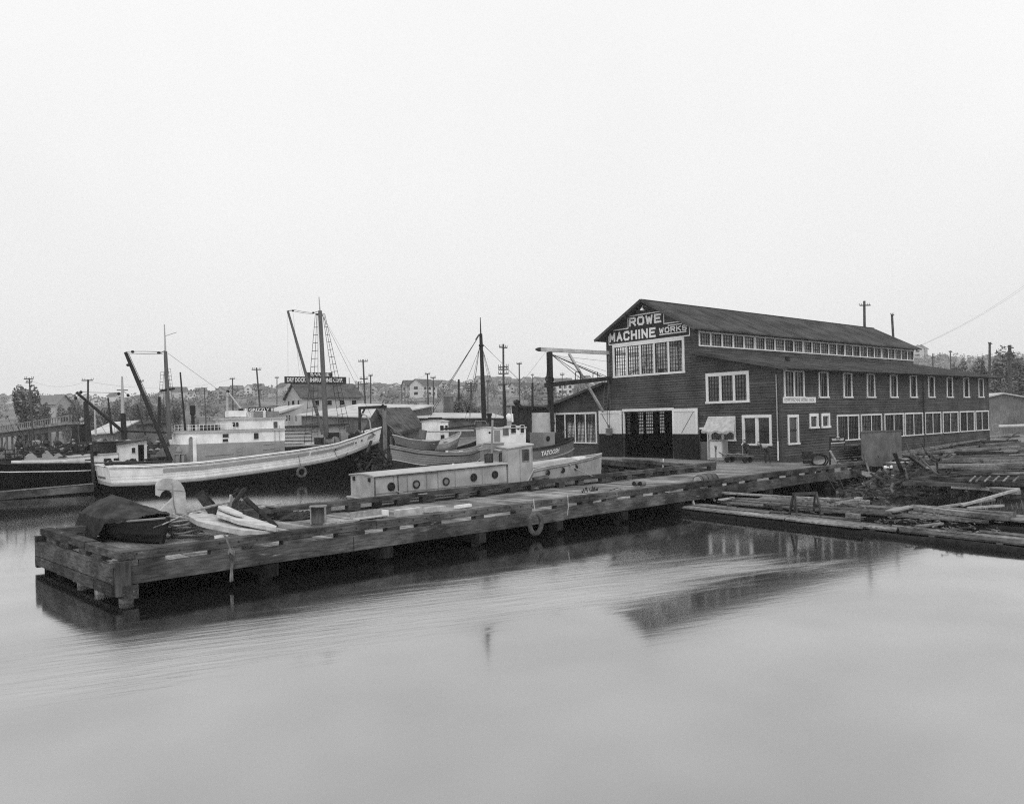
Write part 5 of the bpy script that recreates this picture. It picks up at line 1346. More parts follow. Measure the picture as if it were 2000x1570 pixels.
B().ball(base + Vector((-.15, .14, .99)), .17, .21, .15, 12, 8).build('shirt', 'cloth_pale', p1_, smooth=True)
# man stooping behind the cart
J2 = [(0, 0, .8), (0, .1, .78), (0, -.1, .78), (-.05, .12, .42), (-.05, -.12, .42), (0, .12, .06), (0, -.12, .06), (-.08, .12, .04), (-.08, -.12, .04),
      (-.06, .02, 1.0), (-.14, .04, 1.18), (-.20, .06, 1.27), (-.14, .22, 1.14), (-.14, -.16, 1.14), (-.25, .28, .90), (-.25, -.22, .90), (-.42, .22, .75), (-.42, -.16, .75)]
p2_ = person('man in dark clothes stooping behind the low work cart', Vector((-.62, 1.95, .75)), J2, Rr, E_, (-.24, .08, 1.38), 'hair')

# ================================================================ BOATS
def ltab(tab, s): return lerp_tab(tab, s)
class Hull:
    """a wooden hull along +x: sheer = [(x, z)], bands = [(drop at the band's lower edge, name, material)]"""
    def __init__(s, root, x0, x1, yc, beam, sheer, bands, zk=-.5, rake=.5, stern=.8, n=30, deck_drop=.35, deck='deck_paint', cap='white_paint', full=2.4, capr=.05, both=False):
        s.x0, s.x1, s.yc, s.B, s.sheer, s.zk, s.rake, s.st, s.full, s.both = x0, x1, yc, beam, sheer, zk, rake, stern, full, both
        s.bands = bands; s.n = n; L = x1 - x0
        prev = 0.0; levels = [b[0] for b in bands]
        for (drop, name, mt) in bands:
            b = MB()
            for side in (-1, 1):
                for i in range(n):
                    a0, a1 = i / n, (i + 1) / n
                    for d0, d1 in ((prev, drop),) if drop is not None else ((prev, 'k'),):
                        if d1 == 'k':
                            steps = 4
                            for q in range(steps):
                                b.quad(s.pt(a0, d0, side, q / steps), s.pt(a1, d0, side, q / steps), s.pt(a1, d0, side, (q + 1) / steps), s.pt(a0, d0, side, (q + 1) / steps))
                        else:
                            b.quad(s.pt(a0, d0, side), s.pt(a1, d0, side), s.pt(a1, d1, side), s.pt(a0, d1, side))
            if not both:
                if drop is not None: b.quad(s.pt(0, prev, -1), s.pt(0, prev, 1), s.pt(0, drop, 1), s.pt(0, drop, -1))
                else: b.poly([s.pt(0, prev, -1, q / 4) for q in range(5)] + [s.pt(0, prev, 1, q / 4) for q in range(4, -1, -1)])
            b.build(name, mt, root, smooth=True)
            prev = drop if drop is not None else prev
        b = MB()
        for i in range(n): b.quad(s.pt(i / n, deck_drop, -1, 0, .97), s.pt((i + 1) / n, deck_drop, -1, 0, .97), s.pt((i + 1) / n, deck_drop, 1, 0, .97), s.pt(i / n, deck_drop, 1, 0, .97))
        b.build('deck', deck, root)
        b = MB()
        for side in (-1, 1): b.tube([s.pt(i / n, -.02, side, 0, .985) for i in range(n + 1)], capr, 5)
        if not both: b.tube([s.pt(0, -.02, -1), s.pt(0, -.02, 1)], capr, 5)
        b.build('cap_rail', cap, root)
        b = MB()
        for side in (-1, 1):
            for i in range(n): b.quad(s.pt(i / n, 0, side, 0, .96), s.pt((i + 1) / n, 0, side, 0, .96), s.pt((i + 1) / n, deck_drop, side, 0, .96), s.pt(i / n, deck_drop, side, 0, .96))
        b.build('inner_bulwark', cap, root)
    def zs(s, x): return ltab(s.sheer, x)
    def pt(s, a, drop, side, low=0.0, k=1.0):
        L = s.x1 - s.x0; x = s.x0 + a * L; z0 = s.zs(x); z = z0 - drop
        if low: z = z + (s.zk - z) * low
        q = max(0, (z0 - z)) / max(.5, z0 - s.zk)
        if s.both: w_ = (1 - abs(2 * a - 1) ** s.full)
        else: w_ = (1 - max(0, (a - .42) / .58) ** s.full) * (s.st + (1 - s.st) * math.sin(min(1, a / .42) * math.pi / 2))
        w_ *= (1 - .22 * q ** 1.5) * (1 - .55 * q * max(0, (a - .55) / .45))
        xx = x - s.rake * q * max(0, a) ** 3 + (.35 * q * (1 - a) ** 4 if not s.both else s.rake * q * (1 - a) ** 3)
        return Vector((xx, s.yc + side * s.B / 2 * w_ * k, z))
    def strip(s, root, name, mt, xa, xb, d0, d1, side=-1, lift=.012, thick=None):
        b = MB(); L = s.x1 - s.x0; k = 20
        for i in range(k):
            a0, a1 = (xa + (xb - xa) * i / k - s.x0) / L, (xa + (xb - xa) * (i + 1) / k - s.x0) / L
            o = Vector((0, side * lift, 0)); b.quad(s.pt(a0, d0, side) + o, s.pt(a1, d0, side) + o, s.pt(a1, d1, side) + o, s.pt(a0, d1, side) + o)
        return b.build(name, mt, root)
    def rail(s, root, name, mt, drop, r, side=(-1, 1)):
        b = MB()
        for sd_ in side: b.tube([s.pt(i / s.n, drop, sd_) + Vector((0, sd_ * r * .4, 0)) for i in range(s.n + 1)], r, 6)
        return b.build(name, mt, root)
def port(root, c, r_, ny=(0, -1, 0), ring='iron', gl='glass', bright=False):
    o = B().lathe(tuple(c), [(r_, 0), (r_, .03), (r_ * .72, .045), (r_ * .72, .01)], 16, ny).build('porthole', ring, root, smooth=False)
    B().lathe(tuple(Vector(c) + Vector(ny) * .012), [(r_ * .72, 0), (r_ * .70, .004)], 14, ny).build('glass', 'skiff_grey' if bright else 'sign_black', o)
    return o
def cabin_window(root, x0, x1, z0, z1, y, gl='glass', fr='trim', out=-1, t=.03):
    f = B()
    for a, b_, c, d in ((x0 - t, x0, z0 - t, z1 + t), (x1, x1 + t, z0 - t, z1 + t), (x0, x1, z1, z1 + t), (x0, x1, z0 - t, z0)): f.box(a, b_, y, y + out * .03, c, d)
    f = f.build('window', fr, root); B().box(x0, x1, y + out * .004, y + out * .012, z0, z1).build('glass', 'sign_black' if gl == 'dark' else gl, f); return f

def on_hull(H, px, drop):
    lo, hi = .3, .995
    for _ in range(30):
        m_ = (lo + hi) / 2
        if proj(H.pt(m_, drop, -1))[0] < px: lo = m_
        else: hi = m_
    return lo
# ---------------------------------------------------------------- the big white packer
T = thing('white_packer', 'large white and black wooden packer with grey cabin sides and tall foremast', 'boat', (-23.5, 22.3, 0))
TS = [(-32.7, 1.64), (-30, 1.55), (-27, 1.62), (-24, 1.83), (-21, 2.06), (-18.5, 2.32), (-16.5, 2.75), (-15.2, 3.08), (-14.2, 3.3)]
TX0 = Yp(212, 930, 20.6).x
H = Hull(T, TX0, -14.25, 22.3, 4.4, TS, [(.86, 'topside', 'white_paint'), (1.05, 'guard', 'roof_canvas'), (None, 'lower_hull', 'hull_black')], zk=-.6, rake=.9, deck_drop=.30, deck='hull_dark', cap='white_paint')
H.rail(T, 'rub_rail', 'skiff_grey', 1.0, .06)
H.strip(T, 'grey_stripe', 'grey_paint', -29.2, -20.5, .20, .42); H.strip(T, 'grey_stripe', 'grey_paint', -20.4, -16.9, .24, .44, lift=.015)
H.strip(T, 'bow_panel', 'grey_paint', -15.6, -15.0, .28, .50, lift=.016)
H.rail(T, 'cap_line', 'iron_grey', .07, .022)
b = B()
for d_ in (.155, .52, .68):
    b.tube([H.pt(i / 30, d_, -1) + Vector((0, -.001, 0)) for i in range(31)], .004, 3)
b.build('plank_seams', 'skiff_grey', T, kind='stuff')
for x in (-16.75, -16.2, -18.5): port(T, H.pt((x - TX0) / (-14.25 - TX0), .36, -1) + Vector((0, -.01, 0)), .06)
b = B()
for k, z in enumerate((.20, .60)):
    for i in range(6):
        ya = 23.6 - i * .30 - k * .1; b.box(TX0 + .05, TX0 + .12, ya - .2, ya, 1.6 - z - .08, 1.6 - z + .02)
b.build('stern_lettering', 'iron_grey', T, kind='stuff')
# main house: two-tone, rounded after corners
def house(root, x0, x1, y0, y1, z0, zsplit, z1, rad=.55, lowm='grey_paint', upm='white_paint', name='cabin', roof='roof_canvas', ov_=.09, ztaper=0):
    def outl(e=0.0, full=True):
        pts = []
        for cx_, cy_, a0 in ((x0 + rad, y0 + rad, math.pi), (x1 - .05, y0 + .05, 1.5 * math.pi), (x1 - .05, y1 - .05, 0), (x0 + rad, y1 - rad, .5 * math.pi)):
            rr = (rad if cx_ < x1 - .1 else .05) + e; kk = 6
            for i in range(kk + 1): a = a0 + i * math.pi / 2 / kk; pts.append((cx_ + rr * math.cos(a), cy_ + rr * math.sin(a)))
        return pts
    P_ = outl(); n = len(P_)
    for nm, za, zb, mt in (('lower_wall', z0, zsplit, lowm), (name, zsplit, z1, upm)):
        b = B(); b.v = [(x, y, za + (0 if nm != 'x' else 0)) for x, y in P_] + [(x, y, zb) for x, y in P_]
        b.f = [(i, (i + 1) % n, n + (i + 1) % n, n + i) for i in range(n)]; b.build(nm, mt, root, smooth=True)
    Q = outl(ov_); rf = B().prism([(x, y, z1) for x, y in Q], (0, 0, .10)).build(name + '_roof', roof, root)
    B().prism([(x, y, z1 + .102) for x, y in outl(ov_ - .08)], (0, 0, .03)).build('roof_deck', 'deck_paint', rf)
    return rf
def tilt_z(x): return 0
HX0 = Yp(330, 870, 23.4).x
house(T, HX0, -21.9, 20.85, 23.75, 1.35, 2.66, 3.30)
# pilothouse on top with its own flat roof
pw = B(); pl_ = [(-25.55, 21.7), (-25.3, 21.3), (-24.6, 21.05), (-23.4, 20.852), (-21.9, 20.852), (-21.9, 23.75), (-24.6, 23.5), (-25.3, 23.3)]
n = len(pl_); pw.v = [(x, y, 3.36) for x, y in pl_] + [(x, y, 4.02) for x, y in pl_]; pw.f = [(i, (i + 1) % n, n + (i + 1) % n, n + i) for i in range(n)]
pw.build('pilothouse', 'white_paint', T)
B().box(-23.35, -21.9, 20.846, 20.9, 2.66, 4.02).build('wheelhouse_side', 'white_paint', T)
B().prism([(x + (.10 if x > -22 else -.10), y + (-.10 if y < 22 else .10), 4.02) for x, y in pl_], (0, 0, .11)).build('pilothouse_roof', 'roof_canvas', T)
cabin_window(T, -22.62, -22.36, 3.45, 3.85, 20.84, 'glass', 'trim'); cabin_window(T, -23.85, -23.56, 2.82, 3.20, 20.85, 'dark', 'trim')
cabin_window(T, -25.72, -25.36, 2.98, 3.20, 20.85, 'dark', 'trim', t=.02); cabin_window(T, -25.72, -25.40, 2.72, 2.90, 20.85, 'dark', 'trim', t=.02)
for x in (-25.0, -24.8, -23.95): B().box(x, x + .09, 21.0 - .02 + (-.0), 21.17, 3.62, 3.86).build('slot_window', 'sign_black', T)
cabin_window(T, HX0 + .42, HX0 + .56, 2.72, 3.08, 20.86, 'dark', 'trim', t=.015); cabin_window(T, HX0 + .66, HX0 + .76, 2.72, 3.0, 20.86, 'dark', 'trim', t=.015)
B().box(-27.42, -27.22, 20.80, 20.85, 1.5, 3.05).build('door_post', 'white_paint', T)
B().box(-27.62, -27.42, 20.825, 20.85, 1.5, 3.02).build('side_door', 'skiff_grey', T)
b = B()
for z in (2.15, 2.45): b.tube([(-25.3 + 2.0, 20.83, z), (-22.6, 20.83, z + .05)], .018, 5)
b.tube([(-28.3 + 1.6, 20.83, 1.95), (-25.1, 20.83, 2.0)], .018, 5); b.build('handrail', 'skiff_grey', T)
for x in (-24.9, -22.55):
    lb_ = B()
    for dx in (0, .3): lb_.tube([(x + dx, 20.8, 1.65), (x + dx, 20.8, 2.4 if x < -24 else 3.6)], .015, 5)
    for k in range(4): lb_.tube([(x, 20.8, 1.75 + k * .18), (x + .3, 20.8, 1.75 + k * .18)], .012, 5)
    lb_.build('cabin_ladder', 'grey_paint', T)
# rail, boxes and boards on the roofs
b = B()
for i in range(13):
    x = -27.6 + i * .21
    for y in (20.95, 23.6): b.tube([(x, y, 3.42), (x, y, 3.78)], .014, 4)
for z in (3.6, 3.78):
    for y in (20.95, 23.6): b.tube([(-27.6, y, z), (-25.0, y, z)], .012, 4)
b.build('roof_railing', 'white_paint', T, kind='stuff')
B().box(-26.5, -25.7, 21.6, 22.6, 3.44, 3.72).build('roof_locker', 'hull_dark', T); B().lathe((-25.85, 21.5, 3.44), [(.2, 0), (.2, .2), (.1, .3)], 12).build('vent_drum', 'hull_dark', T)
B().box(-25.2, -24.15, 21.2, 21.8, 4.20, 4.56).build('white_locker', 'white_paint', T)
B().box(-23.55, -23.1, 21.2, 21.6, 4.15, 4.52).build('grey_box', 'skiff_grey', T); B().box(-22.95, -22.2, 20.95, 21.7, 4.15, 4.50).build('searchlight_box', 'skiff_grey', T)
B().box(-23.12, -22.98, 21.1, 21.4, 4.14, 4.52).build('white_post', 'white_paint', T)
nb = B().box(-23.75, -22.15, 21.9, 21.93, 4.50, 4.76).build('name_board', 'sign_black', T)
text('lettering', 'GRIZZLY II', (-23.70, 21.893, 4.53), (1, 0, 0), (0, 0, 1), .19, 1.5, 'sign_white', nb, bold=.02)
B().box(-24.35, -24.05, 21.9, 21.93, 4.46, 4.70).build('star_board', 'sign_black', T)
b = B()
for x in (-23.6, -22.3): b.tube([(x, 21.95, 4.12), (x, 21.95, 4.6)], .02, 5)
b.beam((-24.1, 21.85, 4.1), (-23.9, 21.9, 4.7), .05, .05); b.beam((-23.7, 21.85, 4.1), (-23.95, 21.9, 4.7), .05, .05); b.build('board_stays', 'white_paint', T)
b = B().lathe((-26.35, 22.4, 3.4), [(.10, 0), (.10, .95), (.16, 1.0), (.16, 1.5), (.12, 1.53)], 12)
b.v = [(x - .55, y, z) for x, y, z in b.v]; b.build('funnel', 'iron', T, smooth=True)
# foremast, topmast, boom, shrouds with ratlines
mt_, mb_ = Yp(625, 607, 22.3), Yp(638, 868, 22.3)
B().tube([mb_, mt_], [.19, .125], 12).build('foremast', 'mast_wood', T, smooth=True)
B().tube([mt_ - UP * .1, Yp(623, 580, 22.3)], [.05, .03], 7).build('topmast', 'mast_pale', T)
bf, bt = Yp(631, 848, 22.0), Yp(562, 607, 22.3)
B().tube([bf, bt], [.12, .075], 9).build('boom', 'mast_wood', T, smooth=True)
r_ = B(); r_.rope(bt, Yp(574, 606, 22.3), .03); r_.rope(Yp(574, 605, 22.3), Yp(611, 611, 22.3), .014, .03); r_.rope(Yp(574, 608, 22.3), Yp(611, 613, 22.3), .014, .03); r_.rope(Yp(612, 611, 22.3), mt_, .02)
r_.rope(bt, Yp(563, 850, 21.5), .006); r_.rope(bt, Yp(620, 850, 22), .006); r_.rope(Yp(572, 607, 22.3), Yp(588, 760, 22), .006); r_.rope(mt_, Yp(738, 838, 22.3), .012); r_.rope(mt_, Yp(700, 740, 24), .006)
r_.rope(Yp(328, 690, 22.3), Yp(452, 780, 22.3), .010)
r_.build('rigging', 'iron_grey', T)
for p in (Yp(572, 607, 22.3), Yp(612, 611, 22.3), Yp(619, 614, 22.2)): B().ball(p, .09, .06, .07, 8, 5).build('block', 'iron', T)
for nm, y_, base_px, top_px in (('near', 20.3, ((594, 868), (608, 866), (621, 864)), ((616, 612), (619, 612), (621, 612))), ('far', 24.2, ((664, 842), (674, 840), (684, 838)), ((630, 612), (632, 612), (634, 612)))):
    s_ = B(); tops = [Yp(*p, 22.3) for p in top_px]; bots = [Yp(*p, y_) for p in base_px]
    for a, c in zip(bots, tops): s_.tube([a, c], .016, 4)
    for k in range(15):
        f_ = .02 + k * .062; s_.tube([bots[0].lerp(tops[0], f_), bots[2].lerp(tops[2], f_)], .024, 4)
    s_.build('ratlines', 'mast_dark', T)
# after mast and derrick
a0, a1 = Yp(331, 858, 22.3), Yp(323, 686, 22.3)
B().tube([a0, a1], [.13, .10], 10).build('after_mast', 'mast_wood', T, smooth=True); B().tube([a1 - UP * .1, Yp(321, 634, 22.3)], [.055, .03], 7).build('after_topmast', 'mast_pale', T)
B().tube([Yp(323, 656, 22.3), Yp(345, 649, 22.3)], .02, 5).build('gaff', 'mast_pale', T)
B().tube([Yp(334, 900, 21.6), Yp(245, 688, 22.3)], [.13, .09], 9).build('derrick_boom', 'mast_dark', T, smooth=True)
r_ = B(); r_.rope(Yp(247, 687, 22.3), Yp(318, 688, 22.3), .014, -.03); r_.rope(Yp(247, 690, 22.3), Yp(318, 691, 22.3), .014, .02); r_.rope(Yp(313, 690, 22.3), Yp(323, 684, 22.3), .02)
for k in range(4): r_.rope(Yp(245 + k * 2, 690, 22.2), Yp(320 + k * 4, 862 + k * 3, 21.7), .016)
r_.rope(Yp(322, 690, 22.3), Yp(318, 845, 21.5), .01); r_.rope(Yp(324, 690, 22.3), Yp(345, 840, 23.4), .01)
r_.build('derrick_tackle', 'iron', T)
for p in (Yp(259, 687, 22.3), Yp(310, 689, 22.3), Yp(250, 713, 22.2), Yp(246, 690, 22.3)): B().ball(p, .10, .06, .08, 8, 5).build('block', 'iron', T)
b = B(); b.beam(Yp(314, 763, 22.0), Yp(340, 759, 22.6), .10, .12); b.build('crosstree', 'mast_dark', T)
for side, (pa, pb_) in enumerate((((316, 726), (313, 766)), ((329, 720), (334, 764)))):
    s_ = B()
    for k in range(7): f_ = k / 6; p = Yp(pa[0] + (pb_[0] - pa[0]) * f_ - 2, pa[1] + (pb_[1] - pa[1]) * f_, 22.3); s_.tube([p, p + Vector((.16, 0, .01))], .014, 4)
    s_.tube([Yp(pa[0] - 2, pa[1], 22.3), Yp(pb_[0] - 2, pb_[1], 22.3)], .01, 4); s_.tube([Yp(pa[0] + 4, pa[1], 22.3), Yp(pb_[0] + 4, pb_[1], 22.3)], .01, 4); s_.build('ratlines', 'mast_dark', T)
B().tube([Yp(362, 842, 23.5), Yp(352, 727, 23.5)], [.07, .045], 7).build('signal_mast', 'mast_dark', T)
B().tube([Yp(444, 815, 22.6), Yp(444, 765, 22.6)], [.09, .07], 8).build('derrick_post', 'mast_pale', T); B().tube([Yp(446, 766, 22.6), Yp(474, 803, 22.0)], .05, 6).build('small_boom', 'mast_pale', T)
B().ball(Yp(445, 765, 22.6), .11, .08, .11).build('post_head', 'iron', T)
# foredeck: winch, hatch, lockers, windlass, davit
B().box(-21.85, -18.9, 21.2, 23.4, 1.75, 2.25).build('hatch_coaming', 'hull_dark', T); B().box(-21.9, -18.85, 21.15, 23.45, 2.25, 2.30).build('hatch_cover', 'skiff_grey', T)
wn = B(); wn.lathe((-18.95, 21.35, 2.45), [(.34, -.05), (.34, 0), (.2, .03), (.2, .5), (.34, .53), (.34, .58)], 16, (.8, -.6, 0)); wn.build('winch_drum', 'iron_grey', T, smooth=True)
B().box(-19.2, -18.0, 21.5, 22.5, 2.1, 2.75).build('winch_frame', 'iron', T); B().lathe((-18.35, 21.2, 2.5), [(.3, 0), (.3, .08), (.12, .1), (.12, .25)], 16, (0, -1, 0)).build('winch_wheel', 'iron_grey', T)
B().box(-18.35, -17.6, 21.8, 22.8, 2.6, 3.05).build('net_pile', 'hull_dark', T); B().box(-17.75, -17.25, 21.5, 22.2, 2.2, 3.05).build('deck_locker', 'skiff_grey', T)
wl = B(); wl.lathe((-16.5, 21.6, 2.85), [(.22, 0), (.14, .1), (.14, .7), (.22, .8)], 12, (0, 1, 0)); wl.box(-16.8, -16.2, 21.9, 22.5, 2.4, 2.95); wl.tube([(-16.9, 21.7, 2.5), (-16.4, 21.8, 3.1), (-16.0, 22.0, 2.7)], .05, 6); wl.tube([(-16.2, 21.5, 2.6), (-15.8, 22.0, 3.1), (-15.6, 22.3, 2.8)], .04, 6); wl.build('windlass', 'iron', T, smooth=True)
rq = random.Random(77); cl_ = B()
for i in range(26):
    p = Vector((rq.uniform(-17.2, -15.3), rq.uniform(21.6, 22.9), 2.75 + rq.uniform(0, .2))); cl_.tube([p, p + Vector((rq.uniform(-.4, .4), rq.uniform(-.3, .3), rq.uniform(-.2, .35)))], rq.uniform(.02, .06), 5)
cl_.build('deck_gear', 'iron_grey', T, kind='stuff')
B().tube([Yp(707, 808, 22.6), Yp(716, 812, 22.6), Yp(722, 822, 22.6), Yp(725, 842, 22.6)], .05, 7).build('davit', 'mast_pale', T, smooth=True)
c_ = Yp(352, 903, 20.62)
b = B(); b.box(c_.x - .36, c_.x + .36, 20.5, 20.95, 2.12, 2.18); b.box(c_.x - .24, c_.x - .10, 20.55, 20.85, 1.3, 2.12); b.box(c_.x + .06, c_.x + .2, 20.55, 20.85, 1.3, 2.12); b.lathe((c_.x - .02, 20.7, 2.18), [(.13, 0), (.18, .12), (.16, .2), (.07, .38)], 12); b.build('capstan_stand', 'skiff_grey', T)
B().tube([Yp(204, 905, 20.9), Yp(336, 902, 20.7)], .085, 8).build('lowered_boom', 'mast_dark', T)
B().tube([Yp(212, 910, 20.7), Yp(340, 905, 20.6)], .04, 6).build('boat_hook', 'mast_pale', T)
rq = random.Random(64); b = B()
for i in range(46):
    p = Yp(rq.uniform(205, 330), rq.uniform(893, 907), rq.uniform(20.9, 23)); p.z = 1.55 + rq.random() * .35; b.ball(p, rq.uniform(.05, .2), rq.uniform(.05, .15), rq.uniform(.04, .12), 6, 4, .25)
b.build('after_deck_gear', 'hull_dark', T, kind='stuff')
b = B()
for k in range(6): b.tube([(-31.5 + k * .2, 21.2 + k * .12, 1.66), (-28.9, 21.0 + k * .14, 1.72)], .04, 5)
b.build('deck_spars', 'mast_pale', T)
tq = Yp(589, 922, 19.98); ty = tyre(tq, .27, .085, (0, 1, 0)).build('tyre_fender', 'rubber', smooth=True); tag(ty, 'round tyre fender hung on the side of the white packer', 'tyre')
B().tube([tq + UP * .28, Yp(586, 905, 20.0), Yp(583, 890, 20.1)], .016, 5).build('rope', 'rope_dark', ty)
rr_ = B(); rr_.tube([Yp(652, 878, 20.25), Yp(657, 890, 20.15), Yp(664, 895, 20.1), Yp(672, 893, 20.2), Yp(679, 884, 20.4)], .022, 5); tag(rr_.build('mooring_rope', 'rope_dark'), 'dark mooring rope looping over the bow of the white packer', 'rope')

# ---------------------------------------------------------------- the long grey cabin cruiser
C = thing('cabin_cruiser', 'long low pale grey cabin cruiser with round portholes moored beside the dock', 'boat', (-21.5, .3, 0))
CS = [(-27.9, .95), (-20.75, 1.0), (-20.3, 1.58), (-19.4, 1.65), (-18, 1.73), (-16.3, 1.86), (-15.2, 1.97)]
H = Hull(C, -27.9, -15.25, .14, 1.95, CS, [(None, 'hull', 'cruiser_grey')], zk=-.3, rake=.15, stern=.95, deck_drop=.03, deck='roof_canvas', cap='cruiser_grey', full=3.0, capr=.04)
H.rail(C, 'bow_cap_line', 'iron_grey', .09, .02)
# raised cabin aft
def cab(x0, x1, y0, y1, z0, zf, name, mt, crown=.07, roofm='roof_canvas', root=None, ovh=.05):
    b = B(); n = 8
    def zt(x): return zf(x)
    b.quad((x0, y0, z0), (x1, y0, z0), (x1, y0, zt(x1)), (x0, y0, zt(x0))); b.quad((x0, y1, z0), (x1, y1, z0), (x1, y1, zt(x1)), (x0, y1, zt(x0)))
    for x in (x0, x1): b.poly([(x, y0, z0), (x, y1, z0)] + [(x, y1 + (y0 - y1) * i / n, zt(x) + crown * math.sin(math.pi * i / n)) for i in range(n + 1)])
    o = b.build(name, mt, root)
    r2 = B(); m_ = 10; ya, yb = y0 - ovh, y1 + ovh
    for q in range(m_):
        xa, xb = x0 - ovh + (x1 - x0 + 2 * ovh) * q / m_, x0 - ovh + (x1 - x0 + 2 * ovh) * (q + 1) / m_
        for i in range(n):
            f0, f1 = i / n, (i + 1) / n
            c0, c1 = crown * math.sin(math.pi * f0), crown * math.sin(math.pi * f1)
            r2.hexa([(xa, ya + (yb - ya) * f0, zt(xa) + c0), (xb, ya + (yb - ya) * f0, zt(xb) + c0), (xb, ya + (yb - ya) * f1, zt(xb) + c1), (xa, ya + (yb - ya) * f1, zt(xa) + c1),
                     (xa, ya + (yb - ya) * f0, zt(xa) + c0 + .045), (xb, ya + (yb - ya) * f0, zt(xb) + c0 + .045), (xb, ya + (yb - ya) * f1, zt(xb) + c1 + .045), (xa, ya + (yb - ya) * f1, zt(xa) + c1 + .045)])
    r2.build(name + '_roof', roofm, root); return o
CW = 1.05
cab(-27.75, -21.75, -.78, CW, .6, lambda x: 1.76 + .02 * (x + 27.75), 'after_cabin', 'cruiser_grey', root=C)
B().tube([(-27.8, -.84, 1.765), (-21.75, -.84, 1.885)], .016, 4).build('roof_edge', 'iron', C)
B().box(-27.78, -27.74, -.80, -.75, .7, 1.78).build('corner_strip', 'iron_grey', C)
for px, py, br in ((764, 950, 0), (813, 945.5, 1), (871, 940, 1), (925, 932, 0), (966.5, 926.5, 0)): port(C, Yp(px, py, -.79), .155, bright=bool(br))
dp = B(); xa, xb = Yp(795, 940, -.79).x, Yp(856, 940, -.79).x
for a, b_, c, d in ((xa, xb, 1.74, 1.76), (xa, xa + .02, 1.1, 1.74), (xb - .02, xb, 1.1, 1.74)): dp.box(a, b_, -.80, -.785, c, d)
dp.build('side_hatch', 'skiff_grey', C); B().tube([(Yp(777, 930, -.8).x, -.80, 1.75), (Yp(778, 930, -.8).x, -.80, 1.1)], .015, 4).build('joint_strip', 'iron', C)
for y in (-.45, .7): B().box(-27.80, -27.75, y, y + .12, 1.58, 1.72).build('stern_vent', 'iron', C)
b = B(); b.tube([(-27.6, .95, 1.88), (-22.5, .95, 1.96)], .02, 5)
for x in (-27, -25.5, -24, -22.7): b.tube([(x, .95, 1.75), (x, .95, 1.92)], .015, 4)
b.build('grab_rail', 'iron', C)
for px in (885, 936): B().tube([Yp(px, 917, 0), Yp(px, 905, 0)], [.07, .045], 8).build('cleat_post', 'white_paint', C)
# wheelhouse
wx0, wx1 = Yp(992, 890, -.8).x, Yp(1040, 890, -.8).x
cab(Yp(938, 890, .9).x, wx0, -.40, .9, 1.5, lambda x: 2.42 + .05 * (x - wx0), 'trunk_house', 'skiff_grey', root=C, crown=.05)
cab(wx0, wx1, -.80, 1.0, .6, lambda x: 2.50 + .08 * (x - wx0), 'wheelhouse', 'cruiser_grey', root=C, crown=.06)
xs = [Yp(p, 890, -.36).x for p in (974, 989)]; cabin_window(C, xs[0], xs[1], 1.98, 2.30, -.41, 'glass', 'hull_dark')
xs = [Yp(p, 890, -.41).x for p in (947, 961)]; cabin_window(C, xs[0], xs[1], 2.0, 2.30, -.41, 'glass', 'hull_dark')
xs = [Yp(p, 890, -.81).x for p in (1021, 1032)]; cabin_window(C, xs[0], xs[1], 1.98, 2.42, -.81, 'glass', 'iron_grey')
b = B(); b.box(wx0 + .62, wx0 + .64, -.812, -.80, .9, 2.45); b.box(wx1 - .05, wx1 - .03, -.812, -.80, 1.3, 2.5); b.build('door_joint', 'skiff_grey', C)
b = B(); k = 9
for i in range(k):
    t0_, t1_ = i / k, (i + 1) / k; f = lambda t: (wx1 + .0 + t * .55, -.80, 1.25 + .45 * (t ** 1.8))
    b.quad((f(t0_)[0] - .6 * (1 - t0_), -.803, .9), (f(t1_)[0] - .6 * (1 - t1_), -.803, .9), (f(t1_)[0], -.80 + .1 * t1_, f(t1_)[2] - .05), (f(t0_)[0], -.80 + .1 * t0_, f(t0_)[2]))
b.build('quarter_curve', 'cruiser_grey', C)
bxx = B().box(-22.0, -21.3, -.1, .4, 2.50, 2.72).build('roof_box', 'skiff_grey', C); B().box(-22.02, -21.28, -.12, .42, 2.72, 2.75).build('lid', 'cruiser_grey', bxx)
# foredeck trunk and portholes in the bow
b = B(); b.prism([(-20.0, -.35, 1.60), (-20.0, .75, 1.60), (-17.4, .5, 1.76), (-17.4, -.1, 1.76)], (0, 0, .14)); b.build('fore_trunk', 'roof_canvas', C)
B().box(-17.0, -16.5, -.05, .35, 1.80, 1.92).build('fore_hatch', 'white_paint', C)
for px, py in ((1069.5, 923), (1098.5, 918), (1124, 912.5)):
    a_ = on_hull(H, px, .3); lo_ = min(range(5, 60), key=lambda k: abs(proj(H.pt(a_, k / 100, -1))[1] - py)) / 100
    port(C, H.pt(a_, lo_, -1) + Vector((0, .01, 0)), .125, ny=(-.12 - .12 * (px - 1069) / 55, -1, 0))
b = B().tube([(-20.4, -.86, 1.15), (-19.6, -.86, 1.2)], .12, 8); tag(b.build('fender_log', 'rail_wood', smooth=True), 'dark round fender lying between the cruiser and the dock rail', 'fender')
mp_ = B().tube([Yp(960, 900, -.3), Yp(962, 820, -.3)], .045, 7); mp_.build('short_mast', 'skiff_grey', C)
B().tube([Yp(960, 872, -.3), Yp(962, 862, -.3)], .02, 5).build('lamp_bracket', 'iron', C)
b = B()
for x in (-27.0, -25.6, -24.3, -23.0): b.box(x, x + .012, -.797, -.785, .9, 1.76)
b.box(-27.75, -21.75, -.80, -.785, 1.16, 1.175); b.build('panel_seams', 'skiff_grey', C, kind='stuff')
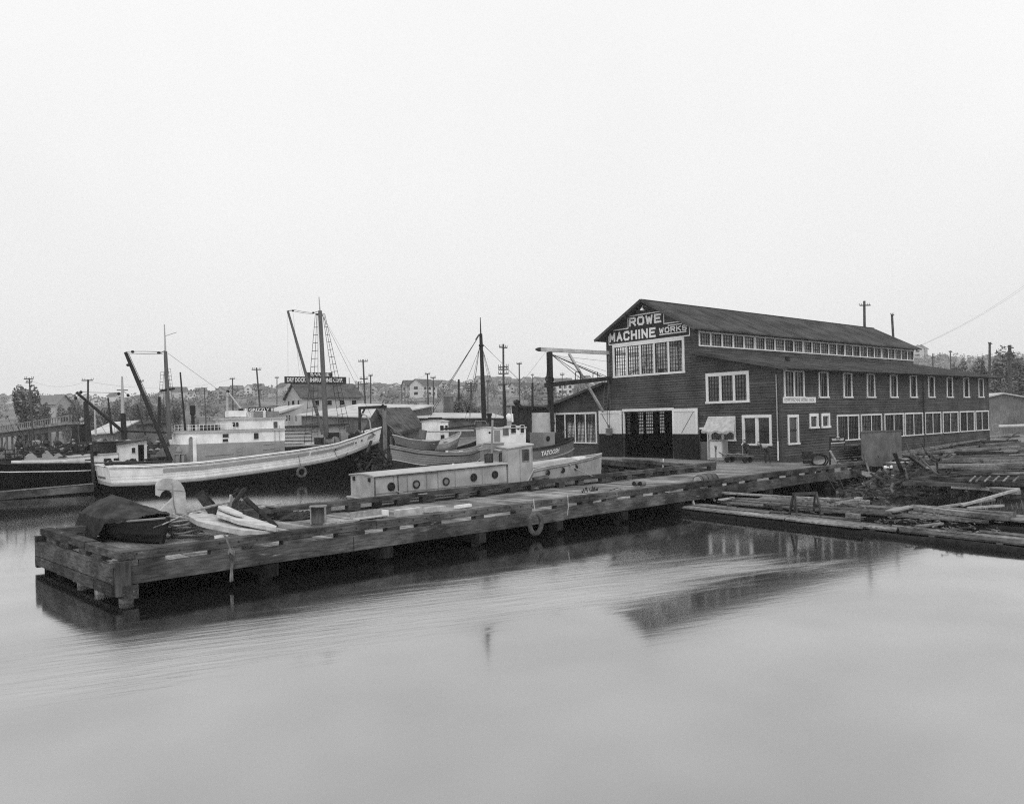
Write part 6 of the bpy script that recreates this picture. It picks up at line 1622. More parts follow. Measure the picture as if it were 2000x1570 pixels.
for (xa, ya, xb, yb) in ((-26.9, -.8, -26.2, -1.75), (-18.2, -.6, -17.2, -1.15)):
    o = B().rope((xa, ya, 1.2 if xa < -20 else 1.75), (xb, yb, 1.12), .02, .06, 8, 5).build('mooring_line', 'rope'); tag(o, 'mooring line from the %s of the grey cruiser to the dock rail' % ('stern' if xa < -20 else 'bow'), 'rope')

# ---------------------------------------------------------------- dark-sheered vessel with the name TATOOSH
Tt = thing('grey_fishing_boat', 'grey fishing boat with white wheelhouse, dark mast and its name on the bow', 'boat', (-16, 6, 0))
TTS = [(-21.5, 2.0), (-18, 2.05), (-15.5, 2.15), (-14.2, 2.24), (-12.6, 2.40), (-11.5, 2.56)]
H = Hull(Tt, -21.5, -11.45, 5.9, 3.0, TTS, [(.56, 'topside', 'tatoosh_grey'), (.62, 'pale_line', 'roof_canvas'), (None, 'lower_hull', 'tatoosh_grey')], zk=-.5, rake=.25, deck_drop=.25, cap='hull_dark', full=3.2)
H.rail(Tt, 'guard_rail', 'skiff_grey', .60, .05); H.rail(Tt, 'upper_rail', 'hull_dark', .05, .03)
# name on the near bow, laid on the planking
def on_hull(H, px, drop):
    lo, hi = .3, .995
    for _ in range(30):
        m_ = (lo + hi) / 2
        if proj(H.pt(m_, drop, -1))[0] < px: lo = m_
        else: hi = m_
    return lo
aa, ab = on_hull(H, 1057, .3), on_hull(H, 1092, .3)
to = text('lettering', 'TATOOSH', (0, 0, 0), (1, 0, 0), (0, 0, 1), 1, 1, 'sign_white', Tt, bold=.03)
for v in to.data.vertices:
    v.co = H.pt(aa + (ab - aa) * v.co.x, .42 - .25 * v.co.z, -1) + Vector((-.012, -.02, 0))
WY0, WY1 = 5.1, 6.7
WX0, WX1 = Yp(930, 850, WY1).x, Yp(1027, 850, WY0).x
cab(WX0, WX1, WY0, WY1, 2.0, lambda x: 3.22 + .0 * x, 'wheelhouse', 'white_paint', root=Tt, crown=.08)
for (pa_, pb2, q0, q1, g_) in ((981, 993, 834, 850, 'skiff_grey'), (997.5, 1007, 831, 846, 'dark'), (1016, 1023, 831, 846, 'dark')):
    x0, x1 = Yp(pa_, 840, WY0).x, Yp(pb2, 840, WY0).x; z0_, z1_ = Yp(1000, q1, WY0).z, Yp(1000, q0, WY0).z
    cabin_window(Tt, x0, min(x1, WX1 - .05), z0_, z1_, WY0, 'dark' if g_ == 'dark' else 'glass_dirty', 'trim', t=.02)
x0 = Yp(965, 840, WY0).x; B().box(x0, Yp(976, 840, WY0).x, WY0 - .02, WY0, 2.3, 3.15).build('cabin_door', 'skiff_grey', Tt)
port(Tt, Yp(1012, 837, WY0), .06); port(Tt, Yp(956, 845, WY0), .06)
b = B().box(-17.4, -16.9, 5.3, 5.9, 3.32, 3.55); b.build('roof_box', 'hull_dark', Tt)
B().tube([Yp(927, 829, 5.6), Yp(928, 822, 5.6), Yp(948, 822, 5.6), Yp(951, 829, 5.6)], .02, 5).build('roof_handrail', 'skiff_grey', Tt)
B().lathe(tuple(Yp(956, 826, 5.8)), [(.11, 0), (.11, .35), (.14, .38), (.14, .5)], 10).build('exhaust', 'iron', Tt)
b = B(); b.ball(Yp(994, 815, 5.8), .16, .12, .2, 10, 7, .1); b.tube([Yp(1001, 824, 5.8), Yp(1000, 808, 5.8)], .06, 6); b.tube([Yp(999, 808, 5.8), Yp(998, 793, 5.8)], .012, 4); b.build('horn_and_lamp', 'white_paint', Tt)
ma, mb2 = Yp(946, 828, 6.6), Yp(939, 652, 6.6)
B().tube([ma, mb2], [.14, .08], 10).build('mast', 'mast_dark', Tt, smooth=True); B().tube([mb2 - UP * .1, Yp(938, 620, 6.6)], [.045, .02], 6).build('topmast', 'mast_dark', Tt)
B().lathe(tuple(Yp(940, 675, 6.6)), [(.12, -.05), (.14, 0), (.12, .06)], 10).build('mast_band', 'iron', Tt)
r_ = B()
for q in ((908, 822, 7.2), (915, 822, 7.0), (918, 815, 6.8)): r_.tube([Yp(938, 670, 6.6), Yp(*q)], .010, 4)
for q in ((968, 812, 6.2), (975, 812, 6.4), (980, 812, 6.4), (893, 790, 8.5)): r_.tube([Yp(940, 672, 6.6), Yp(*q)], .010, 4)
r_.tube([Yp(942, 672, 6.6), Yp(1012, 740, 6.2), Yp(1025, 795, 6.2)], .008, 4); r_.tube([Yp(944, 673, 6.6), Yp(1120, 850, 5.9)], .006, 4)
for d_ in (0, 5): r_.tube([Yp(936, 655, 6.6), Yp(836 + d_, 812, 9.5)], .016, 4)
r_.tube([Yp(936, 653, 6.6), Yp(929, 664, 6.7)], .04, 5)
r_.build('rigging', 'iron_grey', Tt)
B().tube([Yp(962 - 10, 700, 6.6), Yp(962 - 10, 701, 6.6)], .01, 4).build('pennant_hook', 'iron', Tt)
hb2 = B(); p0 = Vector((-14.0, 5.45, 2.1)); hb2.box(-14.35, -13.55, 5.2, 6.3, 2.05, 2.95); hb2.build('companion_hood', 'skiff_grey', Tt); port(Tt, Vector((-14.05, 5.19, 2.62)), .13)
wl = B(); wl.lathe((-12.95, 5.5, 2.62), [(.3, 0), (.3, .06), (.14, .1), (.14, .5), (.3, .54), (.3, .6)], 14, (.5, .85, 0)); wl.box(-13.3, -12.6, 5.5, 6.1, 2.2, 2.6); wl.build('windlass', 'iron', Tt, smooth=True)
b = B(); b.tube([Yp(1031, 842, 5.6), Yp(1031, 815, 5.6)], .05, 6); b.tube([Yp(1037, 843, 5.6), Yp(1038, 820, 5.6)], .03, 5); b.ball(Yp(1030, 858, 5.4), .14, .12, .2, 8, 6, .2); b.build('deck_fittings', 'iron', Tt)
B().tube([Yp(1095, 855, 5.5), Yp(1103, 838, 5.7), Yp(1119, 855, 5.9)], .016, 5).build('bow_stay', 'iron_grey', Tt)
gp = B().prism([Yp(*p, 4.9) for p in ((940, 866), (962, 862), (962, 876), (940, 878))], (0, .3, 0)).build('side_board', 'roof_canvas', Tt)

# ---------------------------------------------------------------- second white wheelhouse behind the skiffs
E2 = thing('white_trawler', 'half hidden boat whose small white wheelhouse shows right of the dark shed', 'boat', (-19.5, 11.5, 0))
H = Hull(E2, -18.6, -13.5, 11.5, 3.0, [(-21, 1.9), (-18, 1.9), (-14.5, 2.6)], [(None, 'hull', 'hull_dark')], zk=-.5, rake=.4, deck_drop=.3, cap='skiff_grey')
x0, x1 = Yp(824, 845, 12.3).x, Yp(876, 845, 10.3).x
cab(x0, x1, 10.3, 12.3, 1.6, lambda x: 3.62, 'wheelhouse', 'white_paint', root=E2, crown=.08)
for pa_, pb2 in ((859, 866), (869, 874)): cabin_window(E2, Yp(pa_, 830, 10.3).x, Yp(pb2, 830, 10.3).x, 3.05, 3.42, 10.3, 'dark', 'trim', t=.01)
B().box(Yp(860, 830, 10.3).x, Yp(867, 830, 10.3).x, 10.27, 10.3, 1.9, 2.9).build('cabin_door', 'hull_dark', E2)
b = B().box(x0 + .1, x1 - .2, 10.6, 11.8, 3.76, 3.88); b.build('roof_clutter', 'hull_dark', E2)
# ---------------------------------------------------------------- skiffs
def skiff(label, x0, x1, yc, beam, sheer, zk, top, low, ldrop, both=True, thw=True, nm='rowing_skiff', rake=.35, rot=0):
    t = thing(nm, label, 'skiff', ((x0 + x1) / 2, yc, zk)); H_ = Hull(t, x0, x1, yc, beam, sheer, [(ldrop, 'planking', top), (None, 'bottom', low)], zk=zk, rake=rake, deck_drop=(sheer[1][1] - zk) * .75 if thw else .12, deck='skiff_grey', cap='cruiser_grey' if top != 'skiff_grey' else 'skiff_grey', both=both, full=2.2, n=18, capr=.03)
    if thw:
        for f_ in (.3, .52, .74): a, c = H_.pt(f_, .12, -1, 0, .97), H_.pt(f_, .12, 1, 0, .97); B().beam(a, c, .2, .03).build('thwart', 'cruiser_grey', t)
    return t, H_
t, H_ = skiff('grey double ended work boat with a dark bottom moored behind the grey cruiser', -24.2, -19.1, 4.2, 1.9, [(-24.2, 2.66), (-23.2, 2.40), (-22, 2.25), (-20.5, 2.22), (-19.7, 2.32), (-19.1, 2.5)], .75, 'skiff_grey', 'hull_dark', .62, thw=False, nm='work_boat')
b = B()
for d_ in (.24, .34, .44, .53): b.tube([H_.pt(i / 18, d_, -1) + Vector((0, -.002, 0)) for i in range(19)], .005, 3)
b.build('plank_seams', 'hull_dark', t, kind='stuff')
H_.rail(t, 'rub_rail', 'hull_dark', .12, .022); H_.rail(t, 'lower_rail', 'roof_canvas', .60, .02)
b = B(); rq = random.Random(3)
for i in range(22):
    p = Vector((rq.uniform(-22, -20.2), rq.uniform(3.7, 4.8), 2.14)); b.beam(p, p + Vector((rq.uniform(-.6, .6), rq.uniform(-.4, .4), rq.uniform(0, .14))), rq.uniform(.05, .25), .05)
b.build('deck_clutter', 'roof_canvas', t, kind='stuff')
B().box(-22.1, -21.5, 3.9, 4.5, 2.0, 2.34).build('engine_box', 'hull_dark', t)
B().box(-23.3, -19.6, 3.7, 4.7, -.1, .78).build('cradle_float', 'log_wet', t)
skiff('open rowing skiff with a pale inside resting above the grey work boat', -23.0, -20.35, 6.0, 1.25, [(-23.0, 3.08), (-22.4, 2.86), (-21.5, 2.72), (-20.35, 2.74)], 2.22, 'tatoosh_grey', 'hull_dark', .40)
t, H_ = skiff('pale upturned ended skiff lying before the small white wheelhouse', -20.7, -18.1, 7.4, 1.3, [(-20.7, 2.5), (-19.5, 2.52), (-18.6, 2.78), (-18.1, 3.05)], 2.05, 'cruiser_grey', 'skiff_grey', .22)
tag(B().box(-21.0, -17.8, 6.0, 8.3, -.5, 2.1).build('mooring_float', 'shed_dark'), 'dark timber lighter that carries the two small skiffs', 'lighter')
B()
for i, (a, c, r_, lb) in enumerate((((829, 843), (925, 841), .05, 'pale spar lying level across the front of the white wheelhouse'), ((866, 838), (930, 830), .05, 'dark spar rising to the right from the pale one'))):
    tag(B().tube([Yp(*a, 8.6), Yp(*c, 7.6)], r_, 7).build('spar', ('mast_pale', 'mast_dark')[i]), lb, 'spar')
tag(B().tube([Yp(824, 858, 6.6), Yp(826, 840, 6.6)], [.18, .2], 9).build('mooring_pile', 'shed_wood'), 'thick short mooring pile left of the small white wheelhouse', 'pile')

# ---------------------------------------------------------------- boats at the left edge
K2 = thing('black_halibut_boat', 'black hulled boat with a small white cabin and derrick at the left edge', 'boat', (-33, 26, 0))
H = Hull(K2, -41, -27.2, 26.0, 3.9, [(-41, 2.3), (-36, 1.88), (-33, 1.74), (-30, 1.66), (-27.2, 1.8)], [(.38, 'bulwark', 'hull_black'), (.43, 'white_line', 'white_paint'), (None, 'lower_hull', 'hull_black')], zk=-.5, rake=.2, deck_drop=.2, cap='hull_dark')
cab(-30.4, -28.95, 24.5, 26.8, 1.45, lambda x: 2.72 + .14 * (x + 30.4), 'cabin', 'white_paint', root=K2, crown=.04, roofm='hull_dark', ovh=.18)
x0, x1 = Yp(270, 885, 24.5).x, Yp(281, 885, 24.5).x; B().box(x0, x1, 24.47, 24.5, 1.62, 2.66).build('cabin_door', 'hull_black', K2)
cabin_window(K2, Yp(257, 876, 24.5).x, Yp(264, 876, 24.5).x, 2.18, 2.5, 24.5, 'dark', 'trim', t=.015)
cab(-35.0, -30.42, 24.9, 27.0, 1.4, lambda x: 1.98 + .04 * (x + 35), 'trunk_cabin', 'white_paint', root=K2, crown=.03, roofm='roof_canvas')
for pa_, pb2 in ((162, 182), (203, 217), (222, 238)): B().box(Yp(pa_, 900, 24.9).x, Yp(pb2, 900, 24.9).x, 24.87, 24.9, 1.62, 1.92).build('window', 'sign_black', K2)
cab(Yp(180, 870, 27).x, Yp(240, 870, 25.4).x, 25.4, 27, 1.9, lambda x: 2.85, 'dark_deckhouse', 'hull_dark', root=K2, crown=.03, roofm='hull_dark')
B().tube([(-35.8, 24.25, 1.95), (-34.9, 24.22, 1.90), (-32.3, 24.25, 1.84)], [.12, .14, .13], 9).build('furled_awning', 'canvas', K2, smooth=True); B().tube([(-34.6, 24.2, 1.9), (-30.2, 24.4, 1.70)], [.10, .06], 8).build('furled_sail', 'canvas', K2)
B().tube([Yp(243, 858, 25.6), Yp(240, 807, 25.6)], [.17, .15], 10).build('mast_foot', 'mast_dark', K2); B().tube([Yp(240, 810, 25.6), Yp(238.5, 735, 25.6)], [.11, .05], 9).build('mast', 'mast_pale', K2, smooth=True)
B().tube([Yp(238, 841, 25.4), Yp(149, 766, 25.4)], [.10, .075], 8).build('derrick_boom', 'mast_dark', K2, smooth=True); B().tube([Yp(248, 842, 25.6), Yp(325, 845, 25.6)], .06, 7).build('second_boom', 'mast_dark', K2)
B().tube([Yp(228, 762, 25.6), Yp(250, 762, 25.6)], .03, 5).build('crosstree', 'mast_dark', K2)
r_ = B(); r_.rope(Yp(150, 765, 25.4), Yp(238, 767, 25.6), .015, .02); r_.rope(Yp(148, 775, 25.4), Yp(148, 768, 25.4), .02)
r_.rope(Yp(147, 780, 25.4), Yp(122, 865, 25.4), .01); r_.rope(Yp(148, 780, 25.4), Yp(152, 830, 25.4), .01); r_.rope(Yp(149, 780, 25.4), Yp(155, 865, 25.4), .01); r_.rope(Yp(242, 765, 25.6), Yp(335, 830, 27), .014); r_.rope(Yp(247, 735, 25.6), Yp(247, 736, 25.6), .01)
r_.build('rigging', 'iron_grey', K2)
for p in (Yp(148, 777, 25.4), Yp(158, 766, 25.4), Yp(232, 769, 25.6), Yp(250, 772, 25.6)): B().ball(p, .09, .06, .1, 8, 5).build('block', 'iron', K2)
b = B(); rq = random.Random(9)
for i in range(7):
    x = -36.0 + i * .42; b.box(x, x + .05, 25.0, 25.05, 2.0, 2.65)
for z in (2.15, 2.38, 2.62): b.box(-36.1, -33.3, 24.98, 25.02, z, z + .05)
b.build('net_rack', 'hull_dark', K2)
b = B()
for i in range(40):
    p = Vector((rq.uniform(-37, -31), rq.uniform(24.6, 27), rq.uniform(1.9, 2.7))); b.ball(p, rq.uniform(.06, .3), rq.uniform(.06, .2), rq.uniform(.05, .14), 6, 4, .2)
b.build('deck_gear', 'hull_dark', K2, kind='stuff')
b = B()
for (xa, h_) in ((Yp(60, 895, 25).x, .55), (Yp(92, 895, 25).x, .6), (Yp(112, 895, 25).x, .5)):
    b.poly([(xa - .5, 24.7, 1.9), (xa + .5, 24.7, 1.9), (xa + .05, 25.0, 1.9 + h_)]); b.poly([(xa + .5, 24.7, 1.9), (xa + .6, 26.2, 1.9), (xa + .1, 26.0, 1.9 + h_), (xa + .05, 25.0, 1.9 + h_)]); b.poly([(xa - .5, 24.7, 1.9), (xa - .4, 26.2, 1.9), (xa + .1, 26.0, 1.9 + h_), (xa + .05, 25.0, 1.9 + h_)])
b.build('canvas_tents', 'skiff_grey', K2)
rq = random.Random(12); b = B()
for i in range(30):
    p = Yp(rq.uniform(40, 300), rq.uniform(868, 885), 27.5); b.tube([p, p + Vector((rq.uniform(-1.5, 1.5), 0, rq.uniform(.4, 2.2)))], .012, 3)
b.build('loose_rigging', 'iron', K2, kind='stuff')
B().tube([Yp(184, 950, 23.7), Yp(177, 868, 23.7)], [.10, .08], 8); tag(B().tube([Yp(184, 952, 23.6), Yp(178, 868, 23.8)], [.11, .07], 8).build('mooring_pole', 'mast_dark'), 'dark upright pole standing at the stern of the white packer', 'pole')
a, c = Yp(-10, 968, 23.1), Yp(182, 951, 23.1)
fl = thing('boom_float', 'long low timber float on the water at the left under the black boat', 'float', tuple((a + c) / 2))
B().beam(a - UP * .05, c - UP * .05, .5, .35).build('timber', 'rail_wood', fl); B().beam(a + UP * .19, c + UP * .19, .2, .05).build('top_plank', 'raft_wood', fl)

# second row at the left: lighter with tall stack and shelters
S2 = thing('work_lighter', 'dark work lighter crowded with gear behind the black boat, with a square stack', 'boat', (-33, 33, 0))
B().box(-42, -27, 31.5, 36, -.3, 1.9).build('hull', 'hull_dark', S2); B().box(-42, -27, 31.45, 36.05, 1.9, 2.0).build('deck', 'rail_wood', S2)
st = [Dp(155, 876, 52), Dp(178, 876, 52.4)]
b = B(); z0_, z1_ = 2.0, Dp(165, 828, 52).z
b.hexa([(st[0].x, st[0].y, z0_), (st[1].x, st[1].y, z0_), (st[1].x - .3, st[1].y + .8, z0_), (st[0].x - .3, st[0].y + .8, z0_)] + [(st[0].x + .04, st[0].y, z1_), (st[1].x - .06, st[1].y, z1_), (st[1].x - .3, st[1].y + .7, z1_), (st[0].x - .3, st[0].y + .7, z1_)])
b.build('square_stack', 'hull_dark', S2); B().tube([Dp(158, 827, 52), Dp(172, 827, 52)], .06, 6).build('stack_rim', 'roof_canvas', S2); B().ball(Dp(160, 820, 52), .16).build('cowl', 'cruiser_grey', S2)
B().tube([Dp(174, 870, 52), Dp(167, 784, 52)], [.22, .14], 9).build('heavy_post', 'mast_dark', S2)
b = B(); rq = random.Random(19)
for i in range(90):
    p = Dp(rq.uniform(30, 330), rq.uniform(862, 892), rq.uniform(49, 54)); p.z = max(p.z, 1.95); k = rq.random()
    if k < .5: b.beam(p, p + Vector((rq.uniform(-1.6, 1.6), rq.uniform(-1, 1), rq.uniform(-.3, .3))), rq.uniform(.05, .2), rq.uniform(.05, .2))
    elif k < .8: b.ball(p, rq.uniform(.1, .4), rq.uniform(.1, .3), rq.uniform(.1, .25), 7, 5, .2)
    else: b.beam(p, p + UP * rq.uniform(.3, 1.1), .05, .05, up=ef)
b.build('deck_gear', 'rail_wood', S2, kind='stuff')
b = B()
for i in range(40):
    p = Dp(rq.uniform(40, 330), rq.uniform(858, 885), rq.uniform(49, 54)); p.z = max(p.z, 2.0); b.ball(p, rq.uniform(.05, .25), rq.uniform(.05, .25), rq.uniform(.04, .12), 6, 4, .2)
b.build('pale_gear', 'cruiser_grey', S2, kind='stuff')
def mast_at(px0, py0, px1, py1, d, r0, r1, mt, label, name='bare_mast'):
    return tag(B().tube([Dp(px0, py0, d), Dp(px1, py1, d)], [r0, r1], 7).build(name, mt), label, 'mast')
mast_at(218, 850, 211, 777, 60, .10, .07, 'mast_dark', 'short bare mast left of the black boat mast')
mast_at(284, 850, 268, 790, 60, .07, .05, 'mast_dark', 'thin leaning mast crossing behind the derrick tackle')
mast_at(187, 850, 185, 800, 60, .08, .07, 'mast_pale', 'short mast with a pale upper end right of the square stack')
mast_at(311, 835, 311, 775, 62, .16, .12, 'mast_dark', 'thick bare pole just left of the after mast')
mast_at(987, 832, 985, 750, 46, .10, .07, 'mast_dark', 'dark pole standing right beside the white wheelhouse roof')
mast_at(1040, 800, 1040, 748, 60, .10, .08, 'mast_dark', 'dark bare pole left of the crane post')
mast_at(896, 780, 896, 741, 75, .12, .10, 'mast_dark', 'short thick pole above the square brick tower')

# ---- piers, gallows and gear in the middle
G = thing('timber_gallows', 'timber gallows frame with an iron arm between the packer bow and the shed', 'gallows', tuple(Dp(753, 905, 54)))
B().beam(Dp(702.5, 848, 54), Dp(702.5, 797, 54), .16, .16, up=ef).build('post', 'mast_dark', G); B().beam(Dp(753.5, 925, 54), Dp(751, 800, 54), .26, .26, up=ef).build('post', 'shed_wood', G)
B().beam(Dp(700, 797, 54), Dp(755, 794, 54), .2, .2).build('top_beam', 'mast_dark', G); B().beam(Dp(704, 815, 54), Dp(712, 799, 54), .12, .12).build('brace', 'mast_dark', G)
B().tube([Dp(744, 800, 54), Dp(756, 828, 54), Dp(790, 855, 54)], .04, 5).build('iron_arm', 'iron_grey', G); B().tube([Dp(742, 795, 53.8), Dp(748, 790, 53.8), Dp(754, 796, 53.8), Dp(750, 800, 53.8)], .05, 6).build('hook', 'iron', G)
b = B(); rq = random.Random(29)
for i in range(120):
    p = Dp(rq.uniform(700, 800), rq.uniform(880, 925), rq.uniform(50, 54)); p.z = max(p.z, .2); d_ = Vector((rq.uniform(-1, 1), rq.uniform(-1, 1), rq.uniform(-.5, .8))).normalized()
    if rq.random() < .7: b.beam(p, p + d_ * rq.uniform(.3, 1.4), rq.uniform(.05, .2), rq.uniform(.03, .12))
    else: b.ball(p, rq.uniform(.08, .3), rq.uniform(.08, .25), rq.uniform(.06, .2), 7, 5, .25)
b.box(-11.2, -8.0, 24.5, 28.5, -.3, .5)
tag(b.build('pier_clutter', 'shed_dark', kind='stuff'), 'dark clutter heaped on the low float in front of the mossy roofed shed', 'clutter')
lowp = thing('shed_pier', 'low timber pier with dark piles under the roofed shed', 'pier', tuple(Dp(780, 905, 54)))
pa, pb_ = Dp(700, 899, 55), Dp(850, 899, 55)
B().beam((pa.x, pa.y, 1.15), (pb_.x, pb_.y, 1.15), 1.2, .25).build('deck', 'rail_wood', lowp)
for i in range(8):
    p = pa.lerp(pb_, i / 7); B().tube([(p.x, p.y, -1), (p.x, p.y, 1.1)], .18, 8).build('pile', 'pile_wood', lowp)

# ================================================================ THE SHIPYARD BEHIND
def gable_house(name, label, cat, p0, p1, depth_dir, w_, z0, zw, zr_, wall, roof, ovh=.3, wins=(), group=None, ridge_along=True, gwins=(), nm_wall='wall', wmat='sign_black'):
    """front wall runs p0 -> p1 (ground points), the building goes w_ metres back along depth_dir; ridge parallel to the front"""
    p0, p1 = Vector((p0.x, p0.y, 0)), Vector((p1.x, p1.y, 0)); u = (p1 - p0); L = u.length; u.normalize(); v = Vector((depth_dir.x, depth_dir.y, 0)).normalized()
    t = thing(name, label, cat, ((p0 + p1) / 2 + v * w_ / 2 + UP * z0).to_tuple(), group)
    P = lambda a, b_, z: tuple(p0 + u * a + v * b_ + UP * z)
    b = B()
    b.quad(P(0, 0, z0), P(L, 0, z0), P(L, 0, zw), P(0, 0, zw)); b.quad(P(0, w_, z0), P(L, w_, z0), P(L, w_, zw), P(0, w_, zw))
    for a in (0, L): b.poly([P(a, 0, z0), P(a, w_, z0), P(a, w_, zw), P(a, w_ / 2, zr_), P(a, 0, zw)])
    b.build(nm_wall, wall, t)
    sl = (zr_ - zw) / (w_ / 2); rf = B()
    rf.hexa([P(-ovh, -ovh, zw - sl * ovh + .02), P(L + ovh, -ovh, zw - sl * ovh + .02), P(L + ovh, w_ / 2, zr_ + .02), P(-ovh, w_ / 2, zr_ + .02), P(-ovh, -ovh, zw - sl * ovh + .17), P(L + ovh, -ovh, zw - sl * ovh + .17), P(L + ovh, w_ / 2, zr_ + .17), P(-ovh, w_ / 2, zr_ + .17)])
    rf.hexa([P(-ovh, w_ / 2, zr_ + .02), P(L + ovh, w_ / 2, zr_ + .02), P(L + ovh, w_ + ovh, zw - sl * ovh + .02), P(-ovh, w_ + ovh, zw - sl * ovh + .02), P(-ovh, w_ / 2, zr_ + .17), P(L + ovh, w_ / 2, zr_ + .17), P(L + ovh, w_ + ovh, zw - sl * ovh + .17), P(-ovh, w_ + ovh, zw - sl * ovh + .17)])
    rf.build('roof', roof, t)
    for (a0, a1, za, zb) in wins:
        f = B(); f.hexa([P(a0 - .12, -.05, za - .12), P(a1 + .12, -.05, za - .12), P(a1 + .12, -.01, za - .12), P(a0 - .12, -.01, za - .12), P(a0 - .12, -.05, zb + .12), P(a1 + .12, -.05, zb + .12), P(a1 + .12, -.01, zb + .12), P(a0 - .12, -.01, zb + .12)])
        f = f.build('window', wall, t); B().quad(P(a0, -.07, za), P(a1, -.07, za), P(a1, -.07, zb), P(a0, -.07, zb)).build('glass', wmat, f)
    for (b0, b1, za, zb) in gwins:
        f = B(); f.hexa([P(-.05, b0 - .1, za - .1), P(-.01, b0 - .1, za - .1), P(-.01, b1 + .1, za - .1), P(-.05, b1 + .1, za - .1), P(-.05, b0 - .1, zb + .1), P(-.01, b0 - .1, zb + .1), P(-.01, b1 + .1, zb + .1), P(-.05, b1 + .1, zb + .1)])
        f = f.build('window', wall, t); B().quad(P(-.07, b0, za), P(-.07, b1, za), P(-.07, b1, zb), P(-.07, b0, zb)).build('glass', wmat, f)
    return t, P, L
XD, YD = Vector((1, 0, 0)), Vector((0, 1, 0))
# the big shipyard loft with rooftop signs: long side runs right, gable to the left
d1, d2 = 98, 102.3
pf0, pf1 = Dp(592, 868, d1), Dp(708, 868, d2)
LL = Vector((pf1.x - pf0.x, pf1.y - pf0.y, 0)).length
u_ = Vector((pf1.x - pf0.x, pf1.y - pf0.y, 0)).normalized(); back = Vector((-u_.y, u_.x, 0))
zw_ = Dp(600, 776, d1).z; zr2 = Dp(575, 757, d1 + 3).z
BB, P, L = gable_house('shipyard_loft', 'large pale shipyard loft with dark roof and long rooftop sign boards', 'building', pf0, pf1, back, 7.5, .3, zw_, zr2 + .4, 'shed_pale', 'shed_roof', wins=[(LL * (.2 + .21 * i), LL * (.2 + .21 * i) + .6, zw_ - 1.0, zw_ - .4) for i in range(4)], gwins=[(1.2, 1.7, zw_ - 1.0, zw_ - .3), (3.3, 4.3, zw_ - 1.1, zw_ - .3), (5.6, 6.1, zw_ - 1.0, zw_ - .3)], wmat='interior')
for k, z_ in enumerate((2.2,)): B().hexa([P(.6, -.06, z_), P(1.6, -.06, z_), P(1.6, -.01, z_), P(.6, -.01, z_), P(.6, -.06, z_ + 1.1), P(1.6, -.06, z_ + 1.1), P(1.6, -.01, z_ + 1.1), P(.6, -.01, z_ + 1.1)]).build('window', 'interior', BB)
zs0 = zr2 + .55
def board(a0, a1, z0_, z1_, y_, name, mt):
    return B().hexa([P(a0, y_, z0_), P(a1, y_, z0_), P(a1, y_ + .15, z0_), P(a0, y_ + .15, z0_), P(a0, y_, z1_), P(a1, y_, z1_), P(a1, y_ + .15, z1_), P(a0, y_ + .15, z1_)]).build(name, mt, BB)
b = B()
for i in range(12): b.beam(P(.3 + i * (L - .6) / 11, 3.7, zr2), P(.3 + i * (L - .6) / 11, 3.7, zs0 + .9), .08, .08, up=back)
b.build('sign_posts', 'mast_dark', BB)
s1 = board(-1.2, L - .8, zs0, zs0 + .92, 3.45, 'lower_sign', 'sign_black'); s2 = board(L * .23, L * .66, zs0 + .93, zs0 + 1.50, 3.45, 'upper_sign', 'sign_black')
board(-.2, L + .5, zs0 - .45, zs0 - .2, 3.4, 'sign_walk', 'hull_dark')
text('lettering', 'DRY DOCK & SHIPBUILDING CORP.', Vector(P(-.9, 3.42, zs0 + .2)), u_, (0, 0, 1), .55, L - .4, 'sign_white', s1, bold=.03)
text('lettering', 'BARBEE', Vector(P(L * .28, 3.42, zs0 + 1.02)), u_, (0, 0, 1), .40, L * .32, 'sign_white', s2, bold=.03)
# lower sheds in front of it
def px_house(name, label, pxa, pxb, d_a, d_b, yb, yeave, yridge, w_, wall, roof, **k):
    a, c = Dp(pxa, yb, d_a), Dp(pxb, yb, d_b); u = Vector((c.x - a.x, c.y - a.y, 0)).normalized()
    return gable_house(name, label, 'shed', a, c, Vector((-u.y, u.x, 0)), w_, min(a.z, .2), Dp(pxa, yeave, d_a).z, Dp(pxa, yridge, (d_a + w_ / 2)).z, wall, roof, **k)
# gable facing us: front shed with two small-paned windows
a, c = Dp(553, 868, 78), Dp(592, 868, 76)
t = thing('gable_shed', 'pale shed with two small paned windows right of the packer wheelhouse', 'shed', tuple(a))
zl, zrr, zp = Dp(550, 806, 78).z, Dp(592, 793, 76).z, Dp(592, 793, 76).z
b = B().prism([(a.x, a.y, .2), (c.x, c.y, .2), (c.x, c.y, zrr), (a.x, a.y, zl)], tuple(back * 8)); b.build('wall', 'shed_pale', t)
B().hexa([(a.x - .3, a.y, zl - .1), (c.x + .1, c.y - .3, zrr), tuple(c + back * 8.3 + UP * (zrr - c.z)), tuple(a + back * 8.3 + UP * (zl - .1 - a.z)), (a.x - .3, a.y, zl + .1), (c.x + .1, c.y - .3, zrr + .2), tuple(c + back * 8.3 + UP * (zrr + .2 - c.z)), tuple(a + back * 8.3 + UP * (zl + .1 - a.z))]).build('roof', 'pale_roof', t)
for px in (559, 578):
    q = [Dp(px, 822, 76.6), Dp(px + 7.5, 821, 76.6), Dp(px + 7.5, 811, 76.6), Dp(px, 812, 76.6)]; f = B().prism(q, (0, .1, 0)).build('window', 'interior', t); b = B()
    for k in (1, 2): b.beam(q[0].lerp(q[1], k / 3) - ef * .04, q[3].lerp(q[2], k / 3) - ef * .04, .04, .04); b.beam(q[0].lerp(q[3], k / 3) - ef * .04, q[1].lerp(q[2], k / 3) - ef * .04, .04, .04)
    b.build('muntins', 'shed_pale', f)
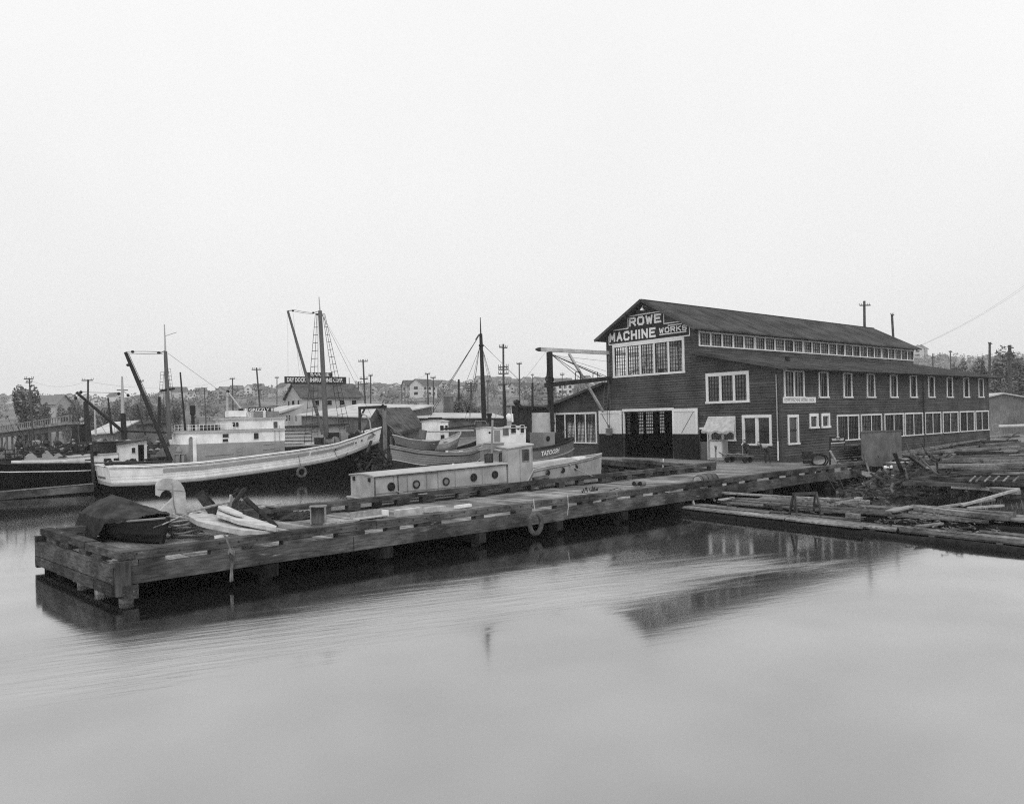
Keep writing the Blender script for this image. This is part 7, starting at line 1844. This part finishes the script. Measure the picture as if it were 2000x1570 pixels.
def slab_shed(name, label, q, back_len, z0, front_px, roof, wall, drop=0.0, rise=.6, slats=False):
    """q: two ground points; front_px: eave z at both ends"""
    a, c = q; t = thing(name, label, 'shed', tuple(a)); za, zc = front_px
    u = Vector((c.x - a.x, c.y - a.y, 0)).normalized(); bk_ = Vector((-u.y, u.x, 0)) * back_len
    pr = [Vector((a.x, a.y, 0)), Vector((c.x, c.y, 0))]
    b = B(); b.hexa([tuple(pr[0] + UP * z0), tuple(pr[1] + UP * z0), tuple(pr[1] + bk_ + UP * z0), tuple(pr[0] + bk_ + UP * z0), tuple(pr[0] + UP * za), tuple(pr[1] + UP * zc), tuple(pr[1] + bk_ + UP * (zc + rise)), tuple(pr[0] + bk_ + UP * (za + rise))]); b.build('wall', wall, t)
    o = bk_.normalized() * -.35; e = u * .3
    B().hexa([tuple(pr[0] + o - e + UP * (za + .01)), tuple(pr[1] + o + e + UP * (zc + .01)), tuple(pr[1] + bk_ + e + UP * (zc + rise + .01)), tuple(pr[0] + bk_ - e + UP * (za + rise + .01)), tuple(pr[0] + o - e + UP * (za + .12)), tuple(pr[1] + o + e + UP * (zc + .12)), tuple(pr[1] + bk_ + e + UP * (zc + rise + .12)), tuple(pr[0] + bk_ - e + UP * (za + rise + .12))]).build('roof', roof, t)
    if slats:
        b = B(); n_ = int((za - z0) / .28)
        for i in range(n_): z = z0 + .1 + i * .28; b.beam(pr[0] + o.normalized() * .02 + UP * z, pr[1] + o.normalized() * .02 + UP * z, .03, .05)
        b.build('board_joints', 'shed_dark', t, kind='stuff')
    return t
slab_shed('long_shed', 'long low shed with a wide pale roof behind the packer foremast', (Dp(590, 868, 72), Dp(735, 868, 68)), 9, .2, (Dp(590, 812, 72).z, Dp(735, 817, 68).z), 'pale_roof', 'shed_wood', rise=1.1)
slab_shed('clapboard_shed', 'low clapboard shed just behind the packer foredeck', (Dp(555, 875, 64), Dp(610, 875, 63)), 5, .2, (Dp(557, 835, 64).z, Dp(610, 834, 63).z), 'shed_dark', 'shed_pale', rise=.1, slats=True)
slab_shed('wharf_shed', 'long shed with a pale roof edge behind the dark masted boat', (Dp(815, 868, 72), Dp(985, 868, 74)), 7, .2, (Dp(815, 817, 72).z, Dp(985, 817.5, 74).z), 'pale_roof', 'brickish', rise=.5)
slab_shed('net_loft', 'plain grey loft showing above the white packer deck rail', (Dp(205, 860, 78), Dp(330, 858, 84)), 6, .2, (Dp(205, 836, 78).z, Dp(330, 826, 84).z), 'shed_dark', 'shed_wood', rise=.1)
slab_shed('white_roofed_hut', 'hut with a bright tilted roof right of the square stack', (Dp(176, 862, 66), Dp(222, 862, 66)), 4, .2, (Dp(176, 850, 66).z, Dp(222, 846, 66).z), 'pale_roof', 'shed_wood', rise=1.0)
slab_shed('flat_warehouse', 'flat pale warehouse beyond the shipyard at the left of the loft', (Dp(470, 845, 150), Dp(545, 845, 150)), 12, .2, (Dp(470, 795, 150).z, Dp(545, 792, 150).z), 'pale_roof', 'shed_pale', rise=.3)
# dark open-fronted shed with the mossy plank roof
RS = thing('mossy_roofed_shed', 'old dark shed with a steep mossy plank roof between packer and cruiser', 'shed', tuple(Dp(770, 900, 58)))
g0, g1 = Dp(708, 845, 55.5), Dp(771, 851, 54.2)          # eave corners of the gable end
pk = Dp(735, 801, 58.0); rk = Dp(801, 799, 61.5); ev = Dp(829, 836, 58.5); lv_ = Dp(772, 838, 62)
b = B(); b.hexa([tuple(g1), tuple(ev), tuple(rk), tuple(pk), tuple(g1 + UP * .12), tuple(ev + UP * .12), tuple(rk + UP * .12), tuple(pk + UP * .12)]); b.build('roof', 'old_roof', RS)
b = B(); b.hexa([tuple(g0), tuple(pk), tuple(rk), tuple(lv_), tuple(g0 + UP * .12), tuple(pk + UP * .12), tuple(rk + UP * .12), tuple(lv_ + UP * .12)]); b.build('roof', 'old_roof', RS)
for i in range(15):
    f0, f1 = i / 15, (i + .93) / 15
    p_ = [g1.lerp(ev, f0), g1.lerp(ev, f1), pk.lerp(rk, f1), pk.lerp(rk, f0)]; k = .125 + rn.uniform(0, .03)
    B().hexa([tuple(q + UP * k) for q in p_] + [tuple(q + UP * (k + .03)) for q in p_]).build('roof_plank', 'old_roof', RS)
b = B(); e_ = lambda p, z: (p.x, p.y, z)
b.poly([e_(g0, .6), e_(g1, .6), e_(g1, g1.z - .02), e_(pk, pk.z - .15), e_(g0, g0.z - .02)]); b.build('gable_wall', 'shed_dark', RS)
n_ = 16
for i in range(n_):
    a, c = g1.lerp(ev, i / n_), g1.lerp(ev, (i + .92) / n_); nn_ = Vector((-(ev - g1).y, (ev - g1).x, 0)).normalized() * .35
    B().prism([e_(a + nn_, .3), e_(c + nn_, .3), e_(c + nn_, a.z - .05), e_(a + nn_, a.z - .05)], tuple(nn_ * .1)).build('wall_plank', 'shed_wood', RS)
# square tower
tb_ = thing('brick_tower', 'plain square grey tower rising behind the wharf shed', 'tower', tuple(Dp(877, 860, 84)))
a, c = Dp(868, 866, 84), Dp(886, 866, 84); zt = Dp(877, 775, 84).z
b = B().hexa([e_(a, .2), e_(c, .2), tuple(c + ef * 1.1 + UP * (.2 - c.z)), tuple(a + ef * 1.1 + UP * (.2 - a.z)), e_(a, zt), e_(c, zt), tuple(c + ef * 1.1 + UP * (zt - c.z)), tuple(a + ef * 1.1 + UP * (zt - a.z))]); b.build('shaft', 'brickish', tb_)
B().hexa([e_(a - ex * .06 - ef * .06, zt), e_(c + ex * .06 - ef * .06, zt), e_(c + ef * 1.2 + ex * .06, zt), e_(a + ef * 1.2 - ex * .06, zt), e_(a - ex * .06 - ef * .06, zt + .2), e_(c + ex * .06 - ef * .06, zt + .2), e_(c + ef * 1.2 + ex * .06, zt + .2), e_(a + ef * 1.2 - ex * .06, zt + .2)]).build('cap', 'skiff_grey', tb_)
# dark dock building and tank by the crane
slab_shed('dark_boathouse', 'low dark boathouse between the masted boat and the crane post', (Dp(1000, 870, 62), Dp(1072, 870, 60)), 6, -.3, (Dp(1000, 795, 62).z, Dp(1072, 797, 60).z), 'shed_dark', 'shed_dark', rise=.1)
wt = B(); q0 = Dp(1057, 838, 50); wt.lathe(e_(q0, .6), [(.62, 0), (.62, 2.3), (.60, 3.45)], 18); tag(wt.build('white_tank', 'roof_canvas', smooth=True), 'pale streaked round tank standing left of the crane post', 'tank')
gl = B(); gl.tube([Dp(1013, 870, 56), Dp(1010, 783, 56)], .13, 7); gl.ball(Dp(1009, 786, 56), .3, .2, .2, 8, 6, .2); gl.tube([Dp(1010, 783, 56), Dp(1024, 800, 56)], .06, 5); tag(gl.build('loading_arm', 'iron'), 'iron loading arm on a post above the dark boathouse', 'crane')
# building and pipe cart at the far right
RB, P2, L2 = gable_house('yard_office', 'low grey building with wide doors beyond the works at the right edge', 'building', Dp(1925, 850, 92), Dp(2030, 838, 84), Vector((-.5, .85, 0)), 7, .5, Dp(1940, 785, 92).z, Dp(1940, 773, 96).z, 'shed_wood', 'pale_roof', wins=[(2.2, 3.0, 2.6, 3.3), (2.2, 3.0, 1.5, 2.2)], wmat='interior')
for k in range(5): B().hexa([P2(4.6 + k * .55, -.08, .7), P2(5.12 + k * .55, -.08, .7), P2(5.12 + k * .55, -.02, .7), P2(4.6 + k * .55, -.02, .7), P2(4.6 + k * .55, -.08, 3.6), P2(5.12 + k * .55, -.08, 3.6), P2(5.12 + k * .55, -.02, 3.6), P2(4.6 + k * .55, -.02, 3.6)]).build('door_plank', 'shed_pale', RB)
pc = thing('pipe_cart', 'two wheeled cart carrying a long pale pipe beside the far end of the works', 'cart', tuple(Dp(1950, 843, 76)))
B().tube([Dp(1948, 833, 76), Dp(2030, 830, 78)], .16, 9).build('pipe', 'pale_roof', pc)
for dd in (0, 1.6): B().tube([tuple(Dp(1945, 837, 76) + ef * dd + ex * .4 * math.cos(a_) + UP * .45 * math.sin(a_)) for a_ in [k * math.pi / 8 for k in range(16)]], .05, 5, close=True).build('wheel', 'pale_board', pc)
# ---- trestle at the left
TR = thing('rail_trestle', 'pale timber trestle with a railing crossing behind the boats at the left', 'trestle', tuple(Dp(100, 860, 95)))
A0, A1 = Dp(-20, 848, 118), Dp(152, 826, 84)
B().beam(A0, A1, 2.5, .3).build('deck', 'trestle_wood', TR); B().beam(A0 - UP * .45, A1 - UP * .45, .3, .5).build('stringer', 'trestle_wood', TR)
b = B(); n_ = 44
for i in range(n_): p = A0.lerp(A1, i / (n_ - 1)); b.beam(p + UP * .1 - ef * 1.2, p + UP * .85 - ef * 1.2, .09, .09, up=ef)
b.beam(A0 + UP * .85 - ef * 1.2, A1 + UP * .85 - ef * 1.2, .12, .12); b.build('railing', 'trestle_wood', TR, kind='stuff')
for i in range(14):
    p = A0.lerp(A1, (i + .5) / 14); B().beam((p.x, p.y, -.3), (p.x, p.y, p.z - .6), .22, .22, up=ef).build('leg', 'trestle_wood', TR)
    if i % 2: q = A0.lerp(A1, (i - .5) / 14); B().beam((q.x, q.y, .3), (p.x, p.y, p.z - .8), .1, .1, up=ef).build('brace', 'trestle_wood', TR)

# ---- telegraph and power poles
def pole(px, ytop, pbx, ybot, d, r_, arms, label, mt='pole_wood', ins=False, group=None):
    a, c = Dp(pbx, ybot, d), Dp(px, ytop, d); z0_ = .4
    t = thing('utility_pole', label, 'pole', e_(a, z0_)); dirv = (c - a); a2 = a - dirv * ((a.z - z0_) / max(.1, dirv.z))
    B().tube([a2, c], [r_, r_ * .7], 7).build('post', mt, t)
    for (y_, hw, tl_) in arms:
        f_ = (ybot - y_) / (ybot - ytop); m_ = a.lerp(c, f_); w2 = hw / F * d
        B().beam(m_ - ex * w2 - UP * tl_ * w2 - ef * r_, m_ + ex * w2 + UP * tl_ * w2 - ef * r_, .10, .12).build('cross_arm', mt, t)
        b = B()
        for k in (-1, -.6, .6, 1): p = m_ + ex * w2 * k * .93 + UP * (tl_ * w2 * k + .08); b.tube([p, p + UP * .20], .035, 5)
        b.build('insulators', 'iron_grey', t, kind='stuff')
    return t
PL = [(57, 738, 61, 800, 92, .12, [(740, 9, 0), (747, 6, 0)], 'slim double armed pole above the big tree at the left edge'),
 (172, 741, 171, 830, 95, .16, [(743, 11, 0)], 'pole with one wide arm right of the trestle'),
 (274, 742, 276, 810, 110, .10, [(745, 7, 0)], 'small distant pole behind the packer derrick boom'),
 (399, 757, 401, 800, 170, .16, [(758, 6, 0), (764, 4, 0)], 'very small pole above the packer cabin roof'),
 (454, 738, 455, 800, 130, .14, [(740, 5, 0)], 'slim pole with one short arm left of the leaning pole'),
 (501, 718, 508, 800, 100, .14, [(722, 9, -.02), (753, 8, 0), (762, 8, 0)], 'leaning pole with three arms above the packer wheelhouse'),
 (541, 735, 541, 768, 150, .12, [(738, 4, 0)], 'tiny pole peeping left of the shipyard loft'),
 (709, 702, 714, 800, 96, .14, [(706, 9, 0), (740, 8, .0), (750, 8, 0)], 'tall pole with three arms right of the shipyard loft'),
 (724, 732, 724, 800, 115, .13, [(734, 4, 0)], 'slim pole just right of the tall three armed one'),
 (700, 745, 700, 790, 120, .12, [(747, 6, 0)], 'short pole at the right end of the loft roof'),
 (835, 729, 837, 815, 105, .13, [(731, 5, 0)], 'left one of two slim poles left of the slanting stay'),
 (846, 736, 847, 815, 115, .12, [(738, 5, 0)], 'right one of two slim poles left of the slanting stay'),
 (867, 748, 867, 790, 150, .1, [(750, 4, 0)], 'faint small pole left of the square tower'),
 (920, 746, 921, 830, 88, .16, [(750, 10, 0), (754, 11, .05), (758, 11, 0), (763, 9, 0)], 'pole with four crowded arms left of the dark mast'),
 (983, 672, 984, 830, 78, .14, [(679, 8, -.1), (717, 10, .06), (722, 10, 0), (730, 10, .02), (751, 10, 0)], 'tallest pole with many arms right of the dark mast'),
 (953, 742, 953, 800, 130, .12, [(744, 4, 0)], 'small pole just right of the dark mast'),
 (1014, 708, 1015, 790, 112, .13, [(711, 5, 0)], 'slim single armed pole left of the crane'),
 (1098, 728, 1098, 790, 120, .08, [(732, 4, 0)], 'small pole seen through the crane frame'),
 (1688, 588, 1688.5, 640, 86, .19, [(597, 10.5, 0)], 'pole with one arm standing behind the works roof ridge'),
 (1742, 614, 1744, 650, 92, .19, [(616, 2.6, 0)], 'bare pole top behind the right slope of the works roof'),
 (1822, 690, 1822, 720, 150, .14, [(699, 4, 0)], 'thin distant pole above the right end of the clerestory'),
 (1856, 685, 1857, 720, 150, .14, [(688, 3, 0)], 'second thin distant pole farther right of the clerestory'),
 (1933, 669, 1933, 720, 110, .22, [(672, 3, 0)], 'stout bare pole above the dark trees at the right'),
 (1972, 674, 1973, 840, 92, .26, [(680, 5, 0), (690, 8, 0), (700, 4, 0)], 'tall thick pole with iron fittings at the right edge'),
 (1040, 730, 1040, 760, 160, .1, [(733, 3, 0)], 'tiny pole on the hill right of the slim single armed one'),
 (785, 752, 785, 780, 260, .2, [(753, 3, 0)], 'left tiny pole of the cluster on the hill above the mossy shed'),
 (791, 752, 791, 780, 260, .2, [(753, 3, 0)], 'middle tiny pole of the cluster on the hill above the mossy shed'),
 (797, 753, 797, 780, 260, .2, [(754, 3, 0)], 'right tiny pole of the cluster on the hill above the mossy shed')]
for p in PL: pole(p[0], p[1], p[2], p[3], p[4], p[5], p[6], p[7])
def wire(a, c, sag, r_, label, ext=0):
    return tag(B().rope(a, c, r_, sag, 16, 4).build('power_wire', 'iron_grey'), label, 'wire')
wire(Dp(57, 742, 92), Dp(172, 743, 95), .8, .012, 'upper faint wire between the two poles at the left edge')
wire(Dp(171, 745, 95), Dp(454, 740, 130), 1.2, .012, 'long faint wire running right from the wide armed pole')
wire(Dp(709, 740, 96), Dp(983, 751, 78), .9, .012, 'long faint wire between the two tall many armed poles')
wire(Dp(715, 750, 96), Dp(835, 731, 105), .6, .012, 'faint lower wire right of the shipyard loft')
wire(Yp(1700, 713, -.6), Dp(2020, 548, 62), .6, .006, 'lower of the twin wires rising right from the works roof')
wire(Yp(1712, 708, -.6), Dp(2020, 543, 62), .6, .006, 'upper of the twin wires rising right from the works roof')
wire(Dp(1820, 698, 150), Dp(2010, 690, 96), 1.0, .014, 'faint upper wire above the trees at the right')
wire(Dp(1880, 725, 100), Dp(2010, 712, 92), .5, .014, 'faint lower wire crossing the trees at the right')


# ---- trees one can tell apart
def tree(label, px, ybase, ytop, d, wpx, seed, n=1500, lumps=9, ls=None, narrow=False, mt='leaf'):
    base = Dp(px, ybase, d); top = Dp(px, ytop, d); h = top.z - base.z; w_ = wpx / F * d
    base.z = hill_z(px, d); h = top.z - base.z
    t = thing('leafy_tree', label, 'tree', tuple(base))
    B().tube([base - UP * .3, base + UP * h * .35, base + UP * h * .7], [.028 * h, .02 * h, .006 * h], 7).build('trunk', 'bark', t)
    lb_ = B(); rq = random.Random(seed)
    for k in range(5): a_ = rq.uniform(0, 6.28); s = base + UP * h * rq.uniform(.25, .55); lb_.tube([s, s + Vector((math.cos(a_) * w_ * .3, math.sin(a_) * w_ * .3, h * .2))], [.01 * h, .004 * h], 5)
    lb_.build('limbs', 'bark', t)
    ls = ls or .022 * h; n = int(n * 1.9)
    c = base + UP * h * .54; B().leaves(c, (w_ / 2, w_ / 2, h * .48), n, ls, lumps, seed, squash=.62).build('crown', mt, t)
    return t
tree('tall dark poplar like tree at the left edge', 58, 832, 753, 105, 52, 1, 2600, 14)
tree('lower rounded tree leaning out right of the tall one at the left', 82, 832, 782, 108, 32, 2, 1500, 10)
TRS = [(128, 790, 150, 30, 'small round tree right of the pale house at the left'), (150, 778, 145, 34, 'rounded tree behind the derrick boom head'), (182, 784, 150, 36, 'spreading tree behind the square stack'), (212, 790, 150, 34, 'low tree right of the square stack'), (236, 782, 150, 38, 'broad tree behind the pale mast of the black boat'), (262, 777, 155, 36, 'bushy tree just left of the derrick tackle'), (292, 784, 155, 34, 'tree seen through the derrick tackle'), (318, 786, 160, 30, 'tree behind the after mast of the packer'), (350, 782, 165, 36, 'tree right of the after mast of the packer')]
for i, (px, yt, d, w_, lb) in enumerate(TRS): tree(lb, px, 838, yt, d, w_, 10 + i, 1100, 8)
tree('loose dark tree growing behind the dark mast near the wharf shed', 905, 850, 765, 100, 46, 40, 2200, 12)
tree('lower part of the thicket left of the dark mast', 925, 850, 785, 98, 40, 41, 1500, 9)
for i, (px, yt, d, w_, yb, lb) in enumerate(((1878, 706, 135, 34, 760, 'dark rounded tree just above the far end of the works roof'), (1905, 706, 125, 46, 780, 'tree with upright shoots beyond the far end of the works'), (1935, 700, 120, 50, 790, 'dense dark tree behind the stout bare pole'), (1968, 690, 125, 52, 790, 'tallest dark tree behind the thick pole at the right edge'), (1950, 735, 108, 70, 800, 'bushy dark slope tree above the grey building at the right'), (1912, 742, 112, 50, 800, 'small dark tree touching the far corner of the works'), (2005, 700, 120, 60, 800, 'dark tree cut by the right edge of the picture'))):
    tree(lb, px, yb, yt, d, w_, 60 + i, 1900, 10)

# ---- the hillside: woods as one mass, houses one by one
rq = random.Random(101)
b = MB()
for i in range(1900):
    px = rq.uniform(-300, 2300); d = 170 + (rq.random() ** .8) * 640
    if rq.random() < .25: d = rq.uniform(740, 810)
    p = hill_pt(px, d); h = rq.uniform(3.5, 8.5) * (1 if d > 260 else .8); w_ = h * rq.uniform(.45, .8)
    b.leaves(p + UP * h * .45, (w_, w_, h * .55), 52 if d > 350 else 90, h * .09, 5, i)
tag(b.build('hillside_woods', 'leaf_far', kind='stuff'), 'hazy mass of trees covering the hillside across the water', 'woods')
proto = None
def hill_house(px, d, sx, sy, hw, hr, rot, label, group='small houses scattered over the far hillside'):
    global proto
    p = hill_pt(px, d)
    if proto is None:
        proto = thing('hillside_house', label, 'house', (0, 0, 0), group)
        b = B(); b.quad((-1, -1, -1), (1, -1, -1), (1, -1, 1), (-1, -1, 1)); b.quad((-1, 1, -1), (1, 1, -1), (1, 1, 1), (-1, 1, 1))
        for x in (-1, 1): b.poly([(x, -1, -1), (x, 1, -1), (x, 1, 1), (x, 0, 1.8), (x, -1, 1)])
        w0 = b.build('wall', 'house_pale', proto)
        r_ = B(); r_.quad((-1.12, -1.2, .86), (1.12, -1.2, .86), (1.12, 0, 1.84), (-1.12, 0, 1.84)); r_.quad((-1.12, 1.2, .86), (1.12, 1.2, .86), (1.12, 0, 1.84), (-1.12, 0, 1.84)); r1 = r_.build('roof', 'house_roof', proto)
        w_ = B()
        for x in (-.6, 0, .6):
            for z in (-.35, .4): w_.quad((x - .14, -1.02, z - .2), (x + .14, -1.02, z - .2), (x + .14, -1.02, z + .2), (x - .14, -1.02, z + .2))
        for z in (-.3, .5): w_.quad((-1.02, -.3, z - .2), (-1.02, .3, z - .2), (-1.02, .3, z + .2), (-1.02, -.3, z + .2))
        w_.build('windows', 'interior', proto, kind='stuff')
        t = proto
    else:
        t = proto.copy(); col.objects.link(t)
        for ch in proto.children:
            c_ = ch.copy(); c_.parent = t; col.objects.link(c_)
        t['label'] = label
    t.location = p + UP * hw * .8; t.rotation_euler = (0, 0, rot); t.scale = (sx / 2, sy / 2, hw / 2)
    return t
LBL = 'small pale house among the trees of the far hillside'
for i in range(190):
    px = rq.uniform(330, 1180) if i < 160 else rq.uniform(-250, 330)
    d = rq.uniform(400, 800)
    hill_house(px, d, rq.uniform(5, 9), rq.uniform(5, 7), rq.uniform(3.0, 5.5), 2, rq.uniform(0, 3.14), LBL)
for (px, d, sx, sy, hw, rot, lb) in ((90, 190, 9, 7, 5, -.7, 'pale two storey house right of the tall tree at the left'), (811, 360, 10, 8, 6, -.3, 'largest pale many windowed house on the slope above the mossy shed'), (828, 340, 9, 8, 6, .2, 'pale boarding house directly behind the two slim poles'), (1070, 300, 8, 7, 4, .1, 'bright house seen through the crane frame'), (1022, 340, 10, 7, 4, -.3, 'bright roofed house left of the crane'), (1100, 300, 7, 6, 5, -.4, 'grey gabled house behind the crane cables')):
    o = hill_house(px, d, sx, sy, hw, 2, rot, lb); o['group'] = 'larger houses on the near slope'
IN = thing('hilltop_institution', 'long hazy institution building with chimneys on the hill at the right', 'building', tuple(hill_pt(1840, 640)))
pz = hill_pt(1840, 640)
for (pa_, pb2, yt, nm) in ((1808, 1885, 701, 'main_block'), (1812, 1819, 694, 'chimney'), (1850, 1870, 696, 'raised_roof'), (1880, 1886, 697, 'chimney')):
    a, c = Dp(pa_, 740, 640), Dp(pb2, 740, 640); z0_ = min(pz.z - 4, Dp(pa_, 735, 640).z); zt_ = Dp(pa_, yt, 640).z
    B().hexa([e_(a, z0_), e_(c, z0_), e_(c + ef * 14, z0_), e_(a + ef * 14, z0_), e_(a, zt_), e_(c, zt_), e_(c + ef * 14, zt_), e_(a + ef * 14, zt_)]).build(nm, 'shed_pale', IN)
for px in (1795, 1802): hill_house(px, 620, 9, 9, 8, 2, .4, 'hazy pointed house left of the hilltop institution, %s' % ('the outer one' if px == 1795 else 'the inner one'))['group'] = 'pointed houses on the right hill'


# ---- air
hz = MB().box(-1350, 1350, -1350, 1350, -3, 85)
hm = bpy.data.materials.new('haze'); hm.use_nodes = True; t_ = hm.node_tree; t_.nodes.clear()
o_ = N(t_, 'ShaderNodeOutputMaterial'); pv = N(t_, 'ShaderNodeVolumePrincipled'); pv.inputs['Color'].default_value = (.97, .97, .97, 1); pv.inputs['Density'].default_value = .00042; pv.inputs['Anisotropy'].default_value = .2
t_.links.new(pv.outputs[0], o_.inputs['Volume'])
ho = hz.build('haze', hm); ho['kind'] = 'stuff'; ho['label'] = 'thin pale haze over the harbour and hills'; ho['category'] = 'haze'
